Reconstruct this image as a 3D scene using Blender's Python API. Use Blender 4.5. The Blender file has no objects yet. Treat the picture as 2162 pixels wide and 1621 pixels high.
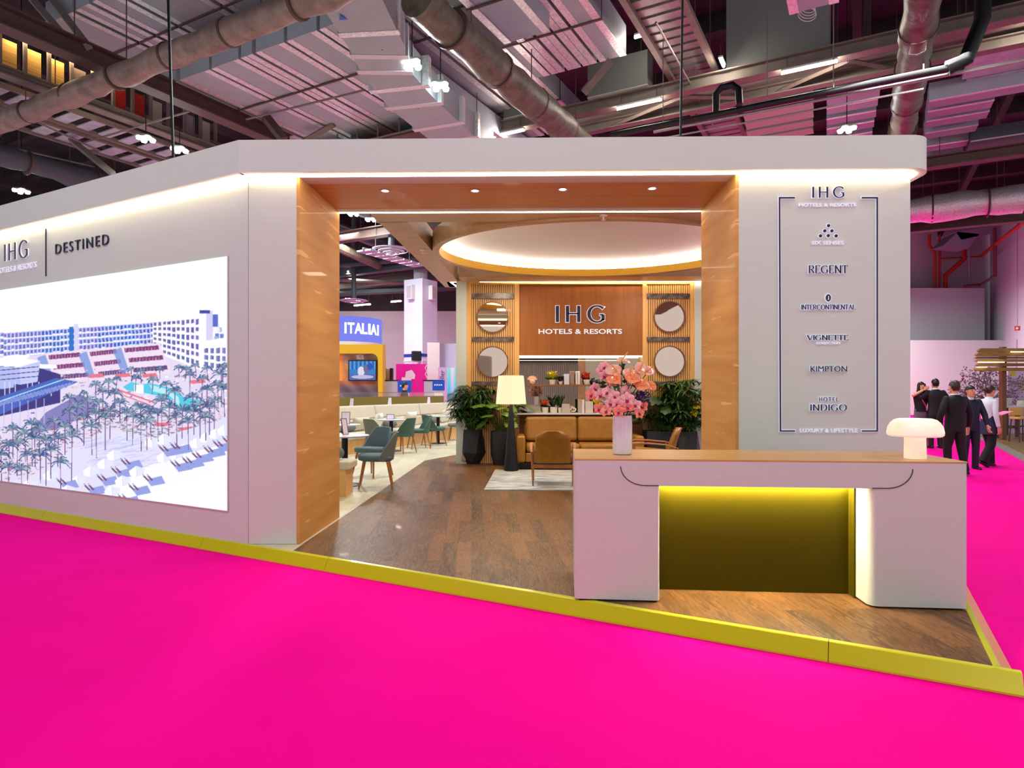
import bpy, bmesh, math, random
import numpy as np
from mathutils import Vector, Matrix
random.seed(7)
rng = np.random.RandomState(7)
scene = bpy.context.scene
col = scene.collection
# ---------------------------------------------------------------- camera
F, CX, HY, EYE = 1360.0, 1081.0, 826.0, 1.5          # focal length in pixels of the 2162x1621 frame
cam_d = bpy.data.cameras.new('camera'); cam = bpy.data.objects.new('camera', cam_d); col.objects.link(cam)
cam.location = (0, 0, EYE); cam.rotation_euler = (math.pi/2, 0, 0)
cam_d.sensor_width = 36; cam_d.lens = F/2162*36; cam_d.shift_y = (HY-810.5)/2162
cam_d.clip_end = 400
scene.camera = cam
# ---------------------------------------------------------------- world and exposure
w = bpy.data.worlds.new('hall_air'); scene.world = w; w.use_nodes = True
w.node_tree.nodes['Background'].inputs[0].default_value = (0.88, 0.88, 1.0, 1)
w.node_tree.nodes['Background'].inputs[1].default_value = 1.45
scene.view_settings.view_transform = 'Standard'; scene.view_settings.look = 'None'
scene.view_settings.exposure = 0.13; scene.view_settings.gamma = 1.0; scene.view_settings.use_curve_mapping = False
scene.cycles.max_bounces = 7; scene.cycles.diffuse_bounces = 4; scene.cycles.glossy_bounces = 4
scene.cycles.transmission_bounces = 4; scene.cycles.transparent_max_bounces = 8
scene.cycles.sample_clamp_indirect = 6; scene.cycles.caustics_reflective = False; scene.cycles.caustics_refractive = False
scene.cycles.use_denoising = True
# unseen fill lights added under the roof to brighten the hall
def area(name, loc, sx, sy, power, color=(1, .97, .95), rot=(0, 0, 0), parent=None, spread=math.pi):
    d = bpy.data.lights.new(name, 'AREA'); d.shape = 'RECTANGLE'; d.size = sx; d.size_y = sy
    d.energy = power; d.color = color; d.spread = spread
    o = bpy.data.objects.new(name, d); col.objects.link(o); o.location = loc; o.rotation_euler = rot
    if parent: o.parent = parent
    return o
for i, (x, y, p) in enumerate([(-7, 3, 220), (0, 0.5, 220), (7, 3, 230), (-9, 14, 210), (7.5, 12, 300), (1, 20, 330), (-6, 27, 560), (12, 24, 480), (0, -8, 250), (-10, 37, 700), (17, 33, 480), (21, 37, 1000), (-20, 24, 500)]):
    area('hall_fill_light', (x, y, 7.9), 2.2, 2.2, p)
# ---------------------------------------------------------------- helpers
def S(r, g, b): # sRGB 0-255 -> linear
    return tuple(((c/255)/12.92 if c/255 <= .04045 else ((c/255+.055)/1.055)**2.4) for c in (r, g, b))
def P(px, py, Y): return Vector(((px-CX)/F*Y, Y, EYE+(HY-py)/F*Y))
def G(px, py, z=0.0):
    Y = (EYE-z)*F/(py-HY); return Vector(((px-CX)/F*Y, Y, z))
A = math.radians(28.5)
U = Vector((-math.cos(A), math.sin(A), 0)); V = Vector((math.sin(A), math.cos(A), 0)); Z = Vector((0, 0, 1))
def along(p, d, px):
    k = (px-CX)/F; t = (k*p.y-p.x)/(d.x-k*d.y); return p+d*t
PZ = 0.10    # platform height
def B(px, py): return G(px, py, PZ)
MATS = {}
def mat(name, color=(.5, .5, .5), rough=.6, metal=0., emit=None, strength=0., noise=0., nscale=6., spec=.4, trans=0., alpha=1., coat=0., stretch=None, bump=0., color2=None):
    if name in MATS: return MATS[name]
    m = bpy.data.materials.new(name); m.use_nodes = True; nt = m.node_tree; b = nt.nodes['Principled BSDF']
    b.inputs['Base Color'].default_value = (*color, 1); b.inputs['Roughness'].default_value = rough
    b.inputs['Metallic'].default_value = metal; b.inputs['Specular IOR Level'].default_value = spec
    b.inputs['Coat Weight'].default_value = coat; b.inputs['Transmission Weight'].default_value = trans; b.inputs['Alpha'].default_value = alpha
    if emit: b.inputs['Emission Color'].default_value = (*emit, 1); b.inputs['Emission Strength'].default_value = strength
    if noise or color2 or bump:
        tc = nt.nodes.new('ShaderNodeTexCoord'); mp = nt.nodes.new('ShaderNodeMapping'); nz = nt.nodes.new('ShaderNodeTexNoise')
        nt.links.new(tc.outputs['Object'], mp.inputs[0]); nt.links.new(mp.outputs[0], nz.inputs[0])
        if stretch: mp.inputs['Scale'].default_value = stretch
        nz.inputs['Scale'].default_value = nscale; nz.inputs['Detail'].default_value = 5; nz.inputs['Roughness'].default_value = .6
        cr = nt.nodes.new('ShaderNodeValToRGB'); c2 = color2 or tuple(min(1, c*(1+noise)) for c in color)
        cr.color_ramp.elements[0].position = .32; cr.color_ramp.elements[1].position = .68
        cr.color_ramp.elements[0].color = (*(color if color2 else tuple(c*(1-noise) for c in color)), 1); cr.color_ramp.elements[1].color = (*c2, 1)
        nt.links.new(nz.outputs[0], cr.inputs[0]); nt.links.new(cr.outputs[0], b.inputs['Base Color'])
        if bump:
            bp = nt.nodes.new('ShaderNodeBump'); bp.inputs['Strength'].default_value = bump; bp.inputs['Distance'].default_value = .02
            nt.links.new(nz.outputs[0], bp.inputs['Height']); nt.links.new(bp.outputs[0], b.inputs['Normal'])
    MATS[name] = m; return m
def glow(name, color, strength):
    if name in MATS: return MATS[name]
    m = bpy.data.materials.new(name); m.use_nodes = True; nt = m.node_tree; nt.nodes.remove(nt.nodes['Principled BSDF'])
    e = nt.nodes.new('ShaderNodeEmission'); e.inputs[0].default_value = (*color, 1); e.inputs[1].default_value = strength
    nt.links.new(e.outputs[0], nt.nodes['Material Output'].inputs[0]); MATS[name] = m; return m
def wood(name, c1, c2, axis=(1, 1, 1), rough=.4, scale=1.0, streak=None, coat=.1):
    if name in MATS: return MATS[name]
    m = bpy.data.materials.new(name); m.use_nodes = True; nt = m.node_tree; b = nt.nodes['Principled BSDF']
    tc = nt.nodes.new('ShaderNodeTexCoord'); mp = nt.nodes.new('ShaderNodeMapping'); mp.inputs['Scale'].default_value = axis
    nt.links.new(tc.outputs['Object'], mp.inputs[0])
    n1 = nt.nodes.new('ShaderNodeTexNoise'); n1.inputs['Scale'].default_value = 2.2*scale; n1.inputs['Detail'].default_value = 6; n1.inputs['Distortion'].default_value = .6
    nt.links.new(mp.outputs[0], n1.inputs[0])
    cr = nt.nodes.new('ShaderNodeValToRGB'); cr.color_ramp.elements[0].position = .3; cr.color_ramp.elements[1].position = .7
    cr.color_ramp.elements[0].color = (*c1, 1); cr.color_ramp.elements[1].color = (*c2, 1)
    nt.links.new(n1.outputs[0], cr.inputs[0]); out = cr.outputs[0]
    if streak:
        n2 = nt.nodes.new('ShaderNodeTexNoise'); n2.inputs['Scale'].default_value = 4.5*scale; n2.inputs['Detail'].default_value = 2
        nt.links.new(mp.outputs[0], n2.inputs[0]); c3 = nt.nodes.new('ShaderNodeValToRGB')
        c3.color_ramp.elements[0].position = .66; c3.color_ramp.elements[1].position = .70
        c3.color_ramp.elements[0].color = (0, 0, 0, 1); c3.color_ramp.elements[1].color = (1, 1, 1, 1)
        mx = nt.nodes.new('ShaderNodeMix'); mx.data_type = 'RGBA'; mx.inputs[7].default_value = (*streak, 1)
        nt.links.new(n2.outputs[0], c3.inputs[0]); nt.links.new(c3.outputs[0], mx.inputs[0]); nt.links.new(out, mx.inputs[6]); out = mx.outputs[2]
    nt.links.new(out, b.inputs['Base Color']); b.inputs['Roughness'].default_value = rough; b.inputs['Coat Weight'].default_value = coat
    MATS[name] = m; return m
class MB:
    def __init__(s): s.v = []; s.f = []
    def add(s, vs, fs):
        o = len(s.v); s.v += [tuple(x) for x in vs]; s.f += [tuple(i+o for i in f) for f in fs]; return s
    def box(s, c, sz, rz=0, M=None):
        hx, hy, hz = sz[0]/2, sz[1]/2, sz[2]/2; R = M or Matrix.Rotation(rz, 3, 'Z'); c = Vector(c)
        vs = [c+R @ Vector((x*hx, y*hy, z*hz)) for z in (-1, 1) for x, y in ((-1, -1), (1, -1), (1, 1), (-1, 1))]
        return s.add(vs, [(3, 2, 1, 0), (4, 5, 6, 7), (0, 1, 5, 4), (1, 2, 6, 5), (2, 3, 7, 6), (3, 0, 4, 7)])
    def bx(s, p, q, a, b, up=Z):   # box from corner p along (q-p), a sideways vector, b up vector
        d = q-p; vs = [p, q, q+a, p+a, p+b, q+b, q+a+b, p+a+b]
        return s.add(vs, [(3, 2, 1, 0), (4, 5, 6, 7), (0, 1, 5, 4), (1, 2, 6, 5), (2, 3, 7, 6), (3, 0, 4, 7)])
    def prism(s, poly, z0, z1, M=None):
        n = len(poly); vs = [Vector((x, y, z0)) for x, y in poly]+[Vector((x, y, z1)) for x, y in poly]
        if M: vs = [M @ x for x in vs]
        return s.add(vs, [tuple(range(n-1, -1, -1)), tuple(range(n, 2*n))]+[(i, (i+1) % n, n+(i+1) % n, n+i) for i in range(n)])
    def quad(s, a, b, c, d): return s.add([a, b, c, d], [(0, 1, 2, 3)])
    def tube(s, pts, r, n=8, cap=True, sx=1., sy=1.):
        pts = [Vector(p) for p in pts]; m = len(pts); rs = r if isinstance(r, (list, tuple)) else [r]*m
        t = (pts[1]-pts[0]).normalized(); a = Vector((0, 0, 1)) if abs(t.z) < .9 else Vector((1, 0, 0)); nx = t.cross(a).normalized(); vs = []
        for i, p in enumerate(pts):
            t = ((pts[min(i+1, m-1)]-pts[max(i-1, 0)])).normalized(); nx = (nx-t*nx.dot(t)).normalized(); ny = t.cross(nx)
            for k in range(n):
                an = 2*math.pi*k/n; vs.append(p+nx*(math.cos(an)*rs[i]*sx)+ny*(math.sin(an)*rs[i]*sy))
        fs = [(i*n+k, i*n+(k+1) % n, (i+1)*n+(k+1) % n, (i+1)*n+k) for i in range(m-1) for k in range(n)]
        if cap: fs += [tuple(range(n-1, -1, -1)), tuple(range((m-1)*n, m*n))]
        return s.add(vs, fs)
    def lathe(s, prof, c=(0, 0, 0), n=24, M=None, sx=1., sy=1., cap=True):
        c = Vector(c); vs = []
        for r, z in prof:
            for k in range(n):
                an = 2*math.pi*k/n; q = Vector((math.cos(an)*r*sx, math.sin(an)*r*sy, z)); vs.append(c+(M @ q if M else q))
        m = len(prof); fs = [(i*n+k, i*n+(k+1) % n, (i+1)*n+(k+1) % n, (i+1)*n+k) for i in range(m-1) for k in range(n)]
        if cap == 'loop': fs += [((m-1)*n+k, (m-1)*n+(k+1) % n, (k+1) % n, k) for k in range(n)]
        if cap is True and prof[0][0] > 1e-6: fs.append(tuple(range(n-1, -1, -1)))
        if cap is True and prof[-1][0] > 1e-6: fs.append(tuple(range((m-1)*n, m*n)))
        return s.add(vs, fs)
    def ball(s, c, r, n=10, M=None):
        rx, ry, rz = r if isinstance(r, (list, tuple)) else (r, r, r); h = max(4, n*2//3)
        prof = [(max(1e-7, math.sin(math.pi*i/h)), -math.cos(math.pi*i/h)) for i in range(h+1)]
        D = Matrix.Diagonal((rx, ry, rz)); return s.lathe(prof, c, n, (M @ D) if M else D)
    def path(s, pts, w, h, z):       # horizontal wall-like band along a plan path; w to the left side of travel
        pts = [Vector((p[0], p[1])) for p in pts]; n = len(pts); L = []
        for i in range(n):
            a = Vector(pts[max(i-1, 0)]); b = Vector(pts[i]); c = Vector(pts[min(i+1, n-1)])
            d1 = (b-a).normalized() if i > 0 else (c-b).normalized(); d2 = (c-b).normalized() if i < n-1 else d1
            n1 = Vector((-d1.y, d1.x)); n2 = Vector((-d2.y, d2.x)); bi = (n1+n2); bi = bi/max(.2, bi.dot(n1)); L.append(b+bi*w)
        vs = []
        for b, l in zip(pts, L): vs += [(b[0], b[1], z), (l.x, l.y, z), (l.x, l.y, z+h), (b[0], b[1], z+h)]
        fs = []
        for i in range(n-1):
            o = 4*i; fs += [(o+k, o+(k+1) % 4, o+4+(k+1) % 4, o+4+k) for k in range(4)]
        return s.add(vs, fs+[(3, 2, 1, 0), (4*n-4, 4*n-3, 4*n-2, 4*n-1)])
    def sweep(s, secs):              # loft through rings of equal length, capped
        n = len(secs[0]); vs = [v for q in secs for v in q]
        fs = [(i*n+k, i*n+(k+1) % n, (i+1)*n+(k+1) % n, (i+1)*n+k) for i in range(len(secs)-1) for k in range(n)]
        return s.add(vs, fs+[tuple(range(n-1, -1, -1)), tuple(range((len(secs)-1)*n, len(secs)*n))])
    def build(s, name, m, parent=None, smooth=False, bevel=0, world=False, subsurf=0):
        me = bpy.data.meshes.new(name); me.from_pydata([tuple(x) for x in s.v], [], s.f)
        bm = bmesh.new(); bm.from_mesh(me); bmesh.ops.recalc_face_normals(bm, faces=bm.faces); bm.to_mesh(me); bm.free()
        return link(name, me, m, parent, smooth, bevel, world, subsurf)
def wmat(o):
    M = Matrix.Translation(o.location) @ o.rotation_euler.to_matrix().to_4x4()
    return (wmat(o.parent) @ M) if o.parent else M
def link(name, me, m, parent=None, smooth=False, bevel=0, world=False, subsurf=0):
    if smooth:
        me.shade_smooth()
        try: me.set_sharp_from_angle(angle=math.radians(38 if smooth is True else smooth))
        except Exception: pass
    o = bpy.data.objects.new(name, me); col.objects.link(o)
    if m: me.materials.append(m)
    if parent:
        o.parent = parent
        if world: me.transform(wmat(parent).inverted())
    elif world:      # give a stand-alone thing its own origin at its base
        xs = np.empty(len(me.vertices)*3, 'f'); me.vertices.foreach_get('co', xs); xs = xs.reshape(-1, 3)
        c = Vector(((xs[:, 0].min()+xs[:, 0].max())/2, (xs[:, 1].min()+xs[:, 1].max())/2, xs[:, 2].min()))
        me.transform(Matrix.Translation(-c)); o.location = c
    if bevel:
        b = o.modifiers.new('bevel', 'BEVEL'); b.width = bevel; b.segments = 3; b.limit_method = 'ANGLE'; b.angle_limit = math.radians(40)
    if subsurf:
        b = o.modifiers.new('subsurf', 'SUBSURF'); b.levels = subsurf; b.render_levels = subsurf
    return o
def tag(o, label=None, cat=None, group=None, kind=None):
    if label: o['label'] = label
    if cat: o['category'] = cat
    if group: o['group'] = group
    if kind: o['kind'] = kind
    return o
def thing(name, label, cat, loc=(0, 0, 0), rz=0, group=None):
    o = bpy.data.objects.new(name, None); col.objects.link(o); o.location = loc; o.rotation_euler = (0, 0, rz); o.empty_display_size = .1
    return tag(o, label, cat, group)
def dup(r, loc, rz=0, label=None, scale=None):
    c = r.copy(); col.objects.link(c); c.location = loc; c.rotation_euler = (0, 0, rz)
    if label: c['label'] = label
    if scale: c.scale = (scale,)*3
    for ch in list(r.children):
        k = ch.copy(); col.objects.link(k); k.parent = c
        for g in list(ch.children):
            q = g.copy(); col.objects.link(q); q.parent = k
    return c
def struct(name, mb, m, **k): return tag(mb.build(name, m, **k), kind='structure')
ORD = ['first', 'second', 'third', 'fourth', 'fifth', 'sixth', 'seventh', 'eighth', 'ninth', 'tenth', 'eleventh', 'twelfth']
# ---- lettering
def frame(o, xd, yd):
    xd = Vector(xd).normalized(); yd = Vector(yd).normalized(); zd = xd.cross(yd); M = Matrix((xd, yd, zd)).transposed().to_4x4(); M.translation = Vector(o); return M
def text_mesh(s, size=1., extrude=.004, offset=0., space=1.):
    c = bpy.data.curves.new('t', 'FONT'); c.body = s; c.size = size; c.extrude = extrude; c.offset = offset; c.align_x = 'LEFT'; c.space_character = space; c.resolution_u = 3
    o = bpy.data.objects.new('t', c); me = bpy.data.meshes.new_from_object(o); bpy.data.objects.remove(o); bpy.data.curves.remove(c); return me
def bounds(me):
    xs = np.empty(len(me.vertices)*3, 'f'); me.vertices.foreach_get('co', xs); xs = xs.reshape(-1, 3); return xs.min(0), xs.max(0)
def put_text(name, s, m, M, width, height, parent=None, depth=.01, offset=0., space=1., z=0.):
    """text fitted into width x height, lower left at the frame's origin"""
    me = text_mesh(s, 1., .5, offset, space); lo, hi = bounds(me)
    sx = width/(hi[0]-lo[0]); sy = height/(hi[1]-lo[1])
    me.transform(Matrix.Diagonal((sx, sy, depth, 1)) @ Matrix.Translation((-lo[0], -lo[1], .5))); me.transform(Matrix.Translation((0, 0, z))); me.transform(M)
    me.materials.clear()
    return link(name, me, m, parent, world=True)
ARC = lambda cx, cy, rx, ry, a0, a1, n=14: [(cx+rx*math.cos(math.radians(a0+(a1-a0)*i/n)), cy+ry*math.sin(math.radians(a0+(a1-a0)*i/n))) for i in range(n+1)]
GL = {'I': (.12, [[(.06, 0), (.06, 1)]]), 'H': (.72, [[(.08, 0), (.08, 1)], [(.64, 0), (.64, 1)], [(.08, .52), (.64, .52)]]),
      'G': (.86, [ARC(.46, .5, .40, .5, 42, 318, 22)+[(.76, .13)], [(.76, .1), (.76, .45)], [(.60, .45), (.78, .45)]]),
      'R': (.68, [[(.1, 0), (.1, 1)], [(.1, 1), (.32, 1)]+ARC(.34, .76, .24, .24, 90, -90)+[(.1, .52)], [(.3, .52), (.66, 0)]]),
      'E': (.58, [[(.1, 0), (.1, 1)], [(.1, 1), (.54, 1), (.54, .88)], [(.1, .53), (.44, .53)], [(.1, 0), (.56, 0), (.56, .14)]]),
      'N': (.78, [[(.1, 0), (.1, 1)], [(.08, 1), (.7, 0)], [(.7, 0), (.7, 1)]]), 'T': (.66, [[(.33, 0), (.33, 1)], [(.02, .86), (.02, 1), (.64, 1), (.64, .86)]]),
      'C': (.8, [ARC(.46, .5, .40, .5, 42, 318, 22)]), 'O': (.9, [ARC(.45, .5, .40, .5, 0, 360, 26)]), 'L': (.56, [[(.1, 1), (.1, 0)], [(.1, 0), (.54, 0), (.54, .14)]]),
      'A': (.78, [[(.04, 0), (.38, 1)], [(.38, 1), (.74, 0)], [(.18, .36), (.6, .36)]]), 'V': (.78, [[(.04, 1), (.4, 0)], [(.4, 0), (.74, 1)]]),
      'D': (.82, [[(.1, 0), (.1, 1)], [(.1, 1), (.3, 1)]+ARC(.32, .5, .42, .5, 90, -90)+[(.1, 0)]]), 'S': (.6, [ARC(.3, .75, .24, .25, 30, 270)+ARC(.3, .25, .26, .25, 90, -150)])}
def stroke_mesh(mb, s, M, width, height, T=.11, t=.045, depth=.008, gap=.2, serif=0., grow=0., z=0.):
    tot = sum(GL[c][0] for c in s)+gap*(len(s)-1); sx = width/tot; x0 = 0
    for c in s:
        for st in GL[c][1]:
            pts = [Vector(((x0+x)*sx, y*height)) for x, y in st]; n = len(pts); l = []; r = []
            for i in range(n):
                d = (pts[min(i+1, n-1)]-pts[max(i-1, 0)]).normalized(); up = d.x*d.y > .05 and c in 'AVN'
                wd = (t+(T-t)*abs(d.y)**1.5*(.3 if up else 1))*height/2+grow; nrm = Vector((-d.y, d.x)); e = d*grow*(1 if i == n-1 else -1 if i == 0 else 0)
                l.append(pts[i]+nrm*wd+e); r.append(pts[i]-nrm*wd+e)
            for i in range(n-1):
                q = [l[i], r[i], r[i+1], l[i+1]]; mb.prism([(a.x, a.y) for a in q], z, z+depth, M)
            if serif:
                for e, o in ((0, 1), (n-1, n-2)):
                    if abs((pts[e]-pts[o]).normalized().y) > .85 and pts[e].y in (0, height):
                        y = pts[e].y; mb.prism([(pts[e].x-serif*height-grow, y-t*height/2-grow), (pts[e].x+serif*height+grow, y-t*height/2-grow), (pts[e].x+serif*height+grow, y+t*height/2+grow), (pts[e].x-serif*height-grow, y+t*height/2+grow)], z, z+depth, M)
        x0 += GL[c][0]+gap
    return mb
# ---- pictures: a numpy canvas carried by a vertex-coloured grid
class Canvas:
    def __init__(s, x0, y0, x1, y1, bg, k=1.):
        s.x0, s.y0, s.k = x0, y0, k; s.h = int((y1-y0)*k); s.w = int((x1-x0)*k); s.a = np.ones((s.h, s.w, 3))*np.array(bg)/255.
    def poly(s, pts, c, al=1.):
        p = np.array([((x-s.x0)*s.k, (y-s.y0)*s.k) for x, y in pts]); xa, ya = np.floor(p.min(0)).astype(int); xb, yb = np.ceil(p.max(0)).astype(int)+1
        xa, ya = max(0, xa), max(0, ya); xb, yb = min(s.w, xb), min(s.h, yb)
        if xa >= xb or ya >= yb: return
        X, Y = np.meshgrid(np.arange(xa, xb)+.5, np.arange(ya, yb)+.5); ins = np.zeros(X.shape, bool); n = len(p)
        for i in range(n):
            ax, ay = p[i]; bx, by = p[(i+1) % n]
            if ay == by: continue
            cr = ((ay > Y) != (by > Y)) & (X < (bx-ax)*(Y-ay)/(by-ay)+ax); ins ^= cr
        s.a[ya:yb, xa:xb][ins] = s.a[ya:yb, xa:xb][ins]*(1-al)+np.array(c)/255.*al
    def line(s, a, b, c, wd=1., al=1.):
        d = Vector((b[0]-a[0], b[1]-a[1])); d = d.normalized() if d.length else Vector((1, 0)); n = Vector((-d.y, d.x))*wd/2
        s.poly([(a[0]+n.x, a[1]+n.y), (b[0]+n.x, b[1]+n.y), (b[0]-n.x, b[1]-n.y), (a[0]-n.x, a[1]-n.y)], c, al)
    def rect(s, x0, y0, x1, y1, c, al=1.): s.poly([(x0, y0), (x1, y0), (x1, y1), (x0, y1)], c, al)
    def sample(s, X, Y):
        fx = np.clip((X-s.x0)*s.k-.5, 0, s.w-1.001); fy = np.clip((Y-s.y0)*s.k-.5, 0, s.h-1.001); ix = fx.astype(int); iy = fy.astype(int); u = (fx-ix)[..., None]; v = (fy-iy)[..., None]
        a = s.a; return (a[iy, ix]*(1-u)+a[iy, ix+1]*u)*(1-v)+(a[iy+1, ix]*(1-u)+a[iy+1, ix+1]*u)*v
def colour_mat(name, strength):
    if name in MATS: return MATS[name]
    m = bpy.data.materials.new(name); m.use_nodes = True; nt = m.node_tree; at = nt.nodes.new('ShaderNodeAttribute'); at.attribute_name = 'Col'
    if strength:
        nt.nodes.remove(nt.nodes['Principled BSDF']); e = nt.nodes.new('ShaderNodeEmission'); e.inputs[1].default_value = strength
        nt.links.new(at.outputs[0], e.inputs[0]); nt.links.new(e.outputs[0], nt.nodes['Material Output'].inputs[0])
    else:
        b = nt.nodes['Principled BSDF']; nt.links.new(at.outputs[0], b.inputs['Base Color']); b.inputs['Roughness'].default_value = .5
    MATS[name] = m; return m
def picture(name, o, xv, yv, nx, ny, fn, m, parent=None):
    """flat grid from corner o along xv and yv; fn(s,t) -> sRGB 0..1 colours"""
    s, t = np.meshgrid(np.linspace(0, 1, nx+1), np.linspace(0, 1, ny+1)); rgb = np.clip(fn(s, t), 0, 1)
    lin = np.where(rgb <= .04045, rgb/12.92, ((rgb+.055)/1.055)**2.4); o, xv, yv = (np.array(a) for a in (o, xv, yv))
    vs = (o+s[..., None]*xv+t[..., None]*yv).reshape(-1, 3); i = np.arange(ny)[:, None]*(nx+1)+np.arange(nx)[None]; i = i.reshape(-1)
    q = np.stack([i, i+1, i+nx+2, i+nx+1], 1); me = bpy.data.meshes.new(name)
    me.vertices.add(len(vs)); me.vertices.foreach_set('co', vs.astype('f').ravel()); me.loops.add(q.size); me.polygons.add(len(q))
    me.loops.foreach_set('vertex_index', q.astype('i').ravel()); me.polygons.foreach_set('loop_start', (np.arange(len(q))*4).astype('i')); me.update(calc_edges=True)
    ca = me.color_attributes.new('Col', 'FLOAT_COLOR', 'POINT'); ca.data.foreach_set('color', np.concatenate([lin.reshape(-1, 3), np.ones((len(vs), 1))], 1).astype('f').ravel())
    return link(name, me, m, parent, world=True)
# ================================================================ materials
M_lam = mat('cream_laminate', S(204, 211, 204), .5, noise=.02, nscale=5, stretch=(.5, .5, 14))
M_wood = wood('oak_veneer', S(190, 134, 64), S(212, 160, 88), (.35, .35, 4), .58, .8, S(236, 186, 118), .03)
M_soff = wood('oak_soffit', S(190, 140, 68), S(208, 156, 82), (.35, 9, 9), .5, 1.0)
M_ring = wood('canopy_veneer', S(172, 136, 98), S(188, 152, 114), (1.2, 5, 5), .45, 1.0)
M_slatw = wood('honey_oak', S(214, 160, 86), S(230, 178, 106), (6, 6, .6), .45, 1.0)
M_sign = wood('walnut_panel', S(140, 78, 18), S(160, 92, 26), (5, 5, .3), .5, 1.2, None, 0)
M_led = glow('warm_led', (1, .83, .56), 20.0)
M_led2 = glow('warm_led_soft', (1, .78, .46), 5.0)
M_white = mat('white_paint', S(226, 222, 220), .5)
M_navy = mat('navy_lettering', S(28, 32, 62), .35)
M_lwh = mat('pale_lettering', S(226, 226, 244), .35, emit=(.8, .85, 1), strength=.25)
M_gold = mat('gold_trim', S(198, 202, 22), .3, metal=.1, coat=.5)
M_black = mat('black_metal', S(14, 14, 17), .45)
M_olive = mat('olive_gold_panel', S(66, 58, 1), .55, spec=.08)
M_mirror = mat('mirror_glass', S(200, 196, 190), .02, metal=1.)
M_pot = mat('charcoal_stone', S(38, 40, 46), .5)
M_leather = mat('tan_leather', S(156, 108, 34), .38, noise=.12, nscale=9)
M_cream = mat('cream_upholstery', S(208, 198, 176), .8, noise=.04, nscale=30)
M_teak = wood('teak', S(150, 88, 40), S(178, 108, 54), (3, 3, 3), .4)
def plank_mat(name, c1, c2, rz, dark, w=.125, L=1.0, rough=.42, grain=S(190, 146, 94), gmix=.27):
    m = bpy.data.materials.new(name); m.use_nodes = True; nt = m.node_tree; b = nt.nodes['Principled BSDF']; N = nt.nodes.new; K = nt.links.new
    tc = N('ShaderNodeTexCoord'); mp = N('ShaderNodeMapping'); mp.inputs['Rotation'].default_value = (0, 0, rz); K(tc.outputs['Object'], mp.inputs[0])
    br = N('ShaderNodeTexBrick'); br.inputs['Color1'].default_value = (*c1, 1); br.inputs['Color2'].default_value = (*c2, 1); br.inputs['Mortar'].default_value = (*dark, 1)
    br.inputs['Scale'].default_value = 1; br.inputs['Mortar Size'].default_value = .0012; br.inputs['Mortar Smooth'].default_value = .2; br.inputs['Brick Width'].default_value = L; br.inputs['Row Height'].default_value = w; br.offset_frequency = 3; br.offset = .37; br.inputs['Bias'].default_value = 0
    K(mp.outputs[0], br.inputs[0])
    # each board shifts the grain by its own colour
    sx = N('ShaderNodeSeparateColor'); K(br.outputs[0], sx.inputs[0]); mm = N('ShaderNodeMath'); mm.operation = 'MULTIPLY'; mm.inputs[1].default_value = 90; K(sx.outputs[0], mm.inputs[0])
    cb = N('ShaderNodeCombineXYZ'); K(mm.outputs[0], cb.inputs[0]); K(mm.outputs[0], cb.inputs[2]); va = N('ShaderNodeVectorMath'); K(mp.outputs[0], va.inputs[0]); K(cb.outputs[0], va.inputs[1])
    m2 = N('ShaderNodeMapping'); m2.inputs['Scale'].default_value = (1.4, 11, 1); K(va.outputs[0], m2.inputs[0])
    nz = N('ShaderNodeTexNoise'); nz.inputs['Scale'].default_value = 1.6; nz.inputs['Detail'].default_value = 6; nz.inputs['Distortion'].default_value = 1.6; K(m2.outputs[0], nz.inputs[0])
    wv = N('ShaderNodeMath'); wv.operation = 'MULTIPLY'; wv.inputs[1].default_value = 34; K(nz.outputs[0], wv.inputs[0]); sn = N('ShaderNodeMath'); sn.operation = 'SINE'; K(wv.outputs[0], sn.inputs[0])
    cr = N('ShaderNodeValToRGB'); cr.color_ramp.elements[0].position = .0; cr.color_ramp.elements[1].position = 1.; cr.color_ramp.elements[0].color = (0, 0, 0, 1); cr.color_ramp.elements[1].color = (1, 1, 1, 1)
    mr = N('ShaderNodeMapRange'); mr.inputs['From Min'].default_value = -1; K(sn.outputs[0], mr.inputs[0])
    n3 = N('ShaderNodeTexNoise'); n3.inputs['Scale'].default_value = 3; K(va.outputs[0], n3.inputs[0]); pr = N('ShaderNodeMath'); pr.operation = 'MULTIPLY'; K(mr.outputs[0], pr.inputs[0]); K(n3.outputs[0], pr.inputs[1])
    p2 = N('ShaderNodeMath'); p2.operation = 'MULTIPLY'; p2.inputs[1].default_value = gmix*1.6; K(pr.outputs[0], p2.inputs[0])
    mx = N('ShaderNodeMix'); mx.data_type = 'RGBA'; mx.inputs[7].default_value = (*grain, 1); K(p2.outputs[0], mx.inputs[0]); K(br.outputs[0], mx.inputs[6]); K(mx.outputs[2], b.inputs['Base Color'])
    b.inputs['Roughness'].default_value = rough; b.inputs['Coat Weight'].default_value = .03; b.inputs['Specular IOR Level'].default_value = .3; return m
M_floor = plank_mat('walnut_planks', S(58, 35, 17), S(112, 72, 37), math.radians(90-3.6), S(52, 28, 16))
M_lounge = plank_mat('pale_stone_planks', S(186, 177, 150), S(204, 195, 168), math.radians(90-3.6), S(170, 160, 134), .16, .9, .4, S(222, 216, 196), .35)
M_carpet = mat('magenta_carpet', S(252, 0, 156), .95, spec=.05, noise=.03, nscale=1.3)
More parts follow.
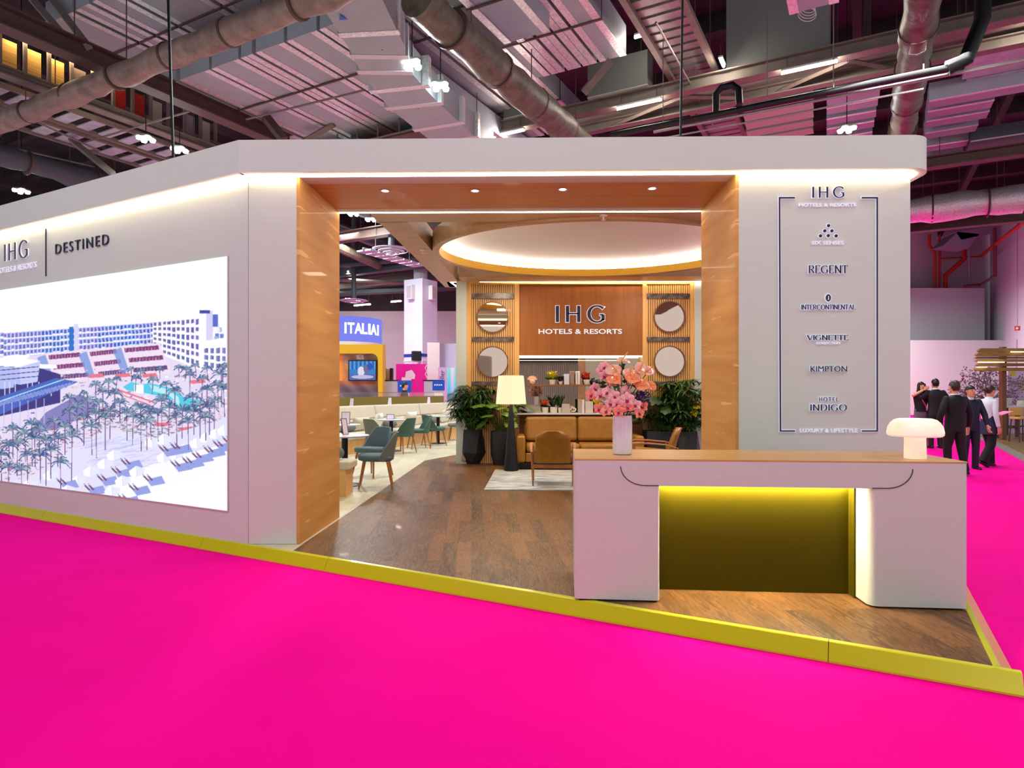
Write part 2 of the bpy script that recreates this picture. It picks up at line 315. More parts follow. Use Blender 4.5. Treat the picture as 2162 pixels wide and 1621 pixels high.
# ================================================================ ground and hall shell
M_pfl = mat('pale_bounce_floor', S(206, 204, 208), .7, noise=.04)  # pale floor out of view, added to bounce neutral light
struct('floor', MB().box((17, 22, -.05), (58, 48, .1)), M_carpet)
struct('floor', MB().box((-37, 22, -.052), (50, 94, .1)), M_pfl); struct('floor', MB().box((24, -14, -.052), (72, 24, .1)), M_pfl)
struct('floor', MB().prism([(3.4, .2), (46, .2), (46, 46), (41.5, 46)], .0002, .002), M_pfl); struct('floor', MB().prism([(-3.2, .2), (-11.2, 10.2), (-12, 10.6), (-12, .2)], .0002, .002), M_pfl)
LF = Vector((.320, 4.397, 0)); Cn = Vector((2.459, 3.236, 0))           # platform front line and right corner
BW = Vector((-2.414, 5.895, 0))                                         # bend between media wall and front
def poly2(pts): return [(p[0], p[1]) for p in pts]
far = 13.5
struct('platform', MB().prism(poly2([Cn, Cn+V*11.0, Vector((3.9, 12.9, 0)), Vector((2.5, 22.5, 0)), Vector((-9, 22.5, 0)), Cn+U*far+V*2, Cn+U*far]), .001, .09), M_black)
b618, b897, b962 = B(618, 1163), B(897, 972), B(962, 960)
struct('platform_floor', MB().prism(poly2([b618, Cn, Cn+V*11, Vector((3.9, 12.9, 0)), Vector((-1.06, 12.9, 0)), b962, b897]), .0901, PZ), M_floor)
struct('lounge_floor', MB().prism(poly2([Cn+U*far, b618, b897, b962, Vector((-1.06, 12.9, 0)), Vector((3.9, 12.9, 0)), Vector((2.5, 22.5, 0)), Vector((-9, 22.5, 0)), Cn+U*far+V*2]), .0901, PZ), M_lounge)
# sloped gold edge trim
def trim(a, b, out, w=.055):
    q = [Vector((0, 0, PZ+.002)), -out*.03+Vector((0, 0, PZ+.004)), -out*.03+Vector((0, 0, PZ-.004)), out*w+Vector((0, 0, 0.0015)), out*(w-.004)+Vector((0, 0, .0145)), out*.004+Vector((0, 0, PZ))]
    q = [q[1], q[0], out*.006+Vector((0, 0, PZ-.001)), out*w+Vector((0, 0, .012)), out*w+Vector((0, 0, .0015)), -out*.03+Vector((0, 0, .0015))]
    return MB().sweep([[a+x for x in q], [b+x for x in q]])
joints = [-.085, .78, 4.55, 6.15, 9.0, 13.5]
for i in range(len(joints)-1):
    struct('trim_%d' % (i+1), trim(Cn+U*(joints[i]+.002), Cn+U*(joints[i+1]-.002), -V), M_gold)
struct('trim_6', trim(Cn+V*11, Cn-V*0.0, Vector((math.cos(A), -math.sin(A), 0)), .09), M_gold)
# hall shell
M_hw = mat('hall_wall_paint', S(196, 186, 196), .8); M_hw2 = mat('grey_wall_panel', S(188, 196, 200), .7); M_roof = mat('dark_roof_deck', S(52, 42, 46), .8, noise=.3, nscale=1.5)
def roof():
    m = MB(); m.box((0, 22, 13.55), (120, 96, .1))
    for k in range(-14, 26): m.bx(U*60+V*(3.0*k)+Z*12.9, U*-60+V*(3.0*k)+Z*12.9, V*.3, Z*.59)
    for k in range(-8, 10): m.bx(U*(5.*k)+V*-40+Z*12.5, U*(5.*k)+V*75+Z*12.5, U*.25, Z*.39)
    return m
struct('ceiling', roof(), M_roof)
struct('wall_back', MB().box((30, 46, 6.7), (50, .4, 13.4)), M_hw); struct('wall_back', MB().box((-25, 46, 3.6), (59.9, .4, 7.2)), M_hw); struct('wall_back', MB().box((-25, 46.1, 10.35), (59.9, .4, 6.29)), M_roof)
struct('wall_left', MB().bx(Vector((-48, 8, 0)), Vector((-24, 46, 0)), Vector((-.3, 0, 0)), Z*6.6), M_hw)
# ================================================================ booth: media wall
E = .14
def FY(x): return 5.895-.0186*(x+1.942)
BO = Vector((BW.x-.036, FY(BW.x)-E+.005, 0))
def lampstrip(name, pts, parent, m=None, z=3.448, w=.022, h=.012): return MB().path(pts, w, h, z).build(name, m or M_led, parent, world=True)
mw = thing('media_wall', 'long cream media wall left of the entrance, lit from its overhang', 'wall', (-5.5, 7.7, PZ))
MB().prism(poly2([BW+U*.001, BW+U*.36+V*.24, BW+U*8.4+V*.24, BW+U*8.4]), PZ+.001, 3.46).build('wall_panel', M_lam, mw, world=True)
MB().path([BO+U*8.4, BO+U*.001], .36, .29, 3.461).build('fascia', M_lam, mw, world=True)
bl = BW-V*.055
lampstrip('light_strip', [bl+U*8.3, bl-U*.015], mw)
# ---- entrance portal
RX0, RX1 = 2.02, 3.61
ep = thing('entrance_portal', 'cream entrance portal with oak lined opening and glowing underside of its fascia', 'portal', (.6, 6.4, PZ))
lx = -1.942; lb = Vector((-1.918, 7.16, 0)); rb = Vector((2.075, 7.06, 0))
MB().prism(poly2([BW+V*.002, Vector((lx-.03, FY(lx), 0)), Vector((lb.x-.03, lb.y, 0)), Vector((-2.55, 7.16, 0)), Vector((-2.6, 6.25, 0))]), PZ+.001, 3.46).build('pillar', M_lam, ep, bevel=.004, world=True)
def rounded(x0, y0, x1, y1, r, corners):
    pts = []
    for i, (cx, cy, a) in enumerate([(x0+r, y0+r, 180), (x1-r, y0+r, 270), (x1-r, y1-r, 0), (x0+r, y1-r, 90)]):
        if i in corners: pts += ARC(cx, cy, r, r, a, a+90, 8)
        else: pts.append([(x0, y0), (x1, y0), (x1, y1), (x0, y1)][i])
    return pts
MB().prism(poly2([Vector((RX0+.03, FY(RX0), 0)), Vector((RX1-.06, FY(RX1), 0)), Vector((RX1-.018, FY(RX1)+.018, 0)), Vector((RX1, FY(RX1)+.06, 0)), Vector((RX1+.02, 7.05, 0)), Vector((rb.x+.03, 7.06, 0))]), PZ+.001, 3.46).build('pillar', M_lam, ep, smooth=True, world=True)
MB().prism(poly2([Vector((lx-.03, FY(lx), 0)), Vector((lx, FY(lx), 0)), lb, Vector((lb.x-.03, lb.y, 0))]), PZ+.001, 3.479).build('reveal_panel', M_wood, ep, world=True)
MB().prism(poly2([Vector((RX0, FY(RX0), 0)), Vector((RX0+.03, FY(RX0), 0)), Vector((rb.x+.03, rb.y, 0)), rb]), PZ+.001, 3.479).build('reveal_panel', M_wood, ep, world=True)
MB().prism(poly2([Vector((lx-.03, FY(lx)-.005, 0)), Vector((RX0+.03, FY(RX0)-.005, 0)), Vector((RX0+.08, 6.93, 0)), Vector((lx, 6.99, 0))]), 3.48, 3.53).build('soffit_panel', M_soff, ep, world=True)
MB().prism(poly2([Vector((lx, 6.99, 0)), Vector((RX0+.08, 6.93, 0)), Vector((RX0+.08, 7.05, 0)), Vector((lx, 7.11, 0))]), 3.475, 3.53).build('rear_lip', M_lam, ep, world=True)
rc = (RX1+.13-.22, FY(3.5)-E+.22)
fp = [BO]+[Vector((p[0], p[1], 0)) for p in ARC(rc[0], rc[1], .22, .22, 272, 360, 12)]+[Vector((RX1+.14, 7.05, 0))]
MB().path(fp, .34, .29, 3.461).build('fascia', M_lam, ep, smooth=True, world=True)
r2 = [Vector((BW.x+.01, FY(BW.x)-.055, 0))]+[Vector((p[0], p[1], 0)) for p in ARC(rc[0], rc[1], .135, .135, 272, 360, 10)]+[Vector((RX1+.055, 6.9, 0))]
lampstrip('light_strip', r2, ep)
lampstrip('light_strip', [Vector((lx+.03, 7.115, 0)), Vector((RX0+.05, 7.055, 0))], ep, z=3.472, w=.03)
# downlights
for i, (px, py) in enumerate([(813, 402), (1003, 402), (1188, 399), (1377, 397)]):
    p = G(px, py, 3.48)
    d = thing('downlight', '%s small round downlight from the left in the oak portal soffit' % ORD[i], 'downlight', (p.x, p.y, 3.478), group='recessed downlights in the portal soffit')
    MB().lathe([(.048, .001), (.05, -.006), (.034, -.004), (.034, .001)], n=20, cap='loop').build('trim_ring', M_white, d, smooth=True)
    MB().lathe([(.0001, -.002), (.033, -.002)], n=16).build('lens', glow('spot_lens', (1, .93, .82), 22), d)
    l = bpy.data.lights.new('downlight_beam', 'SPOT'); l.energy = 42; l.spot_size = 1.5; l.spot_blend = .6; l.color = (1, .82, .58); l.shadow_soft_size = .04
    lo = bpy.data.objects.new('downlight_beam', l); col.objects.link(lo); lo.parent = d; lo.location = (0, 0, -.02)
# ---- media wall screen and lettering
def wl(px, py, off=0.):
    k = (px-CX)/F; o = BW-V*off; t = (k*o.y-o.x)/(U.x-k*U.y); q = o+U*t; return t, EYE+(HY-py)/F*q.y
t0 = wl(482, 800)[0]; zb, zt = .385, 2.762; t1 = t0+5.1
def resort_canvas():
    r = random.Random(3); c = Canvas(-360, 480, 490, 1100, (254, 254, 255)); Lp = lambda a, b, t: (a[0]+(b[0]-a[0])*t, a[1]+(b[1]-a[1])*t)
    for i in range(30): c.rect(-360, 600+i*4, 490, 604+i*4, (232, 234, 252), .02*i)
    # ground
    c.poly([(-360, 745), (490, 715), (490, 1100), (-360, 1100)], (226, 214, 240))
    # hazy town at right
    for i in range(26):
        x = 445+r.random()*45; y = 690+r.random()*60; c.rect(x, y, x+8, y+10, r.choice([(170, 175, 225), (236, 236, 250), (120, 130, 200)]))
    # long hotel wing, roof line A->B, lower line
    def wing(TL, TR, BL, BR, rows, n, base, win, cap):
        c.poly([TL, TR, BR, BL], base); c.poly([TL, TR, Lp(TR, BR, cap), Lp(TL, BL, cap)], (250, 248, 255))
        for i in range(rows):
            v0 = cap+.03+(1-cap-.03)*i/rows; v1 = v0+(1-cap)/rows*.66
            for k in range(n):
                u0 = (k+.18)/n; u1 = (k+.80)/n; w = win[int(u0*len(win))]; w = tuple(max(0, min(255, a+r.randint(-14, 14))) for a in w)
                q = lambda u, v: Lp(Lp(TL, TR, u), Lp(BL, BR, u), v)
                c.poly([q(u0, v0), q(u1, v0), q(u1, v1), q(u0, v1)], w); c.poly([q(k/n, v1), q((k+1)/n, v1), q((k+1)/n, v1+.035), q(k/n, v1+.035)], (248, 246, 255)); c.poly([q(u1-.22/n, v0), q(u1, v0), q(u1, v1), q(u1-.22/n, v1)], (70, 76, 150), .6)
                if r.random() < .5: c.poly([q(u0, v1-.03), q(u1, v1-.03), q(u1, v1), q(u0, v1)], (240, 240, 255))
    wing((-360, 718), (14, 690), (-360, 790), (12, 752), 4, 34, (206, 206, 246), [(120, 126, 200)], .18)
    wing((10, 693), (326, 672), (10, 757), (330, 728), 4, 40, (196, 198, 246), [(128, 126, 200), (120, 124, 204), (70, 110, 196), (64, 120, 206), (128, 124, 200), (84, 110, 200), (60, 116, 204), (92, 112, 200)], .16)
    c.rect(149, 690, 158, 742, (60, 116, 200)); c.rect(159, 684, 168, 744, (214, 208, 244))
    wing((325, 674), (424, 660), (325, 742), (424, 780), 6, 10, (250, 244, 252), [(116, 112, 180)], .08)
    c.poly([(424, 660), (452, 656), (452, 775), (424, 782)], (214, 206, 240)); c.poly([(424, 660), (438, 655), (438, 778), (424, 782)], (250, 246, 254)); c.rect(424, 655, 446, 662, (70, 80, 160)); c.rect(452, 664, 463, 690, (92, 110, 200))
    wing((432, 720), (482, 712), (432, 776), (482, 790), 3, 4, (250, 246, 252), [(130, 126, 190)], .25)
    # stepped terraces
    for x, y, wd in [(95, 745, 80), (182, 738, 70), (255, 730, 86)]:
        for k in range(3):
            X = x+k*9; Y = y+k*21; c.poly([(X, Y), (X+wd, Y-6), (X+wd+6, Y+16), (X+8, Y+24)], (236, 218, 240)); c.poly([(X+10, Y+5), (X+wd-4, Y-1), (X+wd-2, Y+8), (X+12, Y+14)], (130, 70, 120) if k < 2 else (110, 80, 130))
            for j in range(10): c.rect(X+13+j*(wd-18)/10, Y+4, X+14.2+j*(wd-18)/10, Y+12, (220, 190, 220), .7)
        c.poly([(x-14, y+10), (x+4, y+4), (x+20, y+52), (x+6, y+60)], (120, 150, 214), .8)
    # garden and pool
    for i in range(900):
        x = r.uniform(-360, 488); y = r.uniform(778, 875); c.rect(x, y, x+r.uniform(2, 9), y+r.uniform(1, 3), r.choice([(250, 244, 248), (214, 196, 220), (120, 110, 160), (240, 190, 196), (150, 150, 180), (250, 250, 255)]), .9)
    c.poly([(262, 817), (280, 806), (300, 812), (318, 808), (360, 818), (392, 838), (430, 846), (412, 866), (378, 868), (372, 846), (330, 834), (300, 828), (272, 824)], (92, 200, 228))
    c.poly([(318, 812), (352, 820), (380, 838), (384, 860), (360, 834), (326, 826)], (180, 232, 240)); c.rect(286, 812, 306, 830, (250, 248, 254))
    c.line((250, 822), (330, 850), (226, 110, 130), 3); c.line((246, 828), (322, 856), (232, 120, 140), 2.4)
    for x, y in [(318, 792), (205, 793), (262, 792), (420, 805), (230, 865), (345, 895), (395, 905)]: c.poly([(x-16, y-2), (x+14, y-5), (x+18, y+3), (x-13, y+5)], (228, 120, 140))
    # lagoon edge, lawn, red planting
    c.poly([(100, 870), (170, 832), (215, 850), (180, 880), (120, 905), (60, 920)], (112, 110, 176), .8)
    for i in range(1500):
        x = r.uniform(-360, 470); y = r.uniform(870, 925) if x > 150 else r.uniform(900, 1010); c.rect(x, y, x+r.uniform(2, 10), y+r.uniform(1, 3), r.choice([(120, 136, 146), (190, 140, 150), (100, 110, 146), (226, 216, 236), (214, 120, 126), (150, 172, 160), (84, 92, 136), (110, 128, 132)]), .75)
    # sand
    c.poly([(150, 950), (230, 905), (330, 925), (420, 900), (490, 880), (490, 1100), (-360, 1100), (-360, 1060), (60, 1010)], (224, 220, 246)); c.poly([(240, 1010), (380, 960), (490, 935), (490, 1100), (190, 1100)], (244, 243, 254)); c.poly([(300, 1040), (490, 985), (490, 1100), (270, 1100)], (253, 253, 255))
    for i in range(60):
        x = r.uniform(160, 330); y = r.uniform(925, 990); c.line((x, y), (x+r.uniform(20, 50), y-r.uniform(2, 12)), (176, 182, 232), 1.2, .6)
    # pavilions at left
    c.poly([(-360, 800), (20, 756), (130, 790), (130, 850), (-360, 960)], (70, 66, 130))
    for pts in ([(0, 757), (36, 748), (66, 750), (62, 756), (0, 768)], [(0, 765), (50, 756), (88, 762), (44, 775), (0, 773)], [(80, 768), (122, 770), (124, 778), (88, 778)], [(-120, 792), (35, 792), (34, 802), (-120, 812)], [(-360, 810), (-100, 780), (-60, 792), (-360, 830)]): c.poly(pts, (246, 246, 255))
    c.poly([(44, 775), (88, 762), (82, 806), (46, 812)], (196, 200, 244)); c.poly([(0, 774), (44, 775), (46, 812), (0, 806)], (180, 186, 238)); c.poly([(-120, 812), (34, 802), (32, 818), (-120, 836)], (180, 186, 238))
    for y in (782, 792, 802): c.line((0, y), (84, y-8), (70, 74, 140), 1.6)
    for x in (34, 70, 84, 22, 110, 12, 60): c.rect(x, 806, x+2.4, 836, (214, 216, 250))
    c.poly([(-360, 960), (-360, 900), (0, 838), (122, 798), (168, 806), (120, 826), (0, 876)], (84, 104, 190)); c.line((0, 848), (140, 800), (170, 220, 250), 2.4); c.line((-360, 920), (0, 848), (170, 220, 250), 2.4)
    for i in range(60):
        x = -300+i*7.4; y = 938-(x+300)*.262; c.line((x, y-2), (x+22, y-18), (196, 206, 250), 1.3, .8)
    for i in range(26): x = -330+i*17; c.rect(x, 852-(x*.12), x+2.2, 905-x*.12, (190, 196, 240), .8)
    # parasols, loungers, shadows
    for x, y in [(225, 976), (245, 958), (195, 992), (168, 1012), (262, 1012), (292, 992), (240, 1034), (350, 962), (375, 955), (395, 944), (325, 930), (350, 925), (420, 932), (440, 920), (460, 912), (478, 905), (110, 1000), (146, 1032), (66, 1020)]:
        c.poly([(x+20, y+20), (x+52, y+12), (x+60, y+28), (x+30, y+34)], (150, 160, 224)); c.poly([(x-17, y+2), (x-2, y-9), (x+17, y-3), (x+14, y+8), (x, y+14), (x-14, y+12)], (254, 254, 255)); c.poly([(x-2, y-9), (x+17, y-3), (x+14, y+8), (x, y+14)], (226, 228, 248)); c.line((x-2, y-9), (x, y+14), (206, 208, 236), 1)
        for k in (0, 1): c.line((x+14+k*9, y+12), (x+24+k*9, y+22), (120, 80, 110), 3); c.line((x+12+k*9, y+8), (x+15+k*9, y+14), (130, 140, 190), 2.2)
    # palms
    def palm(x, y, h, s):
        b = r.choice([(72, 78, 130), (84, 90, 136), (60, 70, 120)]); c.line((x, y), (x+r.uniform(-2, 2), y+h), (112, 84, 130), 1.6)
        for k in range(15):
            a = math.radians(-190+200*k/14+r.uniform(-8, 8)); l = s*r.uniform(.85, 1.3); g = r.choice([(96, 116, 150), (120, 142, 166), (74, 92, 140), (150, 170, 186)]); mx, my = x+math.cos(a)*l*.6, y+math.sin(a)*l*.6
            c.line((x, y), (mx, my), g, 2.3); c.line((mx, my), (x+math.cos(a)*l, y+math.sin(a)*l+l*.35), b if k % 2 == 0 else g, 1.8)
    for x, y, h, s in [(70, 895, 90, 18), (100, 930, 95, 20), (40, 935, 70, 20), (30, 905, 60, 17), (155, 920, 95, 22), (130, 975, 60, 18), (180, 880, 60, 16), (165, 860, 60, 16), (205, 872, 95, 20), (225, 880, 70, 17), (270, 870, 60, 16), (300, 862, 90, 20), (320, 868, 60, 18), (344, 845, 70, 18), (375, 880, 70, 18), (400, 890, 60, 18), (425, 855, 70, 20), (445, 858, 60, 18), (410, 838, 50, 16), (372, 826, 60, 16), (245, 830, 50, 15), (220, 826, 40, 14), (430, 800, 40, 13), (404, 792, 40, 13), (470, 790, 70, 18), (475, 820, 60, 18), (280, 780, 25, 9), (300, 784, 25, 9), (250, 800, 20, 9), (180, 830, 22, 9), (340, 780, 20, 9), (380, 776, 20, 9), (415, 772, 22, 9), (5, 960, 60, 18), (60, 960, 60, 18), (86, 905, 60, 16), (118, 890, 60, 15), (150, 870, 50, 15)]: palm(x, y, h, s)
    for k in range(40): palm(r.uniform(-350, -5), r.uniform(900, 1000), 60, 18)
    for x, y, h, s in [(20, 985, 50, 18), (48, 990, 50, 18), (88, 960, 60, 20), (110, 950, 60, 20), (76, 925, 60, 20), (55, 915, 60, 18), (22, 940, 60, 18), (126, 925, 60, 20), (140, 900, 60, 18), (196, 900, 60, 18), (212, 850, 40, 16), (236, 868, 60, 20), (256, 850, 40, 16), (284, 880, 60, 20), (312, 890, 60, 20), (336, 872, 60, 20), (360, 860, 60, 20), (388, 866, 60, 20), (412, 868, 50, 18), (436, 880, 50, 18), (456, 846, 60, 18), (462, 812, 50, 16), (440, 822, 40, 15), (354, 812, 30, 12), (326, 802, 30, 12), (290, 798, 30, 12), (232, 806, 30, 12), (205, 812, 30, 12), (188, 846, 40, 15), (150, 840, 30, 14), (396, 780, 24, 11), (440, 778, 24, 11), (474, 774, 30, 13)]: palm(x, y, h, s)
    return c
RC = resort_canvas()
def resort(s, t):
    # s runs to the right, t up, on the screen itself
    T = t1+(t0-t1)*s; X = BW.x+U.x*T; Y = BW.y+U.y*T; Zz = zb+(zt-zb)*t
    px = CX+F*X/Y; py = HY-F*(Zz-EYE)/Y; return RC.sample(np.clip(px, -355, 489), py)
vs = thing('video_screen', 'large lit video screen on the media wall showing a beach resort from above', 'screen', tuple(BW+U*((t0+t1)/2)-V*.004+Z*zb))
o0 = BW+U*t1-V*.014
MB().bx(BW+U*(t1+.006)-V*.002+Z*(zb-.006), BW+U*(t0-.006)-V*.002+Z*(zb-.006), -V*.010, Z*(zt-zb+.012)).build('bezel', M_lam, vs, world=True); vsb = vs.children[0]
picture('display', tuple(o0+Z*zb), tuple(-U*(t1-t0)), (0, 0, zt-zb), 560, 430, resort, colour_mat('screen_glow', 1.0), vsb)
# lettering on the media wall
def wall_frame(px, py, off=.001):
    t, z = wl(px, py, off); return frame(BW-V*off+U*t+Z*z, -U, Z)
def span(px0, px1, py0, py1, off=.001):
    ta, za = wl(px0, py1, off); tb, zb_ = wl(px0, py0, off); tc, _ = wl(px1, py1, off); return ta-tc, zb_-za
def outlined(parent, parts, s, M, wd, ht, **k):
    for ch_i, c in enumerate([s]):
        stroke_mesh(MB(), c, M, wd, ht, depth=.012, grow=.006 if ht > .12 else .003, **k).build('white_edge', M_lwh, parent, world=True)
        stroke_mesh(MB(), c, M, wd, ht, depth=.006, z=.0125, **k).build('letters', M_navy, parent, world=True)
g = thing('wall_lettering', 'navy three letter monogram high on the media wall, left of the thin divider line', 'lettering', tuple(BW+U*4.1+Z*3.05))
wd, ht = span(12, 62, 517, 552); wf = wall_frame(12, 552); outlined(g, 1, 'IHG', wf, wd, ht, T=.13, t=.06, gap=.28)
g = thing('wall_lettering', 'pale line of small capitals under the monogram on the media wall', 'lettering', tuple(BW+U*4.1+Z*2.93))
wd, ht = span(-6, 78, 562, 576); put_text('letters', 'HOTELS & RESORTS', M_lwh, wall_frame(-6, 579), wd, ht*.85, g, .01, .01)
ta, za = wl(98, 583); tb, zb2 = wl(98, 483)
tag(MB().bx(BW+U*(ta+.006)-V*.001+Z*za, BW+U*(ta-.006)-V*.001+Z*za, -V*.01, Z*(zb2-za)).build('divider_line', M_navy, None, world=True), 'thin upright navy line between the two words on the media wall', 'lettering')
g = thing('wall_lettering', 'dark capitals reading DESTINED above the video screen', 'lettering', tuple(BW+U*3+Z*3.1))
wd, ht = span(119, 231, 516, 537); put_text('letters', 'DESTINED', M_navy, wall_frame(119, 537), wd, ht, g, .014, -.012, 1.3)
# ================================================================ right pillar lettering
def pf(px, py, off=.001):
    k = (px-CX)/F; a = 5.895-.0186*1.942-off; Y = a/(1+.0186*k); return Vector((k*Y, Y, EYE+(HY-py)/F*Y))
XD = Vector((1, -.0186, 0)).normalized()
def pt(name, s, m, px0, px1, py0, py1, parent, off=0., **k):
    p = pf(px0, py1); q = pf(px1, py0); put_text(name, s, m, frame(p, XD, Z), (q-p).dot(XD), q.z-p.z, parent, .01, off, **k)
def ps(s, px0, px1, py0, py1, parent, **k):
    p = pf(px0, py1); q = pf(px1, py0); M = frame(p, XD, Z); wd = (q-p).dot(XD); ht = q.z-p.z; gr = .006 if ht > .09 else .0035
    stroke_mesh(MB(), s, M, wd, ht, depth=.010, grow=gr, **k).build('white_edge', M_lwh, parent, world=True)
    stroke_mesh(MB(), s, M, wd, ht, depth=.005, z=.0105, **k).build('letters', M_navy, parent, world=True)
def sg(lbl, px, py): return thing('wall_lettering', lbl, 'lettering', tuple(pf(px, py)))
g = sg('navy three letter monogram at the top of the list on the right pillar', 1748, 418); ps('IHG', 1714, 1782, 395, 418, g, T=.14, t=.06, gap=.34)
g = sg('pale line of capitals under the monogram on the right pillar', 1748, 438); pt('letters', 'HOTELS & RESORTS', M_lwh, 1686, 1807, 429, 437, g, .012)
g = sg('triangle of six navy dots over small pale capitals on the right pillar', 1748, 517)
for dx, dy in [(1748, 477), (1740, 488), (1755, 488), (1731, 498.5), (1747.5, 498), (1764, 498.5)]:
    p = pf(dx, dy); M = frame(p, XD, Z)
    MB().prism(ARC(0, 0, .021, .021, 0, 345, 15), 0, .010, M).build('white_edge', M_lwh, g, world=True); MB().prism(ARC(0, 0, .014, .014, 0, 345, 15), .0102, .015, M).build('dot', M_navy, g, world=True)
pt('letters', 'SIX SENSES', M_lwh, 1713, 1781, 509, 517, g, .012)
g = sg('navy serif word REGENT on the right pillar', 1747, 577); ps('REGENT', 1706, 1788, 561, 577, g, T=.16, t=.06, gap=.12, serif=.09)
g = sg('oval navy emblem over the serif word INTERCONTINENTAL on the right pillar', 1748, 655)
em = lambda a, b: [(a*math.sin(t)*abs(math.sin(t))**.25, -b*math.cos(t)) for t in [2*math.pi*i/28 for i in range(28)]]
M = frame(pf(1747.5, 629), XD, Z); MB().prism(em(.031, .043), 0, .010, M).build('white_edge', M_lwh, g, world=True); MB().prism(em(.023, .033), .0102, .014, M).build('emblem', M_navy, g, world=True)
stroke_mesh(MB(), 'I', frame(pf(1746.2, 632.5)+Vector((0, -.015, 0)), XD, Z), .011, .032, T=.2, t=.12, depth=.002, serif=.2).build('emblem_letter', M_lwh, g, world=True)
ps('INTERCONTINENTAL', 1691, 1804, 643.5, 653.5, g, T=.16, t=.07, gap=.10, serif=.07)
g = sg('navy word VIGNETTE over tiny pale capitals on the right pillar', 1747, 728); ps('VIGNETTE', 1703, 1789, 707.5, 718, g, T=.24, t=.05, gap=.12, serif=.05); pt('letters', 'COLLECTION', M_lwh, 1723, 1773, 721.5, 727, g, .012)
g = sg('thin navy word KIMPTON on the right pillar', 1747, 785); pt('white_edge', 'KIMPTON', M_lwh, 1709, 1787, 772, 785, g, .018); pt('letters', 'KIMPTON', M_navy, 1710, 1786, 772.5, 784.5, g, -.012, z=.0105)
g = sg('navy word INDIGO under the small word HOTEL on the right pillar', 1747, 867); ps('HOTEL', 1728, 1769, 838.5, 846.5, g, T=.15, t=.09, gap=.3); ps('INDIGO', 1710, 1786, 853.5, 866.5, g, T=.2, t=.05, gap=.16)
g = sg('pale words LUXURY & LIFESTYLE at the foot of the list on the right pillar', 1748, 914); pt('letters', 'LUXURY & LIFESTYLE', M_lwh, 1688, 1810, 904.5, 913, g, .01)
for sx, xs in (('left', (1645, 1676)), ('right', (1851, 1820))):
    g = thing('frame_line', 'thin navy bracket line on the %s side of the brand list' % sx, 'lettering', tuple(pf(xs[0], 910)))
    xb = xs[0]+(2 if sx == 'left' else 0)
    q = [pf(xs[1], 418), pf(xs[0], 418), pf(xb, 909.5), pf(xs[1], 909.5)]
    for m, w2, zz, nm in ((M_lwh, .012, .0, 'white_edge'), (M_navy, .006, .006, 'line')):
        mb = MB()
        for a, b in zip(q[:-1], q[1:]):
            d = (b-a).normalized(); n = Vector((d.z, 0, -d.x)); mb.bx(a-d*w2-n*w2-Vector((0, zz, 0)), b+d*w2-n*w2-Vector((0, zz, 0)), n*2*w2, Vector((0, -.006, 0)))
        mb.build(nm, m, g, world=True)
# ================================================================ reception counter
ca, cb_ = Vector((.419, 4.317, 0)), Vector((2.909, 4.112, 0)); cx_ = (cb_-ca).normalized(); cy_ = Vector((-cx_.y, cx_.x, 0)); CL = (cb_-ca).length
ct = thing('reception_counter', 'cream reception counter with oak top and a glowing olive recess, at the platform corner', 'counter', (ca.x, ca.y, PZ), math.atan2(cx_.y, cx_.x))
D = .72
body = MB()
def leg_poly(x0, x1, flip):
    r = .055; pts = []
    if not flip: pts = [(x0+.012, 0), (x1-.02, 0)]+ARC(x1-.02, .02, .02, .02, 270, 360, 5)[1:]+[(x1, D), (x0, D), (x0, .012)]
    else: pts = ARC(x0+r, r, r, r, 180, 270, 8)+[(x1-.012, 0), (x1, .012), (x1, D), (x0, D)]
    return pts
MB().prism(leg_poly(0, .562, False), .012, .772).build('side_block', M_lam, ct, smooth=True)
MB().prism(leg_poly(CL-.600, CL, True), .012, .772).build('side_block', M_lam, ct, smooth=True)
MB().prism(leg_poly(.03, .54, False), .001, .012).build('plinth', M_black, ct); MB().prism([(CL-.55, .03), (CL-.03, .03), (CL-.03, D-.03), (CL-.55, D-.03)], .001, .012).build('plinth', M_black, ct)
MB().prism([(.012, 0), (CL-.012, 0), (CL, .012), (CL, D), (0, D), (0, .012)], .7722, .938).build('front_beam', M_lam, ct)
MB().box((CL/2, D/2, .9445), (CL, D, .013)).build('countertop', wood('oak_top', S(196, 146, 78), S(214, 166, 96), (.5, 8, 8), .35), ct, bevel=.003)
for sx, x, y0 in ((1, .306, .935), (-1, CL-.335, .935)):
    pts = [(x, .9)]+[(x+sx*(.16-.16*math.cos(a)), .9-.125*math.sin(a)) for a in [math.pi/2*i/10 for i in range(1, 11)]]+[(x+sx*.25, .775)]
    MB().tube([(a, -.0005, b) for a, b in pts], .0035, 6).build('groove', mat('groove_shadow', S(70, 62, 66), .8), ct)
x0, x1 = .562, CL-.600
MB().box(((x0+x1)/2, .30, .387), (x1-x0+.0, .02, .770)).build('recess_panel', M_olive, ct)
for x in (x0+.006, x1-.006): MB().box((x, .245, .387), (.01, .09, .770)).build('recess_side', M_olive, ct)
MB().box(((x0+x1)/2, .262, .766), (x1-x0-.06, .03, .010)).build('light_strip', glow('counter_led', (1, .86, .50), 260), ct)
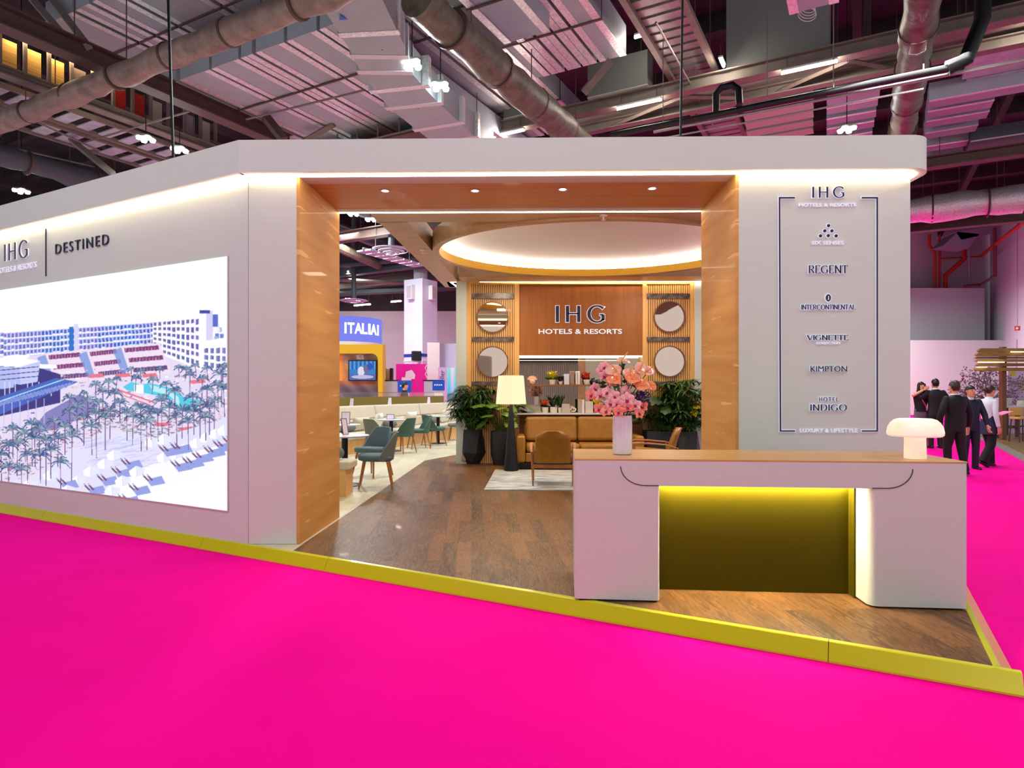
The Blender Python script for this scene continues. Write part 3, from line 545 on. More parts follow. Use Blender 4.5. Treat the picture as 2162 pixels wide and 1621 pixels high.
# ---- table lamp
q = P(1932, 964, 4.32); zt_ = 1.0515
tl = thing('table_lamp', 'white alabaster mushroom table lamp glowing on the right end of the counter', 'table lamp', (q.x, q.y, zt_))
M_alab = mat('glowing_alabaster', S(250, 240, 222), .3, emit=(1, .86, .64), strength=.42, noise=.06, nscale=5, color2=S(225, 210, 180))
MB().lathe([(.066, 0), (.0665, .012), (.064, .15), (.064, .165)], n=28).build('base', M_alab, tl, smooth=True)
MB().lathe([(.045, .163), (.12, .150), (.155, .148), (.166, .158), (.168, .175), (.161, .21), (.146, .238), (.125, .258), (.10, .266), (.07, .262), (.04, .258), (.0001, .258)], n=36).build('shade', M_alab, tl, smooth=True)
l = bpy.data.lights.new('lamp_glow', 'POINT'); l.energy = 4; l.color = (1, .78, .45); l.shadow_soft_size = .1; lo = bpy.data.objects.new('lamp_glow', l); col.objects.link(lo); lo.parent = tl; lo.location = (0, 0, .32)
# ---- vase and flowers
q = P(1314, 954, 4.60); VX = Vector((q.x, q.y, zt_))
vz = thing('flower_vase', 'tall white ceramic vase with upright brush marks on the left end of the counter', 'vase', tuple(VX))
M_vase = mat('white_ceramic', S(232, 226, 240), .25, noise=.05, nscale=7, stretch=(9, 9, .6), coat=.4)
MB().lathe([(.0001, .004), (.05, 0), (.064, .004), (.069, .02), (.0695, .2), (.067, .275), (.063, .277), (.061, .27), (.06, .03), (.0001, .025)], n=36).build('body', M_vase, vz, smooth=True)
def vp(px, py, dy=0.): # point near the bouquet plane
    return P(px, py, VX.y+dy)
M_anth = mat('salmon_spathe', S(250, 184, 162), .22, noise=.10, nscale=14, coat=.6); M_anth2 = mat('orange_spathe', S(248, 148, 104), .22, noise=.12, nscale=14, coat=.6); M_spad = mat('yellow_spadix', S(246, 178, 74), .5)
M_stem = mat('green_stem', S(70, 92, 34), .5); M_orc = mat('pink_orchid_petal', S(250, 208, 198), .5, noise=.2, nscale=60, color2=S(240, 156, 156)); M_orc2 = mat('coral_orchid_petal', S(250, 178, 146), .5, noise=.2, nscale=60, color2=S(240, 116, 96)); M_lip = mat('magenta_orchid_lip', S(150, 16, 84), .4)
M_leaf = mat('dark_leaf', S(34, 62, 20), .42, noise=.35, nscale=9); M_leaf2 = mat('fresh_leaf', S(84, 118, 30), .42, noise=.3, nscale=8); M_leaf3 = mat('palm_leaf', S(44, 78, 22), .45, noise=.35, nscale=7)
def spathe_mesh(s):
    mb = MB(); n, m = 20, 5; vs = []
    for j in range(m+1):
        rr = j/m
        for i in range(n):
            a = 2*math.pi*i/n; d = 1-.30*math.cos(a)**2*(1 if math.cos(a) < 0 else .0); r0 = s*(.62+.38*max(0, math.cos(a))**2.2)
            if math.cos(a) < -.75: r0 *= .72+.28*(1-((-math.cos(a)-.75)/.25))
            x = math.cos(a)*r0*rr; y = math.sin(a)*r0*rr*1.02; vs.append((x, y, .22*s*(abs(math.sin(a))*rr)**2+.10*s*math.sin(rr*3)*(1 if i % 2 else .6)-.25*s*(max(0, math.cos(a))*rr)**3))
    fs = [(j*n+i, j*n+(i+1) % n, (j+1)*n+(i+1) % n, (j+1)*n+i) for j in range(m) for i in range(n)]
    return mb.add(vs, fs)
anths = [(1313, 763, -.02, .058, 0, 15, 0, 'topmost salmon anthurium, tilted flat above the bouquet'), (1300, 784, -.05, .062, 160, 38, 0, 'large salmon anthurium at upper left of the bouquet with the spike pointing up left'), (1325, 789, -.06, .05, 20, 30, 0, 'salmon anthurium lying behind the round pale bloom in the bouquet'),
         (1350, 780, -.06, .05, 60, 60, 0, 'pale pink anthurium facing forward at upper right of the bouquet'), (1367, 784, -.04, .046, 20, 48, 0, 'small orange pink anthurium at the right edge of the bouquet'), (1330, 795, -.09, .052, 90, 62, 0, 'wide open pale salmon anthurium at the centre of the bouquet'),
         (1302, 801, -.09, .058, 170, 40, 1, 'orange anthurium at the left, under the large salmon one'), (1333, 800, -.12, .062, 30, 36, 1, 'bright orange anthurium at the centre with a yellow spike to the right'), (1352, 814, -.12, .064, 20, 34, 1, 'deep orange anthurium lowest at the right of the bouquet'), (1372, 814, -.05, .04, -20, 50, 1, 'small orange anthurium seen from the side at far right of the bouquet')]
def stem_to(p, parent, r=.004):
    a = VX+Vector((random.uniform(-.03, .03), random.uniform(-.03, .03), .2)); m = a.lerp(p, .55)+Vector((0, 0, .04)); MB().tube([a, m, p], r, 6).build('stem', M_stem, parent, world=True)
for px, py, dy, s, roll, pit, mi, lb in anths:
    p = vp(px, py, dy); t = thing('anthurium', lb, 'flower', tuple(p), group='anthuriums in the vase')
    R = Matrix.Rotation(math.radians(pit+(18 if pit > 20 else 4)), 4, 'X') @ Matrix.Rotation(math.radians(roll), 4, 'Z')
    s *= 1.28; sp = spathe_mesh(s); sp.v = [tuple(R @ Vector(v)) for v in sp.v]; o = sp.build('spathe', (M_anth, M_anth2)[mi], t, smooth=True); so = o.modifiers.new('thick', 'SOLIDIFY'); so.thickness = .0015
    MB().tube([R @ Vector((-.2*s, 0, .02*s)), R @ Vector((.12*s, 0, .35*s)), R @ Vector((.42*s, .05*s, .75*s)), R @ Vector((.55*s, .05*s, 1.0*s))], [.0055, .0055, .0045, .0015], 8).build('spadix', M_spad, t, smooth=True)
    stem_to(p-Vector((0, 0, .004)), t)
def orchid_parts(s):
    pet = MB()
    for k, (a, w, l) in enumerate([(90, .80, 1.0), (18, 1.08, 1.0), (162, 1.08, 1.0), (-52, .76, .95), (232, .76, .95)]):
        a = math.radians(a); d = Vector((math.cos(a), 0, math.sin(a))); n = Vector((-d.z, 0, d.x)); vs = []
        for j in range(6):
            u = j/5; wd = w*s*.5*math.sin(math.pi*(.12+.80*u))
            for i in (-1, -.5, 0, .5, 1): vs.append(d*(u*l*s)+n*(wd*i)+Vector((0, -.12*s*math.sin(u*2.4)-.10*s*(1-abs(i)), 0)))
        pet.add(vs, [(j*5+i, j*5+i+1, j*5+i+6, j*5+i+5) for j in range(5) for i in range(4)])
    lip = MB(); lip.ball((0, -.18*s, -.12*s), (.20*s, .20*s, .24*s), 10); lip.ball((0, -.3*s, -.30*s), (.26*s, .12*s, .12*s), 10); col_ = MB(); col_.ball((0, -.30*s, .02*s), (.09*s, .1*s, .09*s), 8)
    return pet, lip, col_
orcs = [(1255, 819, 0, .0), (1248, 833, 1, .0), (1266, 834, 0, -.02), (1282, 828, 0, -.06), (1293, 805, 0, 0), (1275, 793, 0, .02), (1268, 783, 0, .03), (1297, 836, 0, -.10), (1287, 851, 0, -.10), (1303, 851, 0, -.12), (1321, 826, 0, -.08), (1324, 843, 0, -.12), (1280, 868, 1, -.10), (1306, 868, 1, -.13), (1265, 862, 1, -.05), (1325, 858, 1, -.12), (1342, 855, 0, -.10), (1356, 858, 1, -.06), (1349, 872, 1, -.08), (1277, 774, 0, .02)]
pl = ['at the far left tip', 'lowest on the far left spray', 'right beside the far left spray', 'pale, at upper left of the cluster', 'under the left orange anthurium', 'on the left upper spray', 'highest but one on the left upper spray', 'at the heart of the cluster', 'left of the dark gap in the cluster', 'just right of the dark gap in the cluster', 'pale, under the centre anthurium', 'largest, right of centre', 'hanging over the vase rim at left', 'coral, hanging over the middle of the vase rim', 'left of the vase rim, turned away', 'by the dark violet florets at the rim', 'at the right of the cluster', 'yellow edged, at the right edge', 'lowest at the right, beside the vase', 'highest on the left upper spray']
for i, (px, py, mi, dy) in enumerate(orcs):
    p = vp(px, py, dy); t = thing('orchid', 'pink and magenta orchid bloom '+pl[i], 'flower', tuple(p), random.uniform(-.5, .5), group='orchids in the vase')
    a, b, c = orchid_parts(.045 if i != 11 else .055); R = Matrix.Rotation(random.uniform(-.3, .3), 4, 'Y') @ Matrix.Rotation(random.uniform(-.4, .2), 4, 'X')
    for m in (a, b, c): m.v = [tuple(R @ Vector(v)) for v in m.v]
    a.build('petals', (M_orc, M_orc2)[mi], t, smooth=True); b.build('lip', M_lip, t, smooth=True); c.build('column', mat('white_column', S(250, 225, 235), .4), t, smooth=True); stem_to(p+Vector((0, .006, 0)), t, .0025)
fo = MB()
for i in range(26):
    a = random.uniform(0, 2*math.pi); p = vp(1318+random.uniform(-38, 45), 812+random.uniform(-40, 40), random.uniform(-.02, .08)); d = Vector((math.cos(a), random.uniform(-.3, .5), math.sin(a)*.7)).normalized()*random.uniform(.04, .07); n = d.cross(Vector((0, 1, .2))).normalized()*.016
    fo.add([p, p+d*.5+n, p+d, p+d*.5-n], [(0, 1, 2, 3)])
tag(fo.build('bouquet_foliage', M_leaf, None, world=True), 'dark green leaves between the blooms of the counter bouquet', 'foliage', kind='stuff')
for lb, (px, py), n, rr in (('violet floret cluster at the right of the bouquet below the deep orange bloom', (1357, 838), 110, (.045, .04)), ('violet floret cluster spilling over the right of the vase rim', (1328, 862), 60, (.03, .02))):
    mb = MB(); p0 = vp(px, py, -.06)
    for i in range(n): mb.ball(p0+Vector((random.uniform(-1, 1)*rr[0], random.uniform(-.02, .02), random.uniform(-1, 1)*rr[1])), random.uniform(.004, .008), 6)
    tag(mb.build('violet_florets', mat('violet_floret', S(52, 30, 110), .5), None, world=True), lb, 'flower', kind='stuff')
# ================================================================ canopy over the lounge
ZC = 3.62
cf = thing('canopy_frame', 'veneered timber canopy frame joining the portal to the logo wall', 'canopy', (1, 9.8, ZC))
def slab(a, b, wv, h=.32, z=ZC): return MB().bx(Vector((a[0], a[1], z)), Vector((b[0], b[1], z)), Vector((wv[0], wv[1], 0)), Z*h)
slab((-1.70, 7.30), (4.1, 7.19), (.012, .79)).build('front_beam', M_ring, cf, world=True)
slab((-1.668, 8.07), (-1.36, 13.12), (.36, 0)).build('side_beam', M_ring, cf, world=True)
slab((-.99, 11.95), (3.9, 11.86), (.005, .52)).build('rear_beam', M_ring, cf, world=True)
slab((3.72, 7.99), (3.75, 11.85), (.36, 0)).build('side_beam', M_ring, cf, world=True)
lampstrip('light_strip', [Vector((-1.17, 12.50, 0)), Vector((3.72, 12.41, 0))], cf, M_led, z=ZC-.003, w=.035, h=.012)
lampstrip('light_strip', [Vector((-1.17, 12.50, 0)), Vector((-1.10, 13.05, 0))], cf, M_led, z=ZC-.003, w=.035, h=.012)
MB().bx(Vector((-1.27, 12.48, ZC)), Vector((3.8, 12.38, ZC)), Vector((0, .68, 0)), Z*.16).build('cornice', M_lam, cf, world=True)
# sprinkler heads
for lb, (px, py), z in (('sprinkler head hanging from the front beam of the canopy', (1274, 455), ZC), ('sprinkler head on the left side beam of the canopy', (893, 527), ZC)):
    p = G(px, py, z); t = thing('sprinkler', lb, 'sprinkler', (p.x, p.y, z-.001)); M_br = mat('white_metal', S(226, 224, 226), .35)
    MB().lathe([(.05, 0), (.05, -.008), (.02, -.014), (.012, -.014), (.012, -.05)], n=16).build('rosette', M_br, t, smooth=True); MB().lathe([(.028, -.052), (.028, -.056), (.006, -.058)], n=12).build('deflector', M_br, t)
# oval ceiling feature
RC_ = Vector((1.23, 9.80, 0)); RA, RB = 2.33, 1.88
ring = thing('ceiling_ring', 'oval timber ring with a white glowing disc hanging from the canopy', 'ceiling feature', (RC_.x, RC_.y, ZC-.03))
def oval(da, z, n=72): return [Vector(((RA+da)*math.cos(2*math.pi*i/n), (RB+da)*math.sin(2*math.pi*i/n), z)) for i in range(n)]
def hoop(a): # list of (offset, z) closed profile
    mb = MB(); n = 72; vs = [v for da, z in a for v in oval(da, z)]; m = len(a)
    return mb.add(vs, [(i*n+k, i*n+(k+1) % n, ((i+1) % m)*n+(k+1) % n, ((i+1) % m)*n+k) for i in range(m) for k in range(n)])
hoop([(.012, 0), (.10, 0), (.10, .26), (.09, .26), (.09, .125), (.012, .125)]).build('rim', M_ring, ring, smooth=True)
hoop([(0, .0), (.0115, .0), (.0115, .125), (0, .125)]).build('inner_lip', mat('gilt_lip', S(214, 170, 50), .35, metal=.2), ring, smooth=True)
mb = MB(); mb.add([Vector((0, 0, .25))]+oval(.088, .235), [(0, i+1, (i+1) % 72+1) for i in range(72)]); mb.build('disc', mat('white_disc', S(226, 222, 220), .6), ring)
hoop([(.045, .127), (.075, .127), (.075, .14), (.045, .14)]).build('light_strip', glow('cove_led', (1, .93, .84), 55), ring)
# ================================================================ feature wall
YW = 12.46
def W(px, py, dy=0.):
    Y = YW+dy; return Vector(((px-CX)/F*Y, Y-.0186*0, EYE+(HY-py)/F*Y))
fw = thing('feature_wall', 'honey oak logo wall with slatted side bays and white ends, behind the sofa', 'wall', (1.2, 12.7, PZ))
def wb(px0, px1, py0, py1, y0, y1): # block between pixels measured on the wall plane
    a = W(px0, py1); b = W(px1, py0); return MB().box(((a.x+b.x)/2, YW+(y0+y1)/2, (max(a.z, PZ+.001)+b.z)/2), (b.x-a.x, y1-y0, b.z-max(a.z, PZ+.001)))
wb(963, 985, 592, 985, 0, .5).build('end_post', M_lam, fw, world=True); wb(1467, 1483, 592, 985, 0, .5).build('end_post', M_lam, fw, world=True)
wb(985, 995, 593, 985, .03, .3).build('stile', M_slatw, fw, world=True); wb(1086, 1096.5, 593, 985, .03, .3).build('stile', M_slatw, fw, world=True); wb(1357.5, 1366, 593, 985, .03, .3).build('stile', M_slatw, fw, world=True); wb(1458, 1467, 593, 985, .03, .3).build('stile', M_slatw, fw, world=True)
wb(995, 1086, 593, 599, .03, .3).build('rail', M_slatw, fw, world=True); wb(1096.5, 1357.5, 593, 599, .03, .3).build('rail', M_slatw, fw, world=True); wb(1366, 1458, 593, 599, .03, .3).build('rail', M_slatw, fw, world=True)
for x0, x1 in ((995, 1086), (1366, 1458)):
    mb = MB(); a = W(x0, 985); b = W(x1, 599); n = 20; st = (b.x-a.x)/n
    MB().box(((a.x+b.x)/2, YW+.14, (PZ+b.z)/2), (b.x-a.x, .05, b.z-PZ-.004)).build('backing_panel', wood('dark_backing', S(112, 66, 24), S(130, 80, 34)), fw, world=True)
    for i in range(n): mb.box((a.x+st*(i+.5), YW+.085, (PZ+b.z)/2), (st*.70, .05, b.z-PZ-.004))
    mb.build('slat_panel', M_slatw, fw, world=True)
wb(1096.5, 1357.5, 599, 750, .07, .2).build('sign_panel', M_sign, fw, world=True)
wb(1096.5, 1357.5, 750.2, 753, .065, .12).build('light_strip', glow('niche_led', (1, .9, .78), 5), fw, world=True)
wb(1096.5, 1357.5, 876, 985, .02, .3).build('lower_panel', M_sign, fw, world=True)
wb(1096.5, 1357.5, 753, 875, .30, .32).build('niche_mirror', M_mirror, fw, world=True)
M_marb = mat('dark_marble', S(48, 38, 34), .25, nscale=14, noise=.5, color2=S(120, 104, 96))
for nm, py0, py1 in (('upper', 619, 630), ('middle', 711, 720), ('lower', 805, 813)):
    for sd, x0, x1 in (('left', 996, 1085), ('right', 1367, 1457)):
        tag(wb(x0, x1, py0, py1, .02, .0595).build('marble_strip', M_marb, None, world=True), '%s dark marble strip on the %s slatted bay' % (nm, sd), 'trim')
for lb, px, py in (('upper round mirror on the left slatted bay', 1040, 669.5), ('lower round mirror on the left slatted bay', 1040, 764), ('upper round mirror on the right slatted bay', 1413, 668.5), ('lower round mirror on the right slatted bay', 1413.5, 763)):
    p = W(px, py, .04); t = thing('round_mirror', lb, 'mirror', tuple(p), group=None); R = Matrix.Rotation(math.pi/2, 3, 'X')
    MB().lathe([(.285, 0), (.306, 0), (.306, .035), (.285, .035)], n=48, M=R, cap='loop').build('rim', wood('dark_rim', S(110, 64, 24), S(130, 80, 34)), t, smooth=True)
    MB().lathe([(.0001, .012), (.286, .012)], n=48, M=R, cap=False).build('glass', mat('bronze_mirror', S(176, 158, 138), .02, metal=1.), t)
# logo on the sign panel
YS = YW+.0695
def wsf(px, py): p = P(px, py, YS); return frame(p, (1, 0, 0), Z)
t = thing('wall_lettering', 'large dark monogram with a pale dot on the walnut panel of the logo wall', 'lettering', tuple(P(1226, 681, YS)))
def big(s, a, b, py0, py1, m1, m2, T, tt, gr=.014):
    p = P(a, py1, YS); q = P(b, py0, YS); M = frame(p, (1, 0, 0), Z)
    stroke_mesh(MB(), s, M, q.x-p.x, q.z-p.z, T=T, t=tt, gap=.36, depth=.03, grow=gr).build('white_edge', m2, t, world=True)
    stroke_mesh(MB(), s, M, q.x-p.x, q.z-p.z, T=T, t=tt, gap=.36, depth=.006, z=.0305).build('letters', m1, t, world=True)
big('IHG', 1174, 1277, 646, 680, M_navy, M_lwh, .20, .085, .012)
MB().ball(P(1276.5, 648, YS-.02), .018, 12).build('dot', M_lwh, t, smooth=True, world=True)
t = thing('wall_lettering', 'pale capitals HOTELS & RESORTS on the walnut panel under the monogram', 'lettering', tuple(P(1226, 705, YS)))
p = P(1137, 705, YS); q = P(1313, 694.5, YS); put_text('letters', 'HOTELS & RESORTS', M_lwh, frame(p, (1, 0, 0), Z), q.x-p.x, q.z-p.z, t, .02, .02)
# niche shelf and ledge
tag(MB().box((1.235, YW+.02, 1.0705), (2.37, .50, .024)).build('ledge', M_white, None, world=True), 'pale ledge under the mirrored niche behind the sofa', 'shelf')
tag(MB().box((1.235, YW+.17, 1.618), (2.33, .22, .03)).build('niche_shelf', wood('shelf_oak', S(128, 84, 48), S(150, 100, 60)), None, world=True), 'thin dark wood shelf across the middle of the mirrored niche', 'shelf')
ZL, ZS = 1.0835, 1.634
# pots, books and ornaments in the niche
def at_shelf(px, upper): Y = YW+(.16 if upper else -.02); return Vector(((px-CX)/F*Y, Y, ZS if upper else ZL))
def cone_pot(t, h, r0, r1, m): MB().lathe([(.0001, .001), (r0, .001), (r1, h), (r1*.9, h), (r1*.86, h*.85), (.0001, h*.85)], n=20).build('pot', m, t, smooth=True)
def tuft(n, rad, h, wd, up=.6, seed=1):
    r = random.Random(seed); mb = MB()
    for i in range(n):
        a = r.uniform(0, 6.283); l = rad*r.uniform(.6, 1.1); e = Vector((math.cos(a)*l, math.sin(a)*l, h*r.uniform(.35, 1.0))); m = e*.55+Vector((0, 0, h*up*.35)); s = Vector((-math.sin(a), math.cos(a), 0))*wd/2
        mb.add([(0, 0, 0), m+s, e, m-s], [(0, 1, 2, 3)])
    return mb
M_wpot = mat('white_pot', S(226, 218, 210), .4); M_yel = mat('yellow_bloom', S(222, 204, 30), .5, noise=.2); M_red = mat('red_bract', S(206, 60, 34), .4, noise=.2); M_org = mat('orange_bract', S(224, 90, 40), .4, noise=.2); M_plum = mat('plum_leaf', S(96, 50, 44), .5, noise=.3)
def potted(lb, px, up, h, r0, r1, tufts, name='potted_plant'):
    p = at_shelf(px, up); t = thing(name, lb, 'plant', (p.x, p.y, p.z+.0005)); cone_pot(t, h, r0, r1, M_wpot)
    for nm, n, rad, hh, wd, m, z, sd in tufts: mb = tuft(n, rad, hh, wd, seed=sd); mb.v = [(x, y, zz+z) for x, y, zz in mb.v]; mb.build(nm, m, t)
potted('yellow leaved plant in a white pot on the upper niche shelf', 1166, 1, .095, .05, .07, [('foliage', 60, .13, .20, .04, M_yel, .08, 1), ('lower_leaves', 30, .15, .08, .05, M_leaf2, .08, 2)])
potted('small plum leaved plant beside the yellow one on the upper niche shelf', 1184, 1, .06, .035, .05, [('foliage', 60, .09, .13, .03, M_plum, .05, 3)])
potted('red flowering plant in a white pot on the upper niche shelf', 1238, 1, .095, .04, .058, [('blooms', 36, .09, .17, .06, M_red, .09, 4), ('foliage', 20, .09, .06, .04, M_plum, .085, 5)])
potted('orange bromeliad in a white pot on the ledge nearest the floor lamp', 1151, 0, .11, .05, .065, [('bracts', 60, .10, .16, .04, M_org, .1, 6), ('foliage', 24, .1, .06, .04, M_leaf, .1, 7)])
potted('broad green plant in a square white pot on the ledge right of the bromeliad', 1169, 0, .115, .065, .072, [('foliage', 26, .17, .26, .045, M_leaf, .1, 8)])
potted('spiky green plant in a narrow white pot on the ledge', 1183, 0, .105, .035, .048, [('foliage', 24, .20, .30, .03, M_leaf, .1, 9)])
potted('yellow green plant on the ledge, half hidden by the counter bouquet', 1262, 0, .09, .04, .055, [('foliage', 40, .12, .22, .05, M_yel, .08, 10), ('lower_leaves', 24, .13, .10, .05, M_leaf2, .08, 11)])
def book(lb, px, up, wd, h, c, d=.15, tilt=0):
    p = at_shelf(px, up); t = thing('book', lb, 'book', (p.x, p.y, p.z+.0005), group=None); M_c = mat('cover_%d_%d_%d' % c, S(*c), .55)
    o = MB().box((0, 0, h/2), (wd, d, h)).build('cover', M_c, t, bevel=.003); MB().box((0, 0, h+.0005), (wd-.012, d-.012, .003)).build('pages', M_white, o)
book('wide pale blue file standing on the upper niche shelf', 1196, 1, .10, .20, (214, 214, 236)); book('taupe book on the upper shelf, left of the white books', 1207.5, 1, .085, .255, (150, 124, 112)); book('slim white book on the upper shelf next to the taupe one', 1216.5, 1, .04, .255, (216, 208, 204)); book('white book on the upper shelf, last of the row', 1221.5, 1, .035, .255, (236, 232, 230))
book('grey beige box file standing on the ledge', 1194, 0, .15, .17, (186, 176, 158)); book('taupe book on the ledge, left of the white one', 1224, 0, .07, .255, (176, 160, 146)); book('white book on the ledge with dark spine lettering', 1230.5, 0, .045, .255, (232, 226, 220)); book('wide pale box file on the ledge behind the bouquet', 1243, 0, .15, .22, (206, 200, 196))
p = at_shelf(1208, 0); mb = MB(); kn = [Vector(((.05+.022*math.cos(3*a))*math.cos(2*a), .035*math.sin(3*a), .055+(.05+.022*math.cos(3*a))*math.sin(2*a)*.75)) for a in [2*math.pi*i/60 for i in range(61)]]
mb.tube(kn, .013, 8, cap=False); mb.v = [tuple(Vector(v)+p) for v in mb.v]; o = mb.build('knot_ornament', M_wpot, None, smooth=True, world=True); o.location.z = ZL+.0005; tag(o, 'white knotted ceramic ornament on the ledge', 'ornament')
p = at_shelf(1124, 1); mb = MB()
for i in range(11): a = math.radians(20+140*i/10); mb.ball(p+Vector((math.cos(a)*.06, 0, .07+math.sin(a)*.055)), (.012, .012, .05), 8, Matrix.Rotation(math.pi/2-a, 3, 'Y'))
mb.ball(p+Vector((0, 0, .055)), (.055, .025, .055), 12); o = mb.build('shell_ornament', mat('coral_shell', S(232, 180, 150), .5), None, smooth=True, world=True); o.location.z = ZS+.0005; tag(o, 'fluted coral coloured shell ornament at the left end of the upper niche shelf', 'ornament')
for lb, px, s in (('round dark vase on the upper niche shelf right of the red flowers', 1254, .05), ('dark bottle vase on the upper niche shelf closest to the bouquet', 1264, .04)):
    p = at_shelf(px, 1); o = MB().lathe([(.0001, 0), (s*.7, 0), (s, s), (s*.8, s*1.7), (s*.35, s*2.1), (s*.4, s*2.5)], tuple(p+Vector((0, 0, .0005))), 20).build('vase', M_pot, None, smooth=True, world=True); tag(o, lb, 'vase')
for i in range(4):
    l = area('niche_wash', (1.2, YW+.10, 2.12), 2.2, .08, 5, (1, .88, .72)) if i == 0 else None
# ================================================================ lounge furniture
rot = -math.radians(1)
sf = thing('sofa', 'tan leather two seat sofa against the logo wall', 'sofa', (1.23, 11.93, PZ), 0)
SW = 2.28
MB().box((0, 0, .06), (SW-.1, .72, .11)).build('plinth', M_black, sf)
MB().box((0, .0, .21), (SW-.30, .78, .17)).build('base', M_leather, sf, bevel=.03)
for sx in (-1, 1):
    MB().box((sx*(SW/2-.075), 0, .36), (.15, .84, .48)).build('arm', M_leather, sf, bevel=.04, smooth=True)
    MB().box((sx*(SW/4-.08), -.06, .375), (SW/2-.165, .62, .15)).build('seat_cushion', M_leather, sf, bevel=.05, smooth=True)
    c = MB().box((sx*(SW/4-.08), .24, .69), (SW/2-.165, .17, .46), M=Matrix.Rotation(-.16, 3, 'X')).build('back_cushion', M_leather, sf, bevel=.06, smooth=True)
MB().box((0, .355, .5), (SW-.28, .08, .56)).build('back_frame', M_leather, sf, bevel=.02)
for px, rz, lb in ((1167, math.radians(184), 'tan leather armchair with teak frame seen from behind, left of the counter'), ):
    p = G(px, 1030, PZ)
def armchair(lb, loc, rz):
    t = thing('armchair', lb, 'armchair', loc, rz)     # faces +y
    R = lambda a: Matrix.Rotation(a, 3, 'X')
    MB().box((0, .02, .40), (.56, .56, .12), M=R(.08)).build('seat', M_leather, t, bevel=.04, smooth=True)
    bp = MB(); secs = []
    for i in range(9):
        u = i/8; z = .34+.47*u; y = -.24-.15*u+.02*math.sin(u*3); wd = (.27-.02*u)*(1 if u < .82 else math.sqrt(max(.05, 1-((u-.82)/.2)**2))*.98+.0); th = .05-.015*u
        secs.append([Vector((math.copysign(abs(math.cos(a))**.45, math.cos(a))*wd, y+math.copysign(abs(math.sin(a))**.7, math.sin(a))*th-.05*(1-abs(math.cos(a))), z)) for a in [2*math.pi*k/20 for k in range(20)]])
    bp.sweep(secs).build('backrest', M_leather, t, smooth=60)
    for sx in (-1, 1):
        x = sx*.315
        MB().tube([(x*.97, .27, 0.0), (x, .26, .3), (x, .28, .55)], [.014, .02, .02], 8).build('leg', M_teak, t, smooth=True)
        MB().tube([(x*.92, -.33, 0.0), (x*.95, -.27, .3), (x, -.22, .54)], [.013, .02, .018], 8).build('leg', M_teak, t, smooth=True)
        MB().tube([(x*.98, -.40, .50), (x*1.02, -.22, .555), (x*1.05, .05, .575), (x*1.05, .28, .575), (x*1.0, .36, .56)], [.016, .022, .03, .034, .012], 8, sy=.55).build('armrest', M_teak, t, smooth=True)
        MB().tube([(x*.95, -.29, .30), (x, .27, .33)], .018, 8).build('side_rail', M_teak, t, smooth=True)
    MB().box((0, -.285, .285), (.60, .03, .055)).build('rear_rail', M_teak, t); MB().box((0, .265, .32), (.62, .03, .055)).build('front_rail', M_teak, t); return t
p = G(1170, 1022, PZ+.013); armchair('tan leather armchair with teak frame seen from behind, left of the counter', (p.x-.01, p.y+.12, PZ+.0135), math.radians(-4))
armchair('tan leather armchair seen from the side behind the counter, facing left', (2.25, 10.35, PZ+.0135), math.radians(78))
# rug
M_rug = mat('marbled_rug', S(206, 204, 196), .9, nscale=3.2, noise=.3, color2=S(132, 140, 148), stretch=(1, 2.2, 1))
tag(MB().prism([(-.395, 9.11), (2.75, 9.02), (2.80, 11.25), (-.30, 11.44)], PZ+.0005, PZ+.013).build('rug', M_rug, None, world=True), 'pale grey marbled rug under the leather armchairs', 'rug')
# floor lamp
p = G(1079, 993, PZ+.0135); fl = thing('floor_lamp', 'tall floor lamp with black conical base and cream shade beside the planters', 'floor lamp', (p.x, p.y, PZ+.0138))
MB().lathe([(.0001, 0), (.128, 0), (.13, .02), (.085, .5), (.05, .9), (.03, 1.15), (.02, 1.25), (.0001, 1.25)], n=28).build('base', M_black, fl, smooth=True)
M_shade = mat('cream_shade', S(240, 222, 188), .8, emit=(1, .80, .52), strength=.55)
MB().lathe([(.265, 1.165), (.222, 1.66), (.218, 1.66), (.26, 1.165)], n=40, cap=False).build('lamp_shade', M_shade, fl, smooth=True)
MB().tube([(0, 0, 1.25), (0, 0, 1.4)], .012, 8).build('stem', M_black, fl); MB().ball((0, 0, 1.43), .045, 12).build('bulb', glow('bulb', (1, .82, .55), 8), fl, smooth=True)
l = bpy.data.lights.new('floor_lamp_glow', 'POINT'); l.energy = 16; l.color = (1, .78, .5); l.shadow_soft_size = .08; lo = bpy.data.objects.new('floor_lamp_glow', l); col.objects.link(lo); lo.parent = fl; lo.location = (0, 0, 1.56)
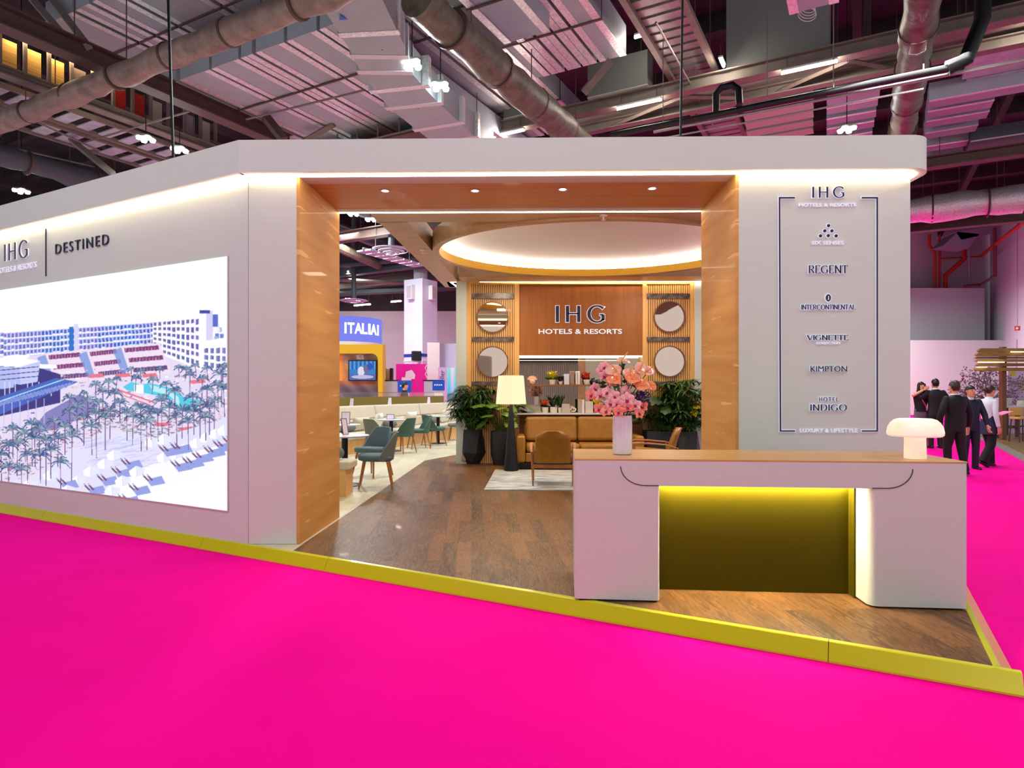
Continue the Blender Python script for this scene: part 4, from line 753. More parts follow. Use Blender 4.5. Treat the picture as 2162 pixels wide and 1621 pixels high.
# planters
def faceted(r0, r1, r2, h, rz, n=6):
    mb = MB(); a = [Vector((r0*math.cos(6.283*k/n), r0*math.sin(6.283*k/n), 0.0)) for k in range(n)]; b = [Vector((r1*math.cos(6.283*(k+.5)/n), r1*math.sin(6.283*(k+.5)/n), h*.33)) for k in range(n)]; c = [Vector((r2*math.cos(6.283*k/n), r2*math.sin(6.283*k/n), h)) for k in range(n)]
    fs = [tuple(range(n-1, -1, -1))]
    for k in range(n):
        fs += [(k, (k+1) % n, n+k), (n+k, (k+1) % n, n+(k+1) % n), (n+k, n+(k+1) % n, 2*n+(k+1) % n), (n+k, 2*n+(k+1) % n, 2*n+k)]
    d = [v*.88 for v in c]; d = [Vector((v.x, v.y, h)) for v in d]; e = [Vector((v.x, v.y, h-.06)) for v in d]; mb.add(a+b+c+d+e, fs+[(2*n+k, 2*n+(k+1) % n, 3*n+(k+1) % n, 3*n+k) for k in range(n)]+[(3*n+k, 3*n+(k+1) % n, 4*n+(k+1) % n, 4*n+k) for k in range(n)]+[tuple(range(4*n, 5*n))])
    R = Matrix.Rotation(rz, 3, 'Z'); mb.v = [tuple(R @ Vector(v)) for v in mb.v]; return mb
def blade(mb, p, d, up, l, wd, droop):
    s = d.cross(up).normalized()*wd/2; pts = [p+d*(l*u)+Vector((0, 0, -droop*l*u*u)) for u in (0, .3, .7, 1)]
    mb.add([pts[0], pts[1]-s, pts[1]+s, pts[2]-s*.9, pts[2]+s*.9, pts[3]], [(0, 2, 1), (1, 2, 4, 3), (3, 4, 5)])
def fan_palm(t, h0, h1, rad, nst, m, seed, leaves=8, ll=.26, zbase=.6):
    r = random.Random(seed); st = MB(); fl_ = MB()
    for i in range(nst):
        a = r.uniform(0, 6.283); rr = rad*r.uniform(.1, 1)**.7; top = Vector((math.cos(a)*rr, math.sin(a)*rr, r.uniform(h0, h1))); bs = Vector((math.cos(a)*.08, math.sin(a)*.08, zbase)); st.tube([bs, bs.lerp(top, .6)+Vector((0, 0, .12)), top], [.006, .005, .003], 5)
        for k in range(leaves):
            b = a+math.radians(-120+240*k/(leaves-1)); d = Vector((math.cos(b), math.sin(b), r.uniform(-.1, .45))).normalized(); blade(fl_, top, d, Z, ll*r.uniform(.7, 1.1), .042, r.uniform(.2, .7))
    fl_.v = [(x, min(y, .36+.08*random.random()) if y > .36 else y, z) for x, y, z in fl_.v]
    st.build('stem', M_stem, t); fl_.build('foliage', m, t)
def big_leaves(t, n, h0, h1, rad, m, seed, zbase=.6, size=.2):
    r = random.Random(seed); st = MB(); fl_ = MB()
    for i in range(n):
        a = r.uniform(0, 6.283); rr = rad*r.uniform(.3, 1); top = Vector((math.cos(a)*rr, math.sin(a)*rr, r.uniform(h0, h1))); bs = Vector((math.cos(a)*.05, math.sin(a)*.05, zbase)); st.tube([bs, bs.lerp(top, .6)+Vector((0, 0, .1)), top], [.006, .005, .004], 5)
        d = Vector((math.cos(a+r.uniform(-.6, .6)), math.sin(a+r.uniform(-.6, .6)), r.uniform(-.5, .2))).normalized(); s = d.cross(Z).normalized(); L = size*r.uniform(.8, 1.25); out = [(0, .0), (.05, .22), (.2, .42), (.33, .36), (.42, .48), (.55, .36), (.64, .44), (.78, .24), (1, 0)]; vs = [top+d*(u*L)+s*(v*L)-Z*(.1*L*v*v*4+.25*L*u*u) for u, v in out]+[top+d*(u*L)-s*(v*L)-Z*(.1*L*v*v*4+.25*L*u*u) for u, v in out[1:-1]]+[top+d*(.5*L)-Z*(.06*L)]
        k = len(out); c = len(vs)-1; ringi = list(range(k))+list(range(len(vs)-2, k-1, -1)); fl_.add(vs, [(c, ringi[j], ringi[(j+1) % len(ringi)]) for j in range(len(ringi))])
    fl_.v = [(x, min(y, .40), z) for x, y, z in fl_.v]
    st.build('stem', M_stem, t); fl_.build('foliage', m, t)
def planter(lb, px, py, r, h, rz, kind=0):
    p = G(px, py, PZ); t = thing('planter', lb, 'plant', (p.x, p.y, PZ+.0005))
    if kind == 0: faceted(r*.62, r*1.12, r*.86, h, rz).build('pot', M_pot, t)
    elif kind == 1: MB().lathe([(.0001, 0), (r*.72, 0), (r*.95, h*.35), (r, h*.7), (r*.92, h), (r*.8, h), (r*.78, h-.06), (.0001, h-.06)], n=28).build('pot', M_pot, t, smooth=True)
    else: MB().prism([(-r, -r*.8), (r, -r*.8), (r, r*.8), (-r, r*.8)], 0, h).build('pot', M_pot, t, bevel=.01)
    MB().lathe([(.0001, h-.058), (r*.62, h-.058)], n=16).build('soil', mat('soil', S(50, 36, 26), .9), t.children[0]); return t
t = planter('faceted charcoal planter with a tall lady palm at the left of the logo wall', 999, 978, .225, .66, .3); fan_palm(t, .78, 1.52, .40, 105, M_leaf3, 5, 10, .29)
t = planter('rounded charcoal planter with large split leaves behind the floor lamp', 1058, 980, .21, .64, 0, 1); big_leaves(t, 40, .85, 1.2, .50, M_leaf2, 6, .58, .27)
t = planter('dark square planter of mixed green plants right of the sofa', 1391, 982, .27, .66, 0, 2); big_leaves(t, 46, .8, 1.3, .46, M_leaf, 8, .6, .24); fan_palm(t, .85, 1.4, .4, 40, M_leaf, 9, 8, .24, .6)
t = planter('faceted dark planter with a tall palm at the right end of the logo wall', 1446, 984, .27, .66, .5); fan_palm(t, .75, 1.62, .44, 110, M_leaf3, 11, 10, .28)
yb = MB(); r = random.Random(4)
for i in range(60): yb.ball((.12+r.gauss(0, .07), -.25+r.gauss(0, .05), 1.08+r.gauss(0, .09)), r.uniform(.012, .022), 6)
yb.build('yellow_blossom', M_yel, t)
# cream wall socket box
tag(MB().box((-.93, YW-.03, .21), (.08, .05, .10)).build('floor_socket', mat('brass_socket', S(170, 150, 120), .4, metal=.5), None, bevel=.004, world=True), 'small socket box at the foot of the white end post by the palm', 'socket')
# warm unseen lights added under the canopy to brighten the seating
for x, y in ((-.2, 8.6), (2.6, 8.6), (-.2, 11.3), (2.6, 11.3)): area('canopy_fill', (x, y, ZC-.05), .35, .35, 26, (1, .84, .62))
# ================================================================ cafe lounge
M_grn = mat('teal_fabric', S(70, 98, 88), .8, noise=.08, nscale=40); M_gry = mat('grey_fabric', S(112, 116, 112), .85, noise=.06, nscale=40); M_blu = mat('blue_grey_fabric', S(88, 108, 118), .8, noise=.06, nscale=40)
M_tabt = mat('pale_table_top', S(216, 214, 224), .35); M_cleg = wood('chair_beech', S(150, 96, 48), S(174, 116, 60), (3, 3, 3))
def chair_parts(t, mb_mat, seat_mat):
    # faces +y; seat .47 high
    s = MB(); secs = []
    for k, (z, g) in enumerate([(.385, .82), (.40, .97), (.44, 1.0), (.465, .97), (.478, .85)]):
        secs.append([Vector((math.copysign(abs(math.cos(a))**.55, math.cos(a))*.245*g, math.copysign(abs(math.sin(a))**.55, math.sin(a))*.25*g+.03, z+.01*math.sin(a))) for a in [2*math.pi*i/24 for i in range(24)]])
    s.sweep(secs).build('seat', seat_mat, t, smooth=60)
    b = MB(); vs = []; n, m = 14, 8
    for side in (0, 1):
        for j in range(m+1):
            u = j/m
            for i in range(n+1):
                a = math.radians(-180*(i/n)*.94-.03*180); lim = abs(2*i/n-1); h0 = .40; top = .80-.34*max(0, (lim-.42)/.58)**1.3-.02*max(0, lim-.2); z = h0+(top-h0)*u
                rx = .262+.012*u-.03*side; ry = .235-.028*side; vs.append((math.cos(a)*rx*(1-.0*u), math.sin(a)*ry-.075*((z-.4)/.4)**1.2-.0, z-(.0 if not side else .003)))
    k = (m+1)*(n+1); f = [(j*(n+1)+i, j*(n+1)+i+1, (j+1)*(n+1)+i+1, (j+1)*(n+1)+i) for j in range(m) for i in range(n)]; f += [tuple(k+q for q in reversed(x)) for x in f]
    rim = [m*(n+1)+i for i in range(n+1)]; f += [(rim[i], rim[i+1], k+rim[i+1], k+rim[i]) for i in range(n)]; f += [(i, i+1, k+i+1, k+i) for i in range(n)]
    f += [(j*(n+1)+e, (j+1)*(n+1)+e, k+(j+1)*(n+1)+e, k+j*(n+1)+e) for j in range(m) for e in (0, n)]
    b.add(vs, f).build('backrest', mb_mat, t, smooth=60)
    for sx in (-1, 1):
        for sy in (-1, 1): MB().tube([(sx*.235, sy*.235+.02, 0), (sx*.175, sy*.165+.02, .39)], [.012, .02], 8).build('leg', M_cleg, t, smooth=True)
chairs = [((797, 1027), 100, 'blue-grey lounge chair nearest the entrance, seen from the side', M_gry, M_blu), ((788, 1004), 150, 'blue-grey lounge chair facing the viewer beside the near white table', M_blu, M_blu), ((850, 956), 60, 'green lounge chair seen from behind at the middle table', M_grn, M_grn),
          ((886, 946.5), 112, 'green lounge chair turned left behind the middle table', M_grn, M_grn), ((915, 940.5), -52, 'green lounge chair at the far table, facing right', M_grn, M_grn), ((796, 960), -35, 'grey chair half hidden behind the near lounge chair', M_gry, M_gry), ((966, 929), 90, 'lounge chair mostly hidden by the white end post', M_gry, M_gry)]
protos = {}
for (px, py), rz, lb, m1, m2 in chairs:
    p = B(px, py); k = (m1.name, m2.name)
    if k not in protos:
        t = thing('lounge_chair', lb, 'chair', (p.x, p.y, PZ+.0005), math.radians(rz), 'lounge chairs at the cafe tables'); chair_parts(t, m1, m2); protos[k] = t
    else: dup(protos[k], (p.x, p.y, PZ+.0005), math.radians(rz), lb)
tabs = [((728, 1024), .36, 'round white cafe table nearest the entrance on a navy disc base', .745), ((726, 974), .33, 'round white cafe table second from the entrance, half hidden by the oak reveal', .74), ((826, 952), .34, 'round white cafe table in the middle of the lounge', .74), ((925, 936), .34, 'round white cafe table farthest back by the banquette end', .74)]
M_nvb = mat('navy_disc', S(24, 34, 74), .4); tops = []
for i, ((px, py), r, lb, h) in enumerate(tabs):
    p = B(px, py); t = thing('cafe_table', lb, 'table', (p.x, p.y, PZ+.0005), 0, 'round tables of the cafe lounge'); tops.append(Vector((p.x, p.y, PZ+h+.001)))
    MB().lathe([(.0001, h-.022), (r-.03, h-.022), (r, h-.006), (r, h), (.0001, h)], n=36).build('table_top', M_tabt, t, smooth=True); MB().tube([(0, 0, .012), (0, 0, h-.022)], .045, 14).build('column', M_black, t, smooth=True)
    MB().lathe([(.0001, 0), (.24, 0), (.24, .008), (.05, .014), (.0001, .014)], n=28).build('base', M_nvb if i == 0 else M_black, t, smooth=True)
# banquette
BA = Vector((-3.07, 15.7, 0)); bd = Vector((.36, .933, 0)).normalized(); bn = Vector((bd.y, -bd.x, 0))     # bn points into the lounge
def bq(s): return BA+bd*s
secs = [(-4.6, -2.3), (-2.28, .35), (.37, 2.6), (2.62, 5.4)]
for i, (a, b) in enumerate(secs):
    t = thing('banquette', ['near section of the long cream banquette, mostly behind the oak reveal', 'cream banquette section behind the near tables, with the framed card', 'cream banquette section behind the middle table', 'last cream banquette section by the white end post'][i], 'banquette', tuple(bq((a+b)/2)-bn*.35+Z*PZ), 0, 'banquette sections along the lounge')
    MB().bx(bq(a)-bn*.64+Z*(PZ+.001), bq(b)-bn*.64+Z*(PZ+.001), bn*.64, Z*.30).build('base', M_slatw, t, world=True)
    MB().bx(bq(a+.004)-bn*.60+Z*(PZ+.302), bq(b-.004)-bn*.60+Z*(PZ+.302), bn*.64, Z*.16).build('seat_cushion', M_cream, t, bevel=.045, smooth=True, world=True)
    lo_ = bq(a+.006)-bn*.60+Z*(PZ+.463); hi_ = bq(b-.006)-bn*.60+Z*(PZ+.463)
    MB().bx(lo_, hi_, bn*.16, Z*.26).build('back_cushion', M_cream, t, bevel=.04, smooth=True, world=True)
    MB().bx(lo_-bn*.02+Z*.262, hi_-bn*.02+Z*.262, bn*.14-Z*.0, Z*.33-bn*.07).build('back_cushion', M_cream, t, bevel=.04, smooth=True, world=True)
    n = max(1, int((b-a)/.75)); 
    for k in range(n):
        c = bq(a+(b-a)*(k+.5)/n)-bn*.435+Z*(PZ+.73); MB().ball(c, (.022, .022, .018), 8).build('button', M_cream, t, world=True)
# dividing wall and glass screen behind
dw = thing('divider_wall', 'low olive divider wall with a glass screen behind the banquette', 'divider', tuple(bq(0)-bn*.75+Z*PZ))
MB().bx(bq(-4.6)-bn*.78+Z*(PZ+.001), bq(4.4)-bn*.78+Z*(PZ+.001), bn*.10, Z*1.26).build('low_wall', mat('olive_paint', S(112, 102, 22), .45), dw, world=True)
M_glass = mat('clear_glass', S(240, 246, 244), .02, trans=1., spec=.5)
MB().bx(bq(-4.6)-bn*.735+Z*(PZ+1.262), bq(4.4)-bn*.735+Z*(PZ+1.262), bn*.012, Z*.10).build('glass_screen', M_glass, dw, world=True)
MB().bx(bq(-4.6)-bn*.742+Z*(PZ+1.3625), bq(4.4)-bn*.742+Z*(PZ+1.3625), bn*.026, Z*.012).build('glass_rail', mat('bronze_rail', S(120, 106, 70), .4, metal=.5), dw, world=True)
# cushions
def cushion(lb, px, s, rz, m, tilt=.3, name='throw_cushion', round_=False, h=.42):
    k = (px-CX)/F; o = BA-bn*.32; tt = (k*o.y-o.x)/(bd.x-k*bd.y); p = o+bd*tt+Z*(PZ+.47)
    mb = MB(); n = 12; vs = []
    if round_:
        ax = Matrix.Rotation(math.atan2(bd.y, bd.x), 3, 'Z') @ Matrix.Rotation(math.pi/2, 3, 'Y'); mb.lathe([(.0001, -s/2), (.07, -s/2+.01), (.095, -s/2+.05), (.10, 0), (.095, s/2-.05), (.07, s/2-.01), (.0001, s/2)], tuple(p+Z*.10), 18, ax)
    else:
        R = Matrix.Rotation(math.atan2(bd.y, bd.x)+rz, 3, 'Z') @ Matrix.Rotation(tilt, 3, 'X')
        for sd in (1, -1):
            for j in range(n+1):
                for i in range(n+1):
                    x = 2*i/n-1; y = 2*j/n-1; q = (1-x**4)*(1-y**4); sh = 1-.10*(1-abs(y)**2)*abs(x)**6-.0; vs.append(p+R @ Vector((x*s/2*(1-.10*(1-y*y)), sd*.085*q**.55, y*h/2*(1-.10*(1-x*x))+h/2)))
        K = (n+1)**2; f = [(j*(n+1)+i, j*(n+1)+i+1, (j+1)*(n+1)+i+1, (j+1)*(n+1)+i) for j in range(n) for i in range(n)]; mb.add(vs, f+[tuple(K+q for q in reversed(x)) for x in f])
    tag(mb.build(name, m, None, smooth=60, world=True), lb, 'cushion')
M_wcu = mat('white_cushion', S(236, 232, 220), .85)
cushion('white cushion leaning on the banquette left of the middle table', 793, .46, .35, M_wcu); cushion('white cushion standing on one corner behind the middle table', 862, .40, -.25, M_wcu, .35); cushion('white cushion propped in the last banquette section', 935, .40, .2, M_wcu, .3)
cushion('broad cream cushion leaning in the near banquette section', 758, .70, .05, M_cream, .25, h=.34); cushion('cream cushion behind the tent card of the middle table', 838, .45, 0, M_cream, .25, h=.30)
cushion('grey bolster on the banquette behind the near table', 738, .5, 0, M_gry, 0, 'bolster', True); cushion('grey bolster on the banquette by the middle table column', 824, .5, 0, M_gry, 0, 'bolster', True); cushion('grey bolster on the banquette beside the far table column', 912, .5, 0, M_gry, 0, 'bolster', True)
# card holders (plain cards, no codes)
M_card = mat('pale_card', S(232, 222, 238), .4); M_cfr = mat('plum_card_frame', S(120, 60, 96), .4)
def card(lb, p, wd, h, rz, lean=.2, name='card_holder'):
    t = thing(name, lb, 'card holder', tuple(p), rz); R = Matrix.Rotation(-lean, 3, 'X')
    MB().box((0, 0, .004), (wd, .06, .006)).build('foot', M_glass if False else M_card, t); MB().box(R @ Vector((0, 0, h/2+.008)), (wd, .006, h), M=R).build('card', M_card, t)
    f = MB(); 
    for x in (-1, 1): f.box(R @ Vector((x*wd/2, 0, h/2+.008)), (.010, .010, h+.010), M=R)
    for z in (0, 1): f.box(R @ Vector((0, 0, .008+h*z)), (wd+.01, .010, .010), M=R)
    f.build('border', M_cfr, t.children[-1])
faceme = 0
card('framed card standing on the second table by the oak reveal', tops[1]+Vector((.04, -.02, 0)), .16, .24, .1); card('tilted card holder on the near white table', tops[0]+Vector((.0, .06, 0)), .10, .24, 1.0); card('small white folded card on the middle table', tops[2]+Vector((-.02, 0, 0)), .17, .11, .1)
def on_ledge(px): k = (px-CX)/F; o = BA-bn*.655; tt = (k*o.y-o.x)/(bd.x-k*bd.y); return o+bd*tt
lg = tag(MB().bx(bq(-4.6)-bn*.68+Z*(PZ+.001), bq(5.4)-bn*.68+Z*(PZ+.001), bn*.035, Z*1.03).build('banquette_ledge', M_cream, None, world=True), 'narrow cream ledge along the top of the banquette back', 'ledge')
for i, px in enumerate((740, 821, 904)): p = on_ledge(px); card('card holder on the banquette ledge, %s from the left' % ORD[i], Vector((p.x, p.y, PZ+1.032)), .15, .20, (-.1, .25, .45)[i])
# near bench
bh = thing('bench', 'low oak bench with a cream pad, cut off by the oak reveal', 'bench', (-2.67, 8.75, PZ))
MB().box((0, 0, .18), (.92, .40, .358)).build('base', M_slatw, bh); MB().box((.02, 0, .414), (1.0, .46, .11)).build('seat_pad', M_cream, bh, bevel=.03, smooth=True)
tag(MB().ball((-2.42, 8.80, PZ+.4705+.09), (.13, .11, .09), 16).build('bolster', M_gry, None, smooth=True, world=True), 'round grey bolster lying on the low oak bench', 'cushion')
# ================================================================ hall beyond, seen through the opening
def blk(name, lb, cat, px0, px1, py0, py1, Y, dep, m, ground=False, bevel=0):
    a = P(px0, py1, Y); b = P(px1, py0, Y); z0 = 0.0015 if ground else a.z; return tag(MB().box(((a.x+b.x)/2, Y+dep/2, (z0+b.z)/2), (b.x-a.x, dep, b.z-z0)).build(name, m, None, bevel=bevel, world=True), lb, cat)
# square white column turned on its corner
c0 = P(892, 800, 31); t = thing('hall_column', 'tall white square hall column seen corner on', 'column', (c0.x, c0.y+.9, 0)); e1 = Vector((-.86, .5, 0))*1.14; e2 = Vector((.5, .86, 0))*1.18
c0.z = 0
MB().prism(poly2([c0, c0+e2, c0+e1+e2, c0+e1]), .0015, 6.95).build('shaft', mat('column_paint', S(216, 220, 240), .5), t, world=True)
MB().prism(poly2([c0+(e1+e2)*.5+v*1.02 for v in (-(e1+e2)*.5, (e2-e1)*.5, (e1+e2)*.5, (e1-e2)*.5)]), 3.17, 3.32).build('blue_band', mat('band_blue', S(26, 62, 168), .4), t, world=True)
MB().prism(poly2([c0+(e1+e2)*.5+v*1.05 for v in (-(e1+e2)*.5, (e2-e1)*.5, (e1+e2)*.5, (e1-e2)*.5)]), 2.95, 3.0).build('collar', M_white, t, world=True)
MB().tube([c0+(e1+e2)*.5+Z*6.96, c0+(e1+e2)*.5+Z*12.2], .35, 12).build('upper_pipe', mat('grey_duct_paint', S(150, 146, 160), .5), t, world=True)
for lb, e, s in (('left white speaker box high on the hall column', e1, .55), ('right white speaker box high on the hall column', e2, .5)):
    n = Vector((e.y, -e.x, 0)).normalized()*(1 if e is e2 else -1); n = -n if n.y > 0 else n; p = c0+e*s+n*.14+Z*6.3
    t = thing('speaker', lb, 'speaker', tuple(p-Z*.35)); R = Matrix.Rotation(math.atan2(e.y, e.x), 3, 'Z')
    MB().box(p, (.34, .25, .7), M=R).build('cabinet', M_white, t, world=True, bevel=.02); MB().box(p+n*.128, (.28, .004, .6), M=R).build('grille', mat('speaker_grille', S(180, 178, 190), .7), t, world=True)
n = Vector((e1.y, -e1.x, 0)).normalized(); n = -n if n.y > 0 else n
t = thing('camera_box', 'black box fixed to the blue band of the hall column', 'camera', tuple(c0+e1*.3+n*.2+Z*2.95)); MB().box(c0+e1*.22+n*.16+Z*3.2, (.42, .28, .46), rz=.4).build('housing', M_black, t, world=True, bevel=.02); MB().lathe([(.0001, .0), (.14, .0), (.1, -.18), (.0001, -.26)], tuple(c0+e1*.2+n*.2+Z*2.9), 16).build('dome', M_white, t, smooth=True, world=True)
# illuminated drum sign
Ys = 25.0; sc = P(752, 695, Ys); Rd = 1.05
t = thing('drum_sign', 'round blue illuminated sign with large white capitals over the yellow stand', 'sign', (sc.x-.2, sc.y+1, P(750, 722, Ys).z))
zb_, zt2 = P(750, 721, Ys).z, P(750, 669, Ys).z; cen = Vector((P(735, 0, Ys).x-.35, Ys+Rd, 0)); Rd = 1.42
M_drum = glow('blue_sign_glow', S(122, 128, 232), 1.0)
MB().lathe([(Rd-.03, zb_), (Rd, zb_), (Rd, zt2), (Rd-.03, zt2)], tuple(cen), 56, cap='loop').build('drum', M_drum, t, smooth=True, world=True); MB().lathe([(Rd-.02, zb_-.16), (Rd+.0, zb_-.16), (Rd+.0, zb_-.01), (Rd-.02, zb_-.01)], tuple(cen), 56, cap='loop').build('lower_rim', M_white, t, smooth=True, world=True)
M_lit = glow('lit_letters', (1, 1, 1), 1.6)
for ch, x_, wp_ in zip('ITALIAI', (729.5, 741, 756.5, 769.5, 779.5, 788.5, 797.5), (4, 13, 14, 9, 3.4, 9, 2.4)):
    a = .3
    for _ in range(20): a = math.asin(max(-1, min(1, ((x_-CX)/F*(cen.y-Rd*math.cos(a))-cen.x)/Rd)))
    wq = Rd*math.cos(a); d = Vector((math.sin(a), -math.cos(a), 0)); xd = Vector((math.cos(a), math.sin(a), 0)); wd = wp_/F*25.4/max(.4, math.cos(a)); h = .42
    put_text('letter', ch, M_lit, frame(cen+d*(Rd+.004)-xd*wd/2+Z*(zb_+.29), xd, Z), wd, h, t, .015, .03)
# yellow framed stand with a monitor
Yy = 24.2; t = thing('display_stand', 'yellow framed exhibition stand with a landscape backdrop under the blue sign', 'stand', tuple(P(760, 0, Yy).xy)+(0.0,))
M_yst = mat('yellow_paint', S(226, 182, 12), .4)
def yrect(x0, x1, y0, y1, d0, d1, nm, m): a = P(x0, y1, Yy); b = P(x1, y0, Yy); z0 = max(.0015, a.z); return MB().box(((a.x+b.x)/2, Yy+(d0+d1)/2, (z0+b.z)/2), (b.x-a.x, d1-d0, b.z-z0)).build(nm, m, t, world=True)
yrect(690, 808, 727, 746, 0, .6, 'top_beam', M_yst); yrect(798, 808, 746, 920, 0, .6, 'side_post', M_yst)
mb = MB(); a = P(798, 746, Yy); qs = [(0, 0)]+[(-.22*(1-math.cos(u)), -.0-.22*(1-math.sin(u))) for u in []]+[(-.26, 0)]+[(-.26+.26*math.sin(u), -.26+.26*math.cos(u)) for u in [math.pi/2*i/8 for i in range(9)]]
mb.prism([(x, y) for x, y in qs], 0, .58, frame(a+Vector((0, .59, 0)), (1, 0, 0), (0, 0, 1)) if False else Matrix(((1, 0, 0, a.x), (0, 0, 1, Yy+.01), (0, 1, 0, a.z), (0, 0, 0, 1)))); mb.build('corner_fillet', M_yst, t, world=True)
def backdrop(s, tt):
    r = np.stack([np.interp(tt, [0, .25, .5, .62, .8, 1], [c[k] for c in ((150, 150, 60), (110, 104, 80), (90, 84, 100), (190, 120, 70), (226, 160, 80), (150, 140, 140))]) for k in range(3)], -1); r = r+16*np.sin(s*19+tt*23)[..., None]
    cone = (np.abs(s-.5)*2 < (tt*1.15+.02)) & (tt < .45); r[cone] = (70, 68, 66); sun = (tt > .62) & (s < .25); r[sun] = (236, 160, 60); lt = (~cone) & (tt < .40); r[lt] = r[lt]*.5+np.array((206, 208, 170))*.5; return r/255
a = P(690, 900, Yy); b = P(798, 746, Yy); picture('backdrop', (a.x, Yy+.5, .2), (b.x-a.x, 0, 0), (0, 0, b.z-.2), 60, 60, backdrop, colour_mat('printed_art', 0), t)
put_text('heading', 'LET US', M_lwh, frame(P(753, 753.5, Yy+.45), (1, 0, 0), Z), .26, .075, t, .01); put_text('heading', 'MARCHE', M_lwh, frame(P(753, 758.5, Yy+.45), (1, 0, 0), Z), .28, .075, t, .01)
tv = thing('television', 'wall television showing a white vase on the yellow framed stand', 'television', tuple(P(766, 805, Yy+.3)))
a = P(735, 804, Yy+.3); b = P(795, 760, Yy+.3); MB().box(((a.x+b.x)/2, Yy+.36, (a.z+b.z)/2), (b.x-a.x, .08, b.z-a.z)).build('housing', M_black, tv, world=True); tvb = tv.children[0]
def tvpic(s, tt):
    r = np.zeros(s.shape+(3,)); r[:] = (70, 130, 200); r += (30*np.sin(s*40)*(tt > .55))[..., None]; r[(tt < .3)] = (90, 110, 180); v = ((s-.45)/.13)**2+((tt-.45)/.26)**2 < 1; r[v] = (226, 220, 236); pl_ = ((s-.5)/.42)**2+((tt-.16)/.1)**2 < 1; r[pl_] = (196, 190, 220); h = ((s-.66)/.12)**2+((tt-.6)/.24)**2 < 1; r[h] = (120, 110, 150); h = ((s-.78)/.1)**2+((tt-.72)/.2)**2 < 1; r[h] = (60, 90, 190); return r/255
picture('display', (a.x+.04, Yy+.315, a.z+.04), (b.x-a.x-.08, 0, 0), (0, 0, b.z-a.z-.08), 60, 44, tvpic, colour_mat('tv_glow', .9), tvb)
# magenta poster wall, white partitions, blue counter signs
pp = thing('poster_wall', 'magenta poster wall with white printed shapes beyond the lounge', 'poster', tuple(P(870, 0, 28).xy)+(0.,))
a = P(836, 860, 28); b = P(901, 768, 28); MB().prism([(a.x, 28), (b.x, 28), (b.x, 28.1), (a.x, 28.1)], .0015, b.z).build('panel', mat('poster_magenta', S(222, 0, 150), .5), pp, world=True)
mb = MB(); mb.prism([(0, 0), (.42, 0), (.45, .18), (.30, .40), (.04, .32)], 0, .004, frame(P(855, 800, 27.995), (1, 0, 0), Z)); mb.build('printed_shape', M_white, pp, world=True); mb = MB(); mb.prism([(0, 0), (.42, 0), (.42, .24), (0, .24)], 0, .004, frame(P(848, 808, 27.985), (1, 0, 0), Z)); mb.build('printed_shape', M_white, pp, world=True)
mb = MB(); mb.tube([P(901-3*math.sin(i*.7)**2, 770+i*3, 27.99) for i in range(10)], .02, 6); mb.build('printed_line', M_white, pp, world=True)
blk('partition', 'tall white partition right of the hall column', 'partition', 902, 928, 723, 905, 29, .3, M_white, True); blk('partition', 'pale blue partition with a recessed lit wall beside the white end post', 'partition', 928, 975, 725, 905, 33, .3, mat('pale_blue_paint', S(200, 214, 232), .5), True)
t = thing('poster', 'lilac banner with dark upright letters next to the lit blue picture', 'poster', tuple(P(935, 0, 27).xy)+(0.,)); a = P(925, 860, 27); b = P(943, 775, 27); MB().prism([(a.x, 27), (b.x, 27), (b.x, 27.05), (a.x, 27.05)], .0015, b.z).build('panel', mat('lilac_panel', S(206, 190, 232), .5), t, world=True)
put_text('letters', 'eller', M_navy, frame(P(938.5, 806, 26.995), (0, 0, 1), (-1, 0, 0)), .48, .20, t, .004)
def bluepic(s, tt): r = np.zeros(s.shape+(3,)); r[..., 0] = 110+90*tt-60*np.sin(s*9); r[..., 1] = 180+40*tt; r[..., 2] = 232; r[tt < .25] = (110, 120, 150); r += 18*np.sin(s*70+tt*30)[..., None]; return r/255
t = thing('lit_picture', 'blue glowing wall picture beyond the lounge, cut by the white end post', 'picture', tuple(P(955, 845, 28))); a = P(944, 848, 28); b = P(966, 776, 28); MB().box(((a.x+b.x)/2, 28.06, (b.z)/2+.001), (b.x-a.x, .1, b.z)).build('housing', M_white, t, world=True); picture('display', (a.x, 28.005, a.z), (b.x-a.x, 0, 0), (0, 0, b.z-a.z), 24, 60, bluepic, colour_mat('picture_glow', .9), t)
def bsign(lb, px0, px1, py0, py1, Y, n): 
    t = thing('counter_sign', lb, 'sign', tuple(P((px0+px1)/2, py1, Y))); a = P(px0, py1, Y); b = P(px1, py0, Y); MB().box(((a.x+b.x)/2, Y+.15, (a.z+b.z)/2), (b.x-a.x, .3, b.z-a.z)).build('panel', mat('sign_blue', S(16, 72, 190), .4), t, world=True); MB().box(((a.x+b.x)/2, Y+.15, a.z/2), (.3, .2, a.z-.004)).build('stand', M_white, t, world=True)
    for i in range(n): MB().box((a.x+(b.x-a.x)*(.22+.19*i), Y-.004, a.z+(b.z-a.z)*.55), (.05, .006, .05)).build('mark', M_white, t, world=True)
bsign('blue box sign with four small white marks left of the palm', 913, 937, 803, 824, 23, 4); bsign('blue box sign behind the seated person, beside the magenta poster', 840, 867, 803, 828, 23.4, 1)
